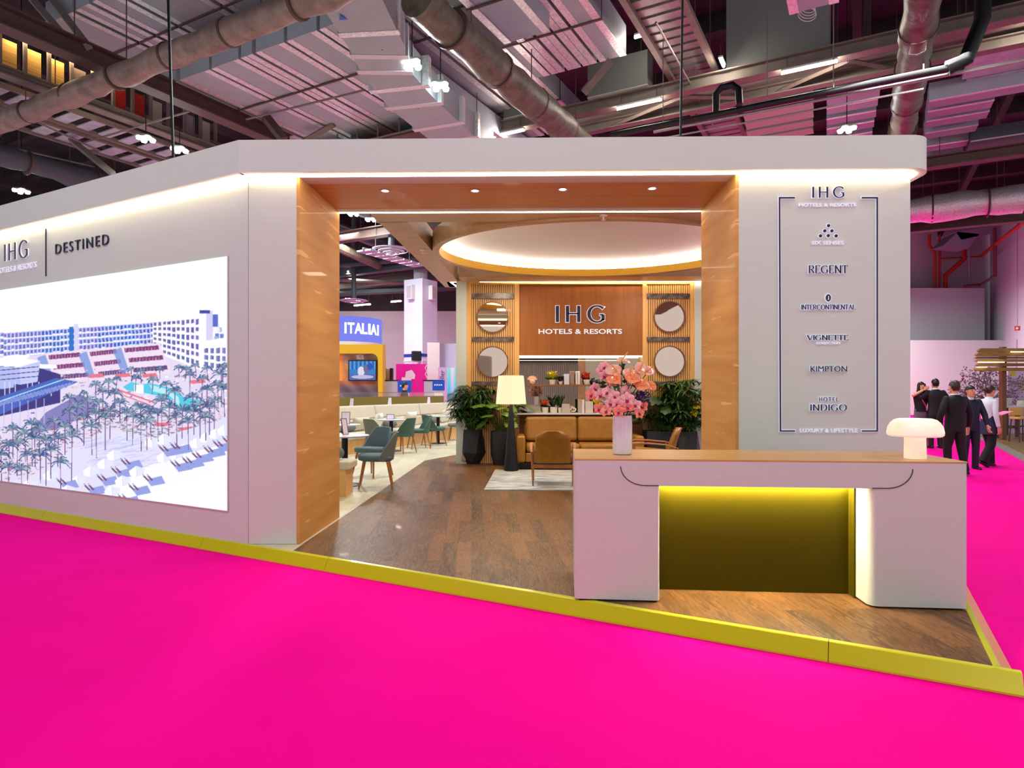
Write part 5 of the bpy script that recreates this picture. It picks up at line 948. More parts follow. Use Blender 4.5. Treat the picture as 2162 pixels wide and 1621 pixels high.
for lb, x0, x1, y0, Y in (('grey service counter under the right blue sign', 895, 928, 804, 24), ('grey service counter behind the divider, left of the seated person', 808, 838, 804, 24.6)):
    p = P(x0, y0, Y); t = thing('service_counter', lb, 'counter', (P((x0+x1)/2, 0, Y).x, Y+.25, 0)); a = P(x0, 800, Y); b = P(x1, y0, Y); MB().box(((a.x+b.x)/2, Y+.3, b.z/2), (b.x-a.x, .5, b.z-.004)).build('body', mat('grey_counter', S(176, 176, 190), .5), t, world=True); MB().box(((a.x+b.x)/2, Y+.3, b.z+.022), (b.x-a.x+.1, .56, .04)).build('counter_top', M_black, t, world=True)
t = thing('doorway_unit', 'dark framed opening beside the yellow stand with a lit shelf inside', 'doorway', tuple(P(818, 0, 27).xy)+(0.,))
for x0, x1 in ((809, 813), (823, 828)): a = P(x0, 800, 27); b = P(x1, 777, 27); MB().prism([(a.x, 27), (b.x, 27), (b.x, 27.3), (a.x, 27.3)], .0015, b.z).build('post', M_black, t, world=True)
a = P(813, 800, 27); b = P(823, 778, 27); MB().prism([(a.x, 27.25), (b.x, 27.25), (b.x, 27.3), (a.x, 27.3)], .0015, b.z).build('lit_back', mat('warm_lit_panel', S(214, 180, 130), .6), t, world=True)
# ================================================================ right of the booth
tag(MB().bx(Vector((33.9, 45.7, 0.001)), Vector((22.4, 24.5, 0.001)), Vector((.35, -.18, 0)), Z*13).build('wall_right', mat('hall_wall_white', S(214, 220, 230), .7), None, world=True), kind='structure')
def bk(name, m, px0, px1, py0, py1, Y, dep, parent=None, ground=False):
    a = P(px0, py1, Y); b = P(px1, py0, Y); z0 = .0015 if ground else a.z; return MB().box(((a.x+b.x)/2, Y+dep/2, (z0+b.z)/2), (b.x-a.x, dep, b.z-z0)).build(name, m, parent, world=True)
tag(bk('partition', mat('blush_partition', S(206, 216, 214), .6), 1700, 2136, 718, 880, 41, .3, None, True), 'long pale exhibition partition along the far right side of the hall', 'partition')
tag(bk('partition', M_hw2, 1700, 2079, 608, 725, 43.5, .4, None, True), 'tall grey wall panel rising behind the pale partition at far right', 'partition')
# pipes on the far right wall
M_redp = mat('red_pipe_paint', S(178, 44, 26), .45); M_brnp = mat('brown_pipe_paint', S(110, 56, 62), .5); M_gpipe = mat('grey_pipe_paint', S(150, 150, 166), .5)
def pipe(name, lb, pts, Y, r, m, n=10): return tag(MB().tube([P(x, y, Y) for x, y in pts], r, n).build(name, m, None, smooth=True, world=True), lb, 'pipe')
pipe('fire_pipe', 'leftmost red riser pipe with a jog on the far right wall', [(1962, 495), (1962, 518), (1974, 534), (1974, 609)], 44.6, .10, M_redp); pipe('fire_pipe', 'thinner straight red riser pipe beside the jogged one', [(1984, 495), (1984, 609)], 44.7, .08, M_redp)
pipe('fire_pipe', 'red riser pipe with a long diagonal offset on the far right wall', [(2036, 505), (2036, 546), (1996, 582), (1996, 609)], 44.5, .15, M_redp); pipe('fire_pipe', 'thin red cross pipe linking the risers on the far right wall', [(1986, 546), (2036, 543), (2070, 541)], 44.8, .05, M_redp)
tag(MB().tube([P(2070, 541, 44.0), P(2100, 517, 39.5), P(2162, 468, 33), P(2230, 410, 28)], .11, 10).build('fire_pipe', M_redp, None, smooth=True, world=True), 'orange red pipe climbing along the right hall wall', 'pipe')
tag(MB().tube([P(2100, 480, 39.3), P(2101, 582, 39.3), P(2070, 602, 42.8), P(2034, 604, 43.2)], .10, 10).build('drain_pipe', M_brnp, None, smooth=True, world=True), 'dark brown drain pipe dropping down the right hall wall', 'pipe')
pipe('conduit_pipe', 'grey vertical conduit on the far right wall between the red pipes and the corner', [(2046, 510), (2046, 607)], 44.3, .08, M_gpipe)
t = thing('air_duct', 'pale panelled duct end above the red pipes on the far right wall', 'duct', tuple(P(2030, 515, 42)))
for a, b, c, d in (((1992, 518), (2022, 489), (2068, 494), (2045, 524)), ((2018, 490), (2096, 476), (2100, 490), (2030, 506))): mb = MB(); q = [P(x, y, 42) for x, y in (a, b, c, d)]; mb.add(q+[v+Vector((0, 1.2, 0)) for v in q], [(3, 2, 1, 0), (4, 5, 6, 7)]+[(i, (i+1) % 4, 4+(i+1) % 4, 4+i) for i in range(4)]); mb.build('panel', M_gpipe, t, world=True)
t = thing('fire_alarm', 'small red alarm box on the right hall wall', 'alarm', tuple(P(2148, 696, 34.6))); MB().box(P(2148, 693, 34.6), (.22, .12, .24), rz=-1.07).build('box', M_redp, t, world=True); MB().ball(P(2148, 693, 34.5), .06, 10).build('bell', M_white, t, world=True)
tag(MB().tube([P(2148, 440, 34.7), P(2148, 688, 34.7)], .02, 6).build('alarm_conduit', M_gpipe, None, world=True), 'thin conduit running up the right hall wall from the alarm box', 'pipe')
tag(MB().tube([P(2147, 716, 34.4), P(2146, 780, 34.4)], .03, 6).build('alarm_conduit', M_gpipe, None, world=True), 'short conduit below the alarm box on the right hall wall', 'pipe')
# plank roofed stand
fl2 = [G(2060, 918, .05), G(2106, 931, .05), G(2190, 972, .05), G(2700, 960, .05), G(2400, 895, .05), G(2100, 897, .05)]
struct('stand_floor', MB().prism(poly2(fl2), .0015, .05), plank_mat('dull_planks', S(104, 80, 46), S(124, 98, 60), .4, S(70, 54, 34)))
e = [fl2[0], fl2[1], fl2[2], fl2[3]]
struct('stand_edge', MB().path([(p.x, p.y) for p in e], -.22, .03, .0016), mat('grey_edge', S(130, 124, 116), .5))
M_plk = wood('rough_plank', S(118, 84, 20), S(158, 116, 36), (2, 2, 12), .6); M_pst = wood('brown_post', S(96, 60, 24), S(120, 78, 34), (8, 8, 1), .6)
t = thing('plank_canopy', 'rough brown plank canopy on a post at the far right stand', 'canopy', tuple(P(2122, 0, 19).xy)+(.05,))
for i, (x0, y0, y1) in enumerate([(2066, 735, 743.5), (2062, 744, 752), (2059, 753, 757), (2061, 758, 763.5), (2063, 766.5, 773), (2059, 776, 783)]):
    a = P(x0, y1, 19-.12*(i % 2)); b = P(2290, y0, 19-.12*(i % 2)); mb = MB(); n = 8; h = b.z-a.z
    o = MB().add([(a.x, a.y, a.z+h*.3), (a.x+.06, a.y, a.z), (b.x, a.y, a.z), (b.x, a.y, b.z), (a.x+.09, a.y, b.z), (a.x+.02, a.y, a.z+h*.7)]+[(a.x, a.y+.09, a.z+h*.3), (a.x+.06, a.y+.09, a.z), (b.x, a.y+.09, a.z), (b.x, a.y+.09, b.z), (a.x+.09, a.y+.09, b.z), (a.x+.02, a.y+.09, a.z+h*.7)], [(5, 4, 3, 2, 1, 0), (6, 7, 8, 9, 10, 11)]+[(k, (k+1) % 6, 6+(k+1) % 6, 6+k) for k in range(6)]).build('plank', M_plk, t, world=True)
a = P(2118, 900, 19.2); b = P(2127, 732, 19.2); MB().box(((a.x+b.x)/2, 19.3, (.051+b.z)/2), (b.x-a.x, .14, b.z-.051)).build('post', M_pst, t, world=True)
for x0, x1, y in ((2066, 2121, 764.5), (2063, 2084, 775), (2135, 2162, 742.5)): MB().bx(P(x0, y+.7, 18.82), P(x1, y+.7, 18.82), Vector((0, .03, 0)), Z*.02).build('light_strip', M_led2, t, world=True)
t = thing('poster', 'lilac poster with a yellow sun mark behind the canopy post', 'poster', tuple(P(2150, 0, 22).xy)+(.05,)); a = P(2128, 858, 22); b = P(2190, 783, 22); MB().prism([(a.x, 22), (b.x, 22), (b.x, 22.06), (a.x, 22.06)], .052, b.z).build('panel', mat('lilac_poster', S(222, 198, 232), .5), t, world=True)
MB().lathe([(.0001, 0), (.10, 0)], tuple(P(2139, 788, 21.99)), 16, Matrix.Rotation(math.pi/2, 3, 'X'), cap=False).build('sun_mark', M_yst, t, world=True); MB().lathe([(.0001, 0), (.20, 0)], tuple(P(2160, 812, 21.99)), 16, Matrix.Rotation(math.pi/2, 3, 'X'), sx=.6, cap=False).build('sun_mark', mat('pale_yellow', S(236, 206, 130), .5), t, world=True)
for i in range(5): MB().box(P(2141, 800+i*8, 21.99), (.24, .006, .03)).build('printed_line', mat('mauve_print', S(180, 150, 200), .5), t, world=True)
# high tables and stools
M_dkw = wood('dark_walnut', S(56, 32, 20), S(76, 46, 28), (6, 6, 1), .45)
def htable(lb, p, wd, d, h, m_top):
    t = thing('high_table', lb, 'table', tuple(p)); MB().box((0, 0, h-.03), (wd, d, .06)).build('table_top', m_top, t, bevel=.01)
    for sx in (-1, 1):
        for sy in (-1, 1): MB().box((sx*(wd/2-.06), sy*(d/2-.06), (h-.06)/2), (.08, .08, h-.06)).build('leg', M_dkw, t)
    MB().box((0, d/2-.06, .3), (wd-.2, .04, .05)).build('footrest', M_dkw, t)
htable('dark legged high table behind the woman in the white blouse', Vector((P(2127, 0, 20.2).x, 20.2, .051)), 1.1, .6, 1.0, M_white); htable('dark legged high table at the right edge behind the stool', Vector((P(2172, 0, 21.0).x, 21.0, .051)), 1.2, .6, .98, M_white)
def stool(lb, p):
    t = thing('bar_stool', lb, 'stool', tuple(p)); MB().prism(rounded(-.22, -.2, .22, .2, .08, (0, 1, 2, 3)), .66, .72).build('seat', mat('mustard_seat', S(206, 160, 84), .7), t, bevel=.01); MB().box((0, .2, .86), (.40, .04, .22)).build('backrest', mat('mustard_seat', (0, 0, 0)), t, bevel=.02)
    for sx in (-1, 1):
        for sy in (-1, 1): MB().tube([(sx*.2, sy*.19, 0), (sx*.16, sy*.15, .66)], .018, 6).build('leg', M_dkw, t)
    MB().box((0, -.175, .25), (.36, .025, .03)).build('footrest', M_dkw, t)
stool('bar stool with a mustard seat at the right edge', Vector((P(2156, 0, 18.4).x, 18.4, .051)))
o = MB().lathe([(.0001, 0), (.28, .0), (.42, .10), (.46, .22), (.44, .23), (.38, .12), (.0001, .06)], (P(2112, 0, 20.2).x, 20.2, 1.0525), 24, sx=.75, sy=.55).build('serving_basin', M_white, None, smooth=True, world=True); tag(o, 'white oval basin on the high table behind the woman', 'basin')
t = thing('card_stand', 'white information card on the table under the plank canopy', 'card', (P(2117, 0, 20.35).x, 20.38, 1.0525)); MB().box((0, 0, .12), (.28, .02, .24), M=Matrix.Rotation(-.1, 3, 'X')).build('card', M_white, t); MB().box((0, .05, .005), (.2, .12, .01)).build('foot', M_white, t)
o = MB().lathe([(.0001, 0), (.13, 0), (.15, .05), (.12, .16), (.10, .17), (.0001, .17)], (P(2158, 0, 20.9).x, 20.9, 1.0325), 20).build('glass_jar', mat('pale_green_jar', S(200, 206, 186), .3), None, smooth=True, world=True); tag(o, 'round pale jar on the high table at the right edge', 'jar')
# bare blossom tree
tr = thing('blossom_tree', 'bare grey branching tree behind the group of people at right', 'tree', (P(2085, 0, 21.5).x, 21.5, .0515)); r = random.Random(12); br = MB(); bl2 = MB()
def grow(p, d, l, rad, depth):
    q = p+d*l; m = p.lerp(q, .5)+Vector((r.gauss(0, .04), r.gauss(0, .04), 0))*l; br.tube([p, m, q], [rad, rad*.85, rad*.65], 5, cap=False)
    if depth == 0:
        for _ in range(3): bl2.ball(q+Vector((r.gauss(0, .05), r.gauss(0, .05), r.gauss(0, .05))), r.uniform(.012, .03), 5)
        return
    for _ in range(3 if depth > 1 else 2):
        nd = (d+Vector((r.gauss(0, .62), r.gauss(0, .5), r.gauss(.0, .42)))).normalized(); grow(q, nd, l*r.uniform(.6, .85), rad*.62, depth-1)
br.tube([(0, 0, 0), (0, 0, .6), (.03, 0, 1.15)], [.06, .05, .045], 8)
for a in (-1.0, -.6, -.2, .25, .7, 1.0): grow(Vector((.03, 0, 1.1)), Vector((math.sin(a), r.gauss(0, .4), math.cos(a)*.7)).normalized(), .42, .028, 4)
br.build('trunk', mat('grey_bark', S(96, 78, 84), .8), tr); bl2.build('blossom', mat('dusky_blossom', S(126, 104, 122), .7), tr)
# ================================================================ people
M_skin = mat('skin', S(214, 160, 126), .5); M_hair = mat('black_hair', S(20, 16, 16), .45); M_brown = mat('brown_hair', S(58, 40, 28), .45)
def skin_body(name, joints, edges, m, parent):
    ks = list(joints); me = bpy.data.meshes.new(name); me.from_pydata([joints[k][0] for k in ks], [(ks.index(a), ks.index(b)) for a, b in edges], [])
    o = bpy.data.objects.new(name, me); col.objects.link(o); o.parent = parent; o.modifiers.new('skin', 'SKIN'); me.materials.append(m)
    for i, k in enumerate(ks): rr = joints[k][1]; me.skin_vertices[0].data[i].radius = rr if isinstance(rr, tuple) else (rr, rr)
    me.skin_vertices[0].data[0].use_root = True; s = o.modifiers.new('sub', 'SUBSURF'); s.levels = 2; s.render_levels = 2; return o
def ell(c, rx, ry, n=20, pw=.8): return [Vector((c[0]+math.copysign(abs(math.cos(a))**pw, math.cos(a))*rx, c[1]+math.copysign(abs(math.sin(a))**pw, math.sin(a))*ry, c[2])) for a in [2*math.pi*k/n for k in range(n)]]
def hand(name, w_, d, side, parent, m, curl=.5):
    """palm, four unequal bent fingers and a thumb; w_ wrist, d direction of the hand, side = thumb direction"""
    d = Vector(d).normalized(); s = (Vector(side)-d*Vector(side).dot(d)).normalized(); n = d.cross(s); w_ = Vector(w_); mb = MB()
    mb.sweep([[w_+d*u+s*(math.cos(a)*x)+n*(math.sin(a)*y) for a in [2*math.pi*k/10 for k in range(10)]] for u, x, y in ((-.015, .024, .02), (.02, .032, .018), (.06, .04, .016), (.09, .04, .013), (.098, .034, .009))])
    for i, l in enumerate((.068, .078, .072, .056)):
        b = w_+d*.088+s*(.03-.02*i); q1 = b+(d-n*.15*curl*2).normalized()*l*.45; q2 = q1+(d*.75-n*curl*1.3).normalized()*l*.32; q3 = q2+(d*.3-n*curl*1.8).normalized()*l*.25; mb.tube([b, q1, q2, q3], [.0095, .009, .008, .006], 7)
    b = w_+d*.025+s*.03; q1 = b+(d*.7+s*.7).normalized()*.035; q2 = q1+(d*.95+s*.2-n*.4*curl).normalized()*.032; mb.tube([b, q1, q2], [.012, .0105, .007], 7); return mb
def person(lb, loc, rz, H, pose, top, bot, hair, hairc=None, female=False, shoe=None, collar=None, neckz=0):
    k = H/1.75; t = thing('person', lb, 'person', loc, rz); V3 = lambda a: Vector(a)*k
    sh = .16 if female else .185; el = pose.get('el', [(-.25, -.03, 1.14), (.25, -.03, 1.14)]); wr = pose.get('wr', [(-.27, .06, .90), (.27, .06, .90)]); kn_ = pose.get('kn', [(-.10, .02, .50), (.10, .02, .50)]); an = pose.get('an', [(-.11, -.02, .085), (.11, -.02, .085)])
    hy = pose.get('head', (0, .015)); J = {'pelvis': (V3((0, 0, .95)), (.14*k, .10*k)), 'belly': (V3((0, 0, 1.10)), (.125*k, .09*k)), 'chest': (V3((0, -.01, 1.28)), (.15*k, .10*k)), 'neck0': (V3((0, -.015, 1.44)), .062*k), 'neck1': (V3((hy[0]*.5, hy[1]*.4, 1.51)), .052*k)}
    E = [('pelvis', 'belly'), ('belly', 'chest'), ('chest', 'neck0'), ('neck0', 'neck1')]
    for i, s in enumerate((-1, 1)):
        J['sh%d' % i] = (V3((s*sh, -.015, 1.40)), .055*k); J['el%d' % i] = (V3(el[i]), .042*k); J['wr%d' % i] = (V3(wr[i]), .028*k); J['hp%d' % i] = (V3((s*.09, 0, .88)), .085*k); J['kn%d' % i] = (V3(kn_[i]), .055*k); J['an%d' % i] = (V3(an[i]), .036*k)
        E += [('chest', 'sh%d' % i), ('sh%d' % i, 'el%d' % i), ('el%d' % i, 'wr%d' % i), ('pelvis', 'hp%d' % i), ('hp%d' % i, 'kn%d' % i), ('kn%d' % i, 'an%d' % i)]
    sb = skin_body('body', J, E, M_skin, t); bpy.context.view_layer.update(); skm = bpy.data.meshes.new_from_object(sb.evaluated_get(bpy.context.evaluated_depsgraph_get())); bpy.data.objects.remove(sb); fl3 = MB(); fl3.add([v.co for v in skm.vertices], [tuple(p.vertices) for p in skm.polygons])
    # head with face
    hc = V3((hy[0], hy[1], 1.625)); yaw = pose.get('yaw', 0); tl_ = pose.get('nod', 0); R = Matrix.Rotation(yaw, 3, 'Z') @ Matrix.Rotation(tl_, 3, 'X')
    mb = MB(); secs = []
    for z, rx, ry, cy in ((-.125, .028, .03, .055), (-.11, .045, .055, .04), (-.08, .058, .075, .018), (-.04, .068, .088, .006), (0, .074, .096, 0), (.04, .075, .098, -.004), (.075, .066, .086, -.008), (.10, .048, .062, -.01), (.118, .02, .028, -.01)): secs.append([hc+R @ (Vector((math.cos(a)*rx, math.sin(a)*ry+cy, z))*k) for a in [2*math.pi*q/20 for q in range(20)]])
    mb.sweep(secs)
    mb.sweep([[hc+R @ (Vector((x+math.cos(a)*w2, y+math.sin(a)*w2*.8, z))*k) for a in [2*math.pi*q/8 for q in range(8)]] for x, y, z, w2 in ((0, .092, .025, .007), (0, .104, -.005, .010), (0, .112, -.022, .013), (0, .098, -.034, .010))])
    for s in (-1, 1): mb.ball(hc+R @ (Vector((s*.076, -.008, -.005))*k), (.010*k, .02*k, .03*k), 8, R)
    mb.tube([V3((hy[0]*.5, hy[1]*.4-.01, 1.47)), hc+R @ (Vector((0, -.01, -.06))*k)], [.056*k, .05*k], 14)
    fl3.add(mb.v, mb.f)
    for i in (0, 1): hd = (V3(wr[i])-V3(el[i])).normalized(); hm = hand('hand', V3(wr[i])+hd*.01, pose.get('hd', [hd, hd])[i], pose.get('thumb', [(0, 1, 0), (0, 1, 0)])[i], t, M_skin, pose.get('curl', .5)); fl3.add(hm.v, hm.f)
    bod = fl3.build('body', M_skin, t, smooth=70)
    ey = MB(); bw = MB()
    for s in (-1, 1): ey.ball(hc+R @ (Vector((s*.031, .086, .012))*k), (.011*k, .006*k, .006*k), 8, R); bw.box(hc+R @ (Vector((s*.031, .090, .036))*k), (.032*k, .006*k, .006*k), M=R)
    ey.build('eyes', M_black, t); bw.build('eyebrows', hairc or M_hair, t)
    MB().ball(hc+R @ (Vector((0, .088, -.064))*k), (.024*k, .010*k, .008*k), 10, R).build('mouth', mat('lips', S(170, 84, 78), .4), t)
    # hair cap
    hb = MB(); secs = []; lo_ = {'short': -.075, 'crop': -.07, 'long': -.36, 'bun': -.07}[hair]
    for i in range(9):
        u = i/8; z = .128*math.cos(u*1.5)+(.0 if u < .6 else 0); rr = math.sin(u*1.5)
        secs.append([hc+R @ (Vector((math.cos(a)*.084*rr, math.sin(a)*.106*rr-.012-(.0), z+ (.028*max(0, math.sin(a))**.5*u if u > .55 else 0)))*k) for a in [2*math.pi*q/24 for q in range(24)]])
    hb.sweep(secs)
    bk_ = []
    for z in np.linspace(.012 if hair != 'long' else .05, lo_, 7):
        if hair != 'long':
            f_ = max(0, min(1, (.012-z)/(.012-lo_))); wx, wy = .0838-.017*f_, .1057-.030*f_; s0, s1 = 180+26*f_, 360-26*f_
            bk_.append([hc+R @ (Vector((math.cos(a)*wx, math.sin(a)*wy-.012, z))*k) for a in [math.radians(d) for d in np.linspace(s0, s1, 14)]]+[hc+R @ (Vector((math.cos(a)*wx*.86, math.sin(a)*wy*.80-.012, z))*k) for a in [math.radians(d) for d in np.linspace(s1, s0, 14)]]); continue
        w2 = .084+.035*min(1, max(0, -z/.2)); bk_.append([hc+R @ (Vector((math.cos(a)*w2, math.sin(a)*(.100 if hair != 'long' else .085)-.014, z-.02))*k) for a in [math.radians(d) for d in np.linspace(168, 372, 14)]]+[hc+R @ (Vector((math.cos(a)*w2*.93, math.sin(a)*.085-.012, z-.02))*k) for a in [math.radians(d) for d in np.linspace(372, 168, 14)]])
    hb.sweep(bk_)
    if hair == 'long':
        for sx in (-1, 1): hb.tube([hc+R @ (Vector((sx*.06, .03, .07))*k), hc+R @ (Vector((sx*.088, .035, -.04))*k), hc+R @ (Vector((sx*.10, .05, -.18))*k), hc+R @ (Vector((sx*.09, .09, -.33))*k)], [.03*k, .034*k, .042*k, .02*k], 10)
    if hair == 'bun': hb.ball(hc+R @ (Vector((0, -.13, .0))*k), (.05*k, .045*k, .05*k), 12, R)
    hb.build('hair', hairc or M_hair, t, smooth=60)
    # upper garment
    g = MB(); w1 = 1.0 if not female else .86; hem = pose.get('hem', .84)
    g.sweep([ell(V3((0, y, z)), rx*k*w1, ry*k) for z, rx, ry, y in ((hem, .178, .120, 0), (.95, .172, .125, 0), (1.08, .162, .118, 0), (1.20, .178, .124, -.005), (1.32, .20, .126, -.01), (1.39, .205, .108, -.012), (1.43, .165, .092, -.014), (1.462, .085, .07, -.015), (1.478, .064, .062, -.014))])
    sl = pose.get('sleeve', 1.0)
    for i, s in enumerate((-1, 1)):
        a, b, c = V3((s*sh*.92, -.012, 1.395)), V3(el[i]), V3(wr[i])
        if sl > .6: c2 = b.lerp(c, (sl-.5)*2*.96); pts = [a, a.lerp(b, .5), b, b.lerp(c2, .5), c2]; rad = [.064, .064, .058, .051, .043]
        else: pts = [a, a.lerp(b, .3), a.lerp(b, .55)]; rad = [.062, .062, .058]
        g.tube(pts, [q*k*(w1 if female else 1) for q in rad], 14); g.ball(a, .066*k*w1, 12)
    g.build('jacket' if not female else 'blouse', top, t, smooth=60)
    # lower garment
    l = MB(); l.sweep([ell(V3((0, 0, z)), rx*k*(w1+.06 if female else 1), ry*k) for z, rx, ry in ((.80, .165, .115), (.88, .172, .12), (.96, .165, .115), (1.03, .155, .108))])
    fl_ = pose.get('flare', 0.)
    for i, s in enumerate((-1, 1)): a, b, c = V3((s*.085, 0, .86)), V3(kn_[i]), V3(an[i])-Vector((0, 0, .02)); l.tube([a, a.lerp(b, .5), b, b.lerp(c, .5), c], [q*k for q in (.098, .090, .072+fl_*.3, .066+fl_*.7, .062+fl_)], 14)
    l.build('trousers', bot, t, smooth=60)
    for i, s in enumerate((-1, 1)):
        c = V3(an[i]); ang = pose.get('toe', [0, 0])[i]; d = Vector((s*.12, math.cos(ang), math.sin(ang))).normalized(); sd = MB(); c0 = c+Vector((0, 0, -.045*k))
        n_ = Vector((d.y, -d.x, 0)).normalized(); up = n_.cross(d); up = up if up.z > 0 else -up
        sd.sweep([[c0+d*(u*k)+n_*(math.cos(a)*x*k)+up*(math.sin(a)*y*k+(y-.036)*k) for a in [2*math.pi*q/12 for q in range(12)]] for u, x, y in ((-.085, .024, .03), (-.06, .036, .036), (0, .036, .04), (.08, .042, .03), (.14, .04, .022), (.175, .022, .014))]); sd.build('shoe', shoe or M_black, t, smooth=60)
    if collar: MB().sweep([ell(V3((hy[0]*.3, hy[1]*.2-.012, z)), rx*k, ry*k) for z, rx, ry in ((1.445, .082, .078), (1.475, .070, .066), (1.502, .064, .062), (1.503, .056, .054))]).build('collar', collar, t, smooth=60)
    return t
M_suit = mat('black_suit', S(16, 17, 22), .7); M_nsuit = mat('navy_suit', S(20, 30, 54), .7); M_blous = mat('white_blouse', S(212, 224, 236), .6); M_bklk = mat('black_cloth', S(12, 12, 14), .8); M_gtr = mat('grey_trousers', S(96, 90, 104), .7); M_shirt = mat('white_shirt', S(232, 232, 238), .6)
def gp(px, Y): return Vector(((px-CX)/F*Y, Y, .001))
person('man in a black suit seen from behind, walking away right of the counter lamp', gp(2016, 11.6), math.radians(3), 1.70, {'el': [(-.29, -.04, 1.13), (.28, -.02, 1.13)], 'wr': [(-.30, .06, .90), (.30, .05, .88)], 'hem': .80, 'kn': [(-.11, .05, .5), (.11, -.01, .5)], 'an': [(-.11, .02, .085), (.13, -.1, .1)]}, M_suit, M_suit, 'crop', M_brown, collar=M_shirt)
person('man in a navy suit facing the viewer, half hidden by the man in black', gp(2048, 12.45), math.radians(172), 1.62, {'yaw': math.radians(12), 'el': [(-.27, .02, 1.13), (.25, -.02, 1.13)], 'wr': [(-.27, .12, .92), (.26, .06, .9)]}, M_nsuit, M_nsuit, 'short', collar=M_shirt)
wm = person('woman in a white blouse and navy apron walking right, reading a leaflet', gp(2088, 12.85), math.radians(-78), 1.62, {'yaw': math.radians(-6), 'nod': math.radians(-16), 'head': (0, .04), 'el': [(-.20, .0, 1.13), (.21, -.06, 1.12)], 'wr': [(-.12, .26, 1.12), (.24, -.02, .86)], 'kn': [(-.09, .12, .50), (.09, -.04, .49)], 'an': [(-.09, .12, .085), (.09, -.26, .13)], 'toe': [0, -.5], 'flare': .035, 'hem': 1.0, 'hd': [(.2, 1, 0), (0, .2, -1)], 'curl': .7}, M_blous, M_bklk, 'bun', M_brown, True, collar=M_shirt)
k_ = 1.62/1.75
MB().sweep([ell(Vector((0, y*k_, z*k_)), rx*k_, ry*k_) for z, rx, ry, y in ((.70, .20, .19, .02), (.80, .19, .165, .01), (.92, .172, .138, 0), (1.04, .146, .118, 0), (1.09, .142, .112, 0))]).build('apron', mat('navy_apron', S(30, 32, 66), .7), wm, smooth=60)
MB().box((.0, .125, 1.17), (.05, .012, .24)).build('tie', mat('purple_tie', S(70, 30, 90), .5), wm); MB().tube([(-.04, .02, 1.37), (-.03, .13, 1.2), (-.02, .17, .98)], .006, 6).build('lanyard', mat('plum_lanyard', S(110, 50, 110), .5), wm); MB().box((-.02, .175, .90), (.10, .006, .16)).build('badge', M_white, wm)
MB().box((-.06, .40, 1.06), (.21, .30, .006), M=Matrix.Rotation(.25, 3, 'X')).build('leaflet', mat('pink_leaflet', S(226, 130, 176), .5), wm)
bpy.context.view_layer.update(); lf = wm.children[-1]; wp = wmat(wm) @ Vector((-.06, .40, 1.06)); lf.parent = None; lf.data.transform(Matrix.Translation((.06, -.40, -1.06))); lf.location = wp; lf.rotation_euler = (0, 0, math.radians(-78)); tag(lf, 'open pink leaflet held by the woman in the white blouse', 'leaflet')
wl2 = person('woman with long black hair and grey trousers raising an arm across her face', gp(1944, 17.2), math.radians(176), 1.76, {'el': [(-.22, .03, 1.12), (.30, .20, 1.38)], 'wr': [(-.26, .10, .92), (.04, .22, 1.53)], 'thumb': [(0, 1, 0), (0, 0, 1)], 'sleeve': .4, 'hem': .98}, M_bklk, M_gtr, 'long', None, True)
MB().tube([(.09, .06, 1.46), (.04, .125, 1.3), (-.06, .14, 1.1), (-.08, .13, .98)], .012, 6).build('lanyard', mat('pink_lanyard', S(214, 60, 130), .5), wl2)
person('man in a black suit with both hands raised, far behind the counter lamp', gp(1975, 17.0), math.radians(-8), 1.84, {'el': [(-.32, .06, 1.22), (.33, .06, 1.22)], 'wr': [(-.16, .22, 1.42), (.16, .22, 1.42)], 'hem': .82, 'thumb': [(1, 0, 0), (-1, 0, 0)]}, M_suit, M_suit, 'short', collar=M_shirt)
person('man in black with short dark hair, seen in profile beyond the divider wall', gp(854, 21.6), math.radians(-75), 1.82, {'nod': math.radians(-8)}, M_bklk, M_bklk, 'short')
# ================================================================ stand behind the viewer, seen in the mirrors of the logo wall
t = thing('slat_screen', 'pale slatted screen of the stand opposite, seen in the niche mirror', 'screen', (2.2, -6, 0)); mb = MB(); mb.box((0, -.06, 1.45), (4.6, .04, 2.88))
for i in range(46): mb.box((-2.27+.1*i, 0, 1.45), (.055, .07, 2.88))
mb.build('slats', wood('pale_slats', S(170, 156, 140), S(196, 182, 164), (5, 5, .5)), t); MB().box((0, 0, 3.05), (4.7, .3, .3)).build('header', M_black, t)
t = thing('opposite_stand', 'white curved stand with a dark sign opposite the booth, seen in the mirrors', 'stand', (-3.2, -7, 0)); MB().lathe([(2.2, .002), (2.2, 3.2), (2.0, 3.2), (2.0, .002)], n=40, cap='loop').build('wall', M_white, t, smooth=True); MB().box((0, 2.3, 2.5), (2.2, .12, .7)).build('sign_board', M_navy, t)
# ================================================================ services under the hall roof
M_duct = mat('grey_duct_board', S(158, 166, 176), .55, noise=.06, nscale=2); M_duct2 = mat('dark_duct_side', S(66, 72, 78), .5); M_foil = mat('silver_foil_tape', S(236, 238, 240), .3, metal=.55, noise=.25, nscale=18, bump=1.0)
M_beam = mat('brown_steel', S(88, 66, 62), .6, noise=.15, nscale=3); M_beam2 = mat('taupe_steel', S(124, 112, 104), .6, noise=.12, nscale=3); M_lag = mat('lagged_pipe', S(140, 118, 108), .5, noise=.35, nscale=3.2, bump=1.0); M_lag2 = mat('brown_lagging', S(98, 90, 76), .5, noise=.4, nscale=4, bump=1.0)
M_galv = mat('galvanised_steel', S(150, 152, 146), .4, metal=.5, noise=.1); M_pan = mat('grey_acoustic_panel', S(116, 118, 116), .7); M_creamp = mat('cream_panel', S(176, 182, 166), .7); M_ctile = mat('lilac_tile', S(180, 190, 200), .6, noise=.2, nscale=3)
M_tube = glow('tube_light', (1, .92, .78), 130); M_bay = glow('bay_light', (.80, 1, .96), 60)
ROOF = 13.49
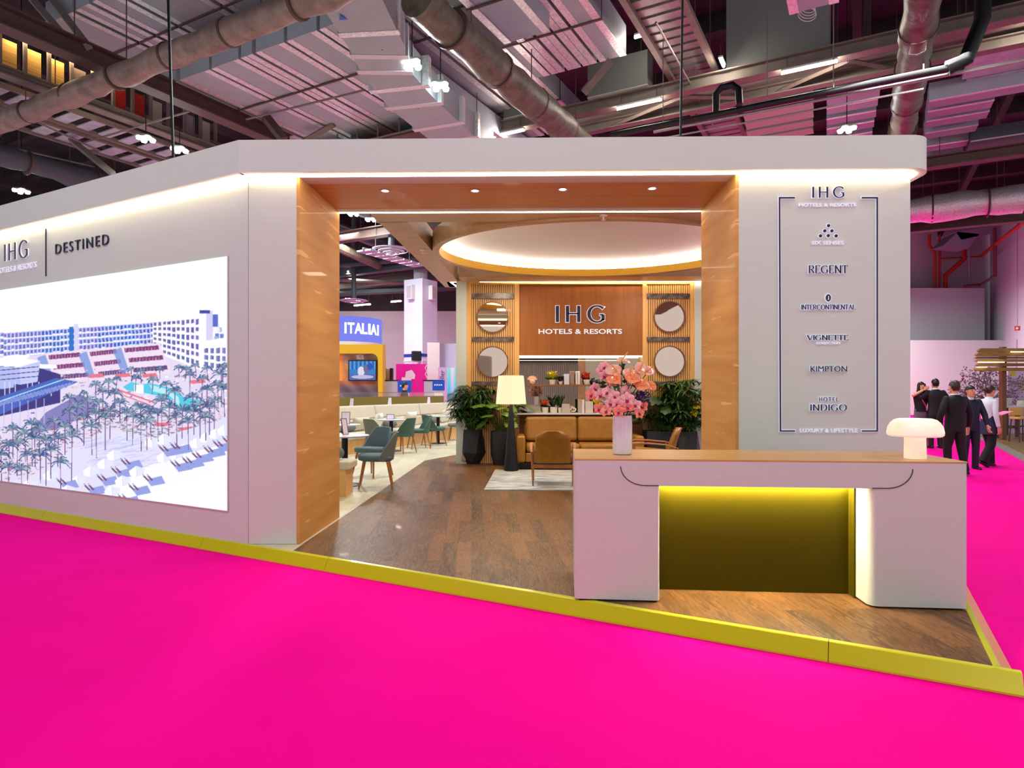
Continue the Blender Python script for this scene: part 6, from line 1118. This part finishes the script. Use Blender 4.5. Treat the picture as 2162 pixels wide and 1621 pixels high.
def hung(mb, p, h): mb.tube([p, Vector((p.x, p.y, h))], .012, 5); return mb
def duct(lb, base, z, pl, pr, V0, V1, h=.55, mats=None, strips=(0, 1), m=None, sw=.17, name='air_duct', face=None):
    """box duct running along the hall's depth; left and right edges given on the cross line through base"""
    c = G(base[0], base[1], z); a = along(c, U, pl); b = along(c, U, pr); a, b = (a, b) if pl < pr else (b, a)
    t = thing(name, lb, 'duct', tuple((a+b)/2+V*(V0+V1)/2))
    MB().bx(a+V*V0, b+V*V0, V*(V1-V0), Z*h).build('duct_body', m or M_duct, t, world=True)
    wd = (b-a).normalized()
    for i in strips:
        q = a if i == 0 else b-wd*sw; e = -wd*.012 if i == 0 else wd*.012
        MB().bx(q+e+V*V0-Z*.014, q+e+wd*sw+V*V0-Z*.014, V*(V1-V0), Z*.0135).build('foil_tape', M_foil, t, world=True)
    n = max(2, int((V1-V0)/3.5))
    for k in range(n):
        v = V0+(V1-V0)*(k+.5)/n; rod = MB().bx(a+V*v-wd*.05-Z*.045, b+V*v+wd*.05-Z*.045, V*.05, Z*.03)
        for e in (a-wd*.03, b+wd*.03): hung(rod, e+V*(v+.025)-Z*.04, ROOF)
        rod.build('hanger', M_beam, t, world=True)
    return t
def bankL(tag_, base, z, edges, V0, V1, h=.55, m=None, strips=(0, 1)):
    for i, (l, r) in enumerate(edges): duct(tag_ % ORD[i], base, z, l, r, V0, V1, h, None, strips, m)
bankL('%s duct from the left in the foil taped bank above the fascia bend', (376, 170), 9.0, [(340, 371), (380, 441), (447, 503), (509, 532), (540, 599), (606, 668), (675, 716)], 0, 10.5)
bankL('%s duct from the left in the upper bank behind the lagged pipe', (157, 22), 10.3, [(96, 152), (160, 187), (195, 234), (242, 330), (340, 425), (434, 520), (530, 620)], 0, 6.0)
bankL('%s wide duct from the left, between the elbow duct and the brown lagged pipe', (838, 22), 9.7, [(742, 828), (838, 890), (897, 948)], -1, 7.6)
bankL('%s duct from the left in the bank ending left of the square grey panel', (1190, 150), 9.5, [(1122, 1160), (1166, 1192), (1200, 1226), (1233, 1260), (1268, 1322)], -7, 0, .7)
duct('broad purple grey duct end at the top, left of the black gap', (1115, 78), 9.1, 1066, 1160, -6, 0, .8); duct('dark narrow duct beside the brown lagged pipe at the top', (1085, 92), 9.3, 1050, 1108, -7, 0, .6, None, (1,), M_duct2)
duct('purple duct end at the top with a coil of white cable beside it', (1700, 22), 8.9, 1668, 1770, -6, 0, .7)
# elbow duct
t = thing('elbow_duct', 'large stepped grey duct with taped joints running down to the fascia above the portal', 'duct', tuple(G(800, 120, 8.3)))
pp_ = [G(728, -20, 8.3), G(793, 95, 8.3), G(812, 150, 8.3), G(872, 222, 8.3), G(1000, 330, 8.3)]
def section(p, d, w2, h): n = Vector((d.y, -d.x, 0)).normalized(); return [p-n*w2, p+n*w2, p+n*w2+Z*h, p-n*w2+Z*h]
sec = []
for i, p in enumerate(pp_): d = (pp_[min(i+1, 4)]-pp_[max(0, i-1)]); sec.append(section(p, d.normalized(), (.56, .56, .52, .62, .62)[i], .62))
MB().sweep(sec).build('duct_body', M_duct, t, world=True)
for i, (a, f) in enumerate(((0, .72), (1, .35), (1, .98), (2, .45), (2, .98), (3, .35), (3, .62))):
    p = pp_[a].lerp(pp_[a+1], f); d = (pp_[a+1]-pp_[a]).normalized(); w2 = .5+.13*(a >= 2); q = section(p-Z*.012, d, w2+.09, .66); q2 = section(p+d*.16-Z*.012, d, w2+.09, .66); MB().sweep([q, q2]).build('joint_band', M_foil if i % 3 == 0 else mat('white_tape', S(206, 200, 210), .5), t, world=True)
MB().prism([(0, 0), (.16, .02), (.06, .16)], 0, .004, frame(G(716, 42, 8.28), (1, 0, 0), (0, -1, 0))).build('blue_mark', mat('blue_tape', S(20, 110, 210), .5), t, world=True)
for p in (pp_[1], pp_[3]): hung(MB(), p+V*.2-Z*.01, ROOF).build('hanger', M_beam, t, world=True)
# lagged pipes
def lagged(lb, base, d, z, p0, p1, r, m, seed, name='lagged_pipe'):
    c = G(base[0], base[1], z); a = along(c, d, p0); b = along(c, d, p1); rr = random.Random(seed); n = max(10, int((b-a).length/.35)); t = thing(name, lb, 'pipe', tuple((a+b)/2))
    MB().tube([a.lerp(b, i/n)+Vector((0, 0, rr.uniform(-.03, .03))) for i in range(n+1)], [r*rr.uniform(.88, 1.1) for _ in range(n+1)], 16).build('lagging', m, t, smooth=80, world=True)
    for k in range(3, n, 5): p = a.lerp(b, k/n); e = (b-a).normalized()*.03; MB().tube([p-e, p+e], r*1.12, 14).build('strap', M_beam, t.children[0], world=True, smooth=True)
    [hung(MB(), a.lerp(b, f), ROOF).build('hanger', M_beam, t, world=True) for f in (.2, .5, .8)]; return t
lagged('fat pinkish lagged pipe crossing the top left corner of the ceiling', (240, 165), U, 8.2, -60, 800, .24, M_lag, 1)
lagged('fat brown lagged pipe running from the top centre down to the portal fascia', (1063, 159), V, 8.3, 880, 1265, .34, M_lag2, 2)
lagged('crumpled brown lagged pipe hanging right of the tube lights above the right pillar', (1925, 150), V, 8.2, 1972, 1868, .30, M_lag2, 3)
lagged('silver foil wrapped duct far behind the right pillar top', (2040, 432), U, 8.8, 1900, 2160, .52, M_foil, 4)
lagged('dark lagged pipe low over the far end of the media wall', (60, 345), V, 8.0, -40, 300, .30, M_duct2, 5)
# steel beams and braces
def beam(lb, base, d, z, p0, p1, w2, h, m, name='steel_beam'):
    c = G(base[0], base[1], z); a = along(c, d, p0); b = along(c, d, p1); s = Vector((d.y, -d.x, 0)); t = thing(name, lb, 'beam', tuple((a+b)/2))
    MB().bx(a-s*w2/2, b-s*w2/2, s*w2, Z*.035).build('flange', m, t, world=True); MB().bx(a-s*.03+Z*.0355, b-s*.03+Z*.0355, s*.06, Z*(h-.071)).build('web', m, t, world=True); MB().bx(a-s*w2/2+Z*(h-.035), b-s*w2/2+Z*(h-.035), s*w2, Z*.035).build('flange', m, t, world=True)
    L = (b-a).length; n = max(2, int(L/4))
    for k in range(n): hung(MB(), a.lerp(b, (k+.5)/n)+Z*h, ROOF).build('hanger', M_beam, t, world=True)
    return t
beam('heavy dark brown beam running from the top left towards the fascia bend', (240, 160), V, 8.6, -80, 610, .40, .42, M_beam)
beam('brown beam under the row of lit openings at left', (200, 232), V, 8.7, -80, 520, .30, .22, M_beam2)
beam('taupe beam carrying the three tube lights over the right pillar', (1400, 207), U, 9.1, 960, 2250, .30, .32, M_beam2)
beam('second taupe chord behind the beam with the tube lights', (1400, 250), U, 9.1, 1180, 2250, .26, .26, M_beam2)
beam('brown beam crossing low behind the rounded end of the fascia', (2060, 343), U, 8.2, 1890, 2300, .35, .34, M_beam)
beam('dark beam on the far right under the silver duct', (2040, 480), U, 8.2, 1900, 2200, .4, .4, M_beam)
beam('beam at upper right with the tube light at the picture edge', (2100, 62), U, 9.3, 1960, 2300, .28, .30, M_beam2)
def bar(lb, pts, r, m, name='brace', cat='brace', n=6, sx=1.): return tag(MB().tube(pts, r, n).build(name, m, None, world=True), lb, cat)
bar('left taupe brace of the pair at the top left corner', [G(152, 96, 8.95), G(52, -20, 11)], .10, M_beam2, n=4); bar('right taupe brace of the pair at the top left corner', [G(186, 98, 8.95), G(96, -20, 11)], .10, M_beam2, n=4)
bar('slanting brace over the far end of the media wall', [G(150, 295, 8.8), G(240, 368, 7.6)], .10, M_beam2, n=4); bar('dark brace dropping behind the fascia bend', [G(560, 246, 8.9), G(600, 296, 8.2)], .14, M_beam, n=4); bar('brown brace rising right from the fascia behind the elbow duct', [G(640, 300, 8.6), G(705, 262, 9)], .10, M_beam2, n=4)
bar('taupe brace left of the square grey panel', [G(1232, 196, 8.8), G(1290, 128, 9.4)], .12, M_beam2, n=4)
for i, (p, q) in enumerate(((1262, 1440), (1440, 1610), (1610, 1790), (1790, 1900))):
    c1 = G(1400, 212, 9.15); c2 = G(1400, 250, 9.2); a, b = (along(c2, U, p), along(c1, U, q)) if i % 2 == 0 else (along(c1, U, p), along(c2, U, q)); bar('%s diagonal brace from the left between the chords behind the tube lights' % ORD[i], [a, b], .06, M_beam2, n=4)
# tube lights
def tubelight(lb, base, z, p0, p1, d=U):
    c = G(base[0], base[1], z); a = along(c, d, p0); b = along(c, d, p1); t = thing('tube_light', lb, 'light', tuple((a+b)/2)); s = Vector((d.y, -d.x, 0))
    MB().bx(a-s*.05+Z*.05, b-s*.05+Z*.05, s*.10, Z*.045).build('housing', M_white, t, world=True); MB().tube([a+Z*.02, b+Z*.02], .032, 8).build('tube', M_tube, t.children[0], world=True); [hung(MB(), a.lerp(b, f)+Z*.09, z+.35 if z > 8 else ROOF).build('hanger', M_beam, t, world=True) for f in (.1, .9)]
tubelight('left tube light just above the portal fascia', (1070, 284), 9.0, 1034, 1106); tubelight('middle tube light of the three on the taupe beam', (1349, 222), 9.0, 1303, 1396); tubelight('longest and brightest tube light, above the right pillar', (1709, 144), 9.0, 1650, 1768); tubelight('tube light cut by the right edge of the picture', (2160, 46), 9.2, 2148, 2230); tubelight('short tube light behind the square grey panel', (1355, 77), 10, 1340, 1370); tubelight('upright looking tube light beside the large grey panel', (1525, 135), 9.4, 1521, 1528, V)
# vertical grey panels
def vpanel(lb, base, z, p1, h, m=M_pan):
    a = G(base[0], base[1], z); b = along(a, U, p1); t = thing('acoustic_panel', lb, 'panel', tuple((a+b)/2)); MB().bx(a, b, V*.5, Z*h).build('panel', m, t, world=True, bevel=.02); MB().bx(a-V*.01-Z*.03, b-V*.01-Z*.03, V*.52, Z*.029).build('lit_underside', M_creamp, t, world=True); [hung(MB(), a.lerp(b, f)+V*.25+Z*h, ROOF).build('hanger', M_beam, t, world=True) for f in (.15, .85)]  # cream strip paints the tube light falling on the underside
vpanel('square grey acoustic panel above the middle tube light', (1240, 206), 9.45, 1367, .9); vpanel('largest grey acoustic panel at the top right of centre', (1533, 150), 9.45, 1752, 3.0); vpanel('small grey acoustic panel partly behind the brown lagged pipe', (1063, 250), 9.45, 1142, .75)
# corrugated walkway
c = G(1428, 188, 9.7); a = c; b = along(c, U, 1516); wk = thing('walkway_soffit', 'corrugated steel walkway underside hanging from the top centre right', 'walkway', tuple((a+b)/2-V*4)); mb = MB(); wd = b-a
for k in range(44): mb.bx(a+V*(-9+.36*k), b+V*(-9+.36*k), V*.25, Z*.08); mb.bx(a+V*(-9+.36*k+.25)+Z*.05, b+V*(-9+.36*k+.25)+Z*.05, V*.11, Z*.05)
mb.build('deck', M_galv, wk, world=True)
for q in (a, b): MB().bx(q-V*9-Z*.12, q-V*9+wd.normalized()*.14-Z*.12, V*15.8, Z*.119).build('side_beam', M_beam2, wk, world=True)
[hung(MB(), q+V*f, ROOF).build('hanger', M_beam, wk, world=True) for q in (a, b) for f in (-6, -1, 4)]
c = G(1420, 110, 9.3); bar('thin pale conduit slanting under the corrugated walkway', [along(c, V, 1385), along(c, V, 1510)], .025, M_galv, 'conduit', 'pipe')
# black pipe with its loop and thin pipes
c = G(1600, 224, 7.72); t = thing('black_pipe', 'long black pipe with an arched loop crossing above the right pillar', 'pipe', tuple(c)); MB().tube([along(c, U, 1290), along(c, U, 2010)], .07, 10).build('run', M_black, t, smooth=True, world=True)
q = along(c, U, 1512); MB().tube([q, q+Z*.45, q+Z*.58-U*.12, q+Z*.58-U*.35, q+Z*.45-U*.48, q+Z*.12-U*.5], .08, 10).build('loop', M_black, t, smooth=True, world=True); q = along(c, U, 2000); MB().tube([q, q-U*.3+Z*.1, q-U*.55+Z*.8, q-U*.6+Z*2.6], .14, 10).build('riser', M_black, t, smooth=True, world=True); [hung(MB(), along(c, U, x), ROOF).build('hanger', M_galv, t, world=True) for x in (1400, 1620, 1760, 1950)]
for lb, by, x0, x1, r in (('pale thin pipe directly under the black pipe', 236, 1380, 2300, .035), ('thinnest conduit below the black pipe, reaching the fascia', 254, 1360, 1950, .02)): c = G(1600, by, 7.66); bar(lb, [along(c, U, x0), along(c, U, x1)], r, M_galv, 'conduit', 'pipe')
# panels and ducts to the right
def uduct(lb, base, z, p0, p1, wv, h, m, strip=True, name='air_duct'):
    c = G(base[0], base[1], z); a = along(c, U, p0); b = along(c, U, p1); t = thing(name, lb, 'duct' if name == 'air_duct' else 'panel', tuple((a+b)/2)); MB().bx(a, b, V*wv, Z*h).build('duct_body' if name == 'air_duct' else 'board', m, t, world=True)
    if strip: MB().bx(a-V*.012-Z*.013, b-V*.012-Z*.013, V*.09, Z*.0125).build('foil_tape', M_foil, t, world=True)
    [hung(MB(), a.lerp(b, f)+V*wv*.5+Z*h, ROOF).build('hanger', M_beam, t, world=True) for f in (.2, .8)]
for i, y in enumerate((212, 231, 249, 267, 284)): uduct('%s pale ceiling board from the top behind the black pipe' % ORD[i], (1640, y), 9.3, 1566+i*3, 1716, .46, .12, M_creamp, False, 'ceiling_board')
for i, y in enumerate((176, 197, 217, 241, 262, 284)): uduct('%s duct from the top in the taped group left of the crumpled pipe' % ORD[i], (1800, y), 9.2, 1745, 1862-i*4, .52, .4, M_duct)
for i, y in enumerate((200, 222, 243, 268, 297, 325)): uduct('%s duct from the top in the taped bank right of the fascia end' % ORD[i], (2030, y), 8.9, 1962-i*3, (2300, 2100, 2090, 2066, 2050, 2034)[i], .55, .45, M_duct)
uduct('cream board above the diagonal braces behind the tube lights', (1400, 214), 9.46, 1215, 2200, 1.1, .08, M_creamp, False, 'ceiling_board')
for i, y in enumerate((98, 128, 158)): uduct('%s lilac grey ceiling board from the top at the right edge' % ORD[i], (2100, y), 9.2, 2040, 2300, .75, .1, M_ctile, False, 'ceiling_board')
uduct('dark slab behind the right duct bank at the picture edge', (2100, 290), 8.7, 2050, 2300, 1.2, .35, M_duct2)
# openings with lit stores at left
c = G(200, 226, 8.95); t = thing('lit_gantry', 'row of framed openings with warm lit stores between the left beams', 'gantry', tuple(c))
a0 = along(c, V, -60); L = (along(c, V, 470)-a0).length
MB().bx(a0+Z*.0, a0+V*L, U*.10, Z*.10).build('lower_rail', M_beam, t, world=True); MB().bx(a0+Z*1.0, a0+V*L+Z*1.0, U*.10, Z*.12).build('upper_rail', M_beam, t, world=True)
for k in range(13): MB().bx(a0+V*(L*k/12.5)+Z*.101, a0+V*(L*k/12.5+.07)+Z*.101, U*.08, Z*.898).build('post', M_beam2, t, world=True)
M_lath = wood('warm_lit_laths', S(190, 140, 60), S(236, 190, 100), (.4, .4, 16), .6)  # warm light on the laths is put into their gold colour
for k, m in ((1, M_lath), (2, M_lath), (3, M_lath), (4, M_beam), (6, M_redp), (7, M_redp), (8, M_creamp), (10, M_gpipe), (11, M_creamp)): MB().bx(a0+V*(L*k/12.5+.1)+U*.12+Z*.12, a0+V*(L*(k+1)/12.5-.1)+U*.12+Z*.12, U*.06, Z*.75).build('store', m, t, world=True)
[hung(MB(), a0+V*L*f+Z*1.12, ROOF).build('hanger', M_beam, t, world=True) for f in (.2, .5, .8)]; area('gantry_lamp', tuple(a0+V*L*.3+Z*.95), .2, 2.5, 26, (1, .75, .4), (0, 0, -A))
# tile racks at left
for r_, (by, nm) in enumerate(((250, 'upper'), (292, 'lower'))):
    c = G(200, by, 8.9); t = thing('tile_rack', '%s rack of lilac ceiling tiles above the media wall' % nm, 'ceiling panel', tuple(c)); a0 = along(c, V, -80); L = (along(c, V, 470)-a0).length; n = 12
    for k in range(n): MB().bx(a0+V*(L*k/n+.12)+U*.1, a0+V*(L*(k+1)/n-.12)+U*.1, U*.95, Z*.03).build('tile', M_ctile, t, world=True)
    for o in (-.05, 1.07): MB().bx(a0+U*o-Z*.05, a0+V*L+U*o-Z*.05, U*.10, Z*.12).build('rail', M_beam2, t, world=True)
    [hung(MB(), a0+V*L*f+U*.5+Z*.03, ROOF).build('hanger', M_beam, t, world=True) for f in (.2, .5, .8)]
for i, (x0, y0, x1, y1) in enumerate(((0, 222, 210, 318), (180, 300, 400, 235), (0, 306, 200, 352), (520, 252, 770, 190))): bar(['thin rail under the upper tile rack', 'thin cross rod between the tile racks', 'thin rail under the lower tile rack', 'thin cross rod under the taped duct bank'][i], [G(x0, y0, 8.6), G(x1, y1, 8.6)], .025, M_beam2, 'rod', 'rod')
bar('black cable hanging from the roof at left, down behind the media wall', [P(355, -12, 9.4), P(360, 150, 9.4), P(366, 335, 9.4)], .02, M_black, 'cable', 'cable'); bar('black cable hanging from the roof to the portal, right of centre', [P(1441, -12, 7.7), P(1437, 286, 7.7)], .014, M_black, 'cable', 'cable')
coil = MB(); cc = P(1707, 18, 13.5)
for k in range(4): coil.tube([cc+Vector((.14*(1+.12*k)*math.cos(x), .02*k, .09*(1+.2*k)*math.sin(x)-.03*k)) for x in [6.283*i/24 for i in range(25)]], .008, 5, cap=False)
tag(coil.build('cable_coil', mat('white_cable', S(230, 226, 224), .5), None, world=True), 'coil of white cable hanging at the top beside the largest grey panel', 'cable')
# railing stores above the fascia
t = thing('roof_gantry', 'railed gantry with blue and red plant just above the portal fascia', 'gantry', tuple(G(760, 285, 8.8))); c = G(760, 300, 8.6); a0 = along(c, U, 560); b0 = along(c, U, 890)
for z in (.0, .7): MB().tube([a0+Z*z, b0+Z*z], .03, 6).build('rail', M_beam2, t, world=True)
for k in range(9): p = a0.lerp(b0, k/8); MB().tube([p, p+Z*.7], .022, 6).build('post', M_beam2, t, world=True)
MB().bx(along(c, U, 815)+V*.8+Z*.02, along(c, U, 850)+V*.8+Z*.02, V*.6, Z*.7).build('blue_tank', mat('blue_plant', S(90, 140, 200), .5), t, world=True); MB().bx(along(c, U, 700)+V*.8+Z*.02, along(c, U, 800)+V*.8+Z*.02, V*.6, Z*.5).build('red_plant', M_redp, t, world=True); MB().bx(a0+V*.0-Z*.08, b0-Z*.08, V*1.5, Z*.05).build('deck', M_beam, t, world=True); [hung(MB(), a0.lerp(b0, f)+V*.7, ROOF).build('hanger', M_beam, t, world=True) for f in (.1, .9)]
# high bay lamps
bays = [(870, 138, 8.3, 'left and brightest cluster lamp, hanging beside the elbow duct', 260), (930, 185, 8.3, 'cluster lamp right of the brightest one, behind the elbow duct', 200), (308, 295, 8.0, 'left cluster lamp of the pair over the fascia bend', 150), (379, 318, 8.0, 'right cluster lamp of the pair over the fascia bend', 150), (45, 405, 7.6, 'cluster lamp low at the left edge over the media wall', 200), (1788, 275, 8.2, 'cluster lamp just above the right end of the fascia', 220),
        (745, 453, 8.2, 'upper left cluster lamp seen through the portal', 300), (782, 465, 8.2, 'upper right cluster lamp seen through the portal', 0), (742, 575, 7.6, 'cluster lamp low at left through the portal, over the far aisle', 300), (735, 632, 7.6, 'farthest left cluster lamp through the portal', 0), (754, 634, 7.6, 'farthest cluster lamp through the portal, right of its twin', 0)]
for px, py, z, lb, pw in bays:
    p = G(px, py, z); t = thing('high_bay_light', lb, 'light', tuple(p)); MB().box((0, 0, .07), (.34, .34, .06)).build('housing', M_galv, t, bevel=.02)
    for x, y in ((-.11, -.11), (.11, -.11), (.11, .11), (-.11, .11)): MB().lathe([(.0001, -.035), (.06, -.02), (.078, .038), (.0001, .038)], (x, y, 0), 14).build('lens', M_bay, t.children[0], smooth=True)
    hung(MB(), Vector((0, 0, .1)), ROOF-p.z).build('hanger', M_black, t)
    if pw: area('bay_lamp', (0, 0, -.06), .4, .4, pw, (.92, 1, .98), parent=t)
# far ceiling seen through the portal
p = G(826, 530, 7.0); t = thing('ceiling_diffuser', 'large round lilac air diffuser seen through the portal', 'diffuser', tuple(p))
for k, (r0, r1, z) in enumerate(((.62, .74, 0), (.42, .52, -.06), (.24, .33, -.12), (.001, .15, -.16))): MB().lathe([(r0, z), (r1, z+.05), (r1, z+.07), (r0, z+.02)], n=36, cap='loop').build('ring', M_ctile, t, smooth=True)
MB().tube([(0, 0, -.1), (0, 0, ROOF-p.z)], .12, 10).build('stem', M_duct2, t)
p = G(747, 637, 6.0); t = thing('ceiling_diffuser', 'round pale air diffuser low at left through the portal', 'diffuser', tuple(p))
for k, (r0, r1, z) in enumerate(((.50, .70, 0), (.2, .4, -.06))): MB().lathe([(r0, z), (r1, z+.05), (r1, z+.07), (r0, z+.02)], n=30, cap='loop').build('ring', M_ctile, t, smooth=True)
MB().tube([(0, 0, 0), (0, 0, ROOF-p.z)], .12, 10).build('stem', M_duct2, t)
c = G(815, 549, 6.9); t = thing('panel_row', 'row of lilac panels on brackets leading to the hall column', 'ceiling panel', tuple(c)); a0 = along(c, V, 752); b0 = along(c, V, 872)
for k in range(7): MB().bx(a0.lerp(b0, k/7+.01), a0.lerp(b0, (k+1)/7-.01), -U*.7, Z*.06).build('panel', M_ctile, t, world=True)
MB().bx(a0-U*.3+Z*.061, b0-U*.3+Z*.061, -U*.1, Z*.08).build('spine', M_beam, t, world=True); [hung(MB(), a0.lerp(b0, f)-U*.35+Z*.14, ROOF).build('hanger', M_beam, t, world=True) for f in (.2, .8)]
for i, (by, z, d, x0, x1, w2, h, m) in enumerate(((500, 7.6, U, 600, 960, .4, .4, M_beam), (575, 7.4, U, 600, 980, .4, .45, M_duct2), (470, 8.4, V, 700, 900, .15, .2, M_beam2), (604, 7.2, U, 640, 990, .5, .5, M_beam), (520, 8.0, V, 690, 930, .2, .3, M_duct2))): beam('%s far beam from the camera seen through the portal under the dark roof' % ORD[i], (800, by), d, z, x0, x1, w2, h, m)
tubelight('warm tube light low at left through the portal', (758, 645), 7.0, 748, 782); tubelight('warm tube light beside the hall column through the portal', (838, 637), 7.0, 826, 847)
# far service pipes under the dark roof
for i, (x0, y0, x1, y1, z, r, m) in enumerate(((700, 470, 900, 545, 8.4, .06, M_beam2), (700, 485, 900, 562, 8.2, .05, M_galv), (705, 560, 960, 540, 7.8, .14, M_duct2), (700, 590, 860, 598, 7.2, .10, M_beam2), (700, 620, 960, 606, 7.0, .18, M_duct2), (700, 515, 800, 560, 7.7, .22, M_lag2), (860, 470, 1010, 455, 9.0, .3, M_duct))):
    bar('%s far pipe counted from the camera under the dark roof through the portal' % ORD[i], [G(x0, y0, z), G(x1, y1, z)], r, m, 'service_pipe', 'pipe', 10)
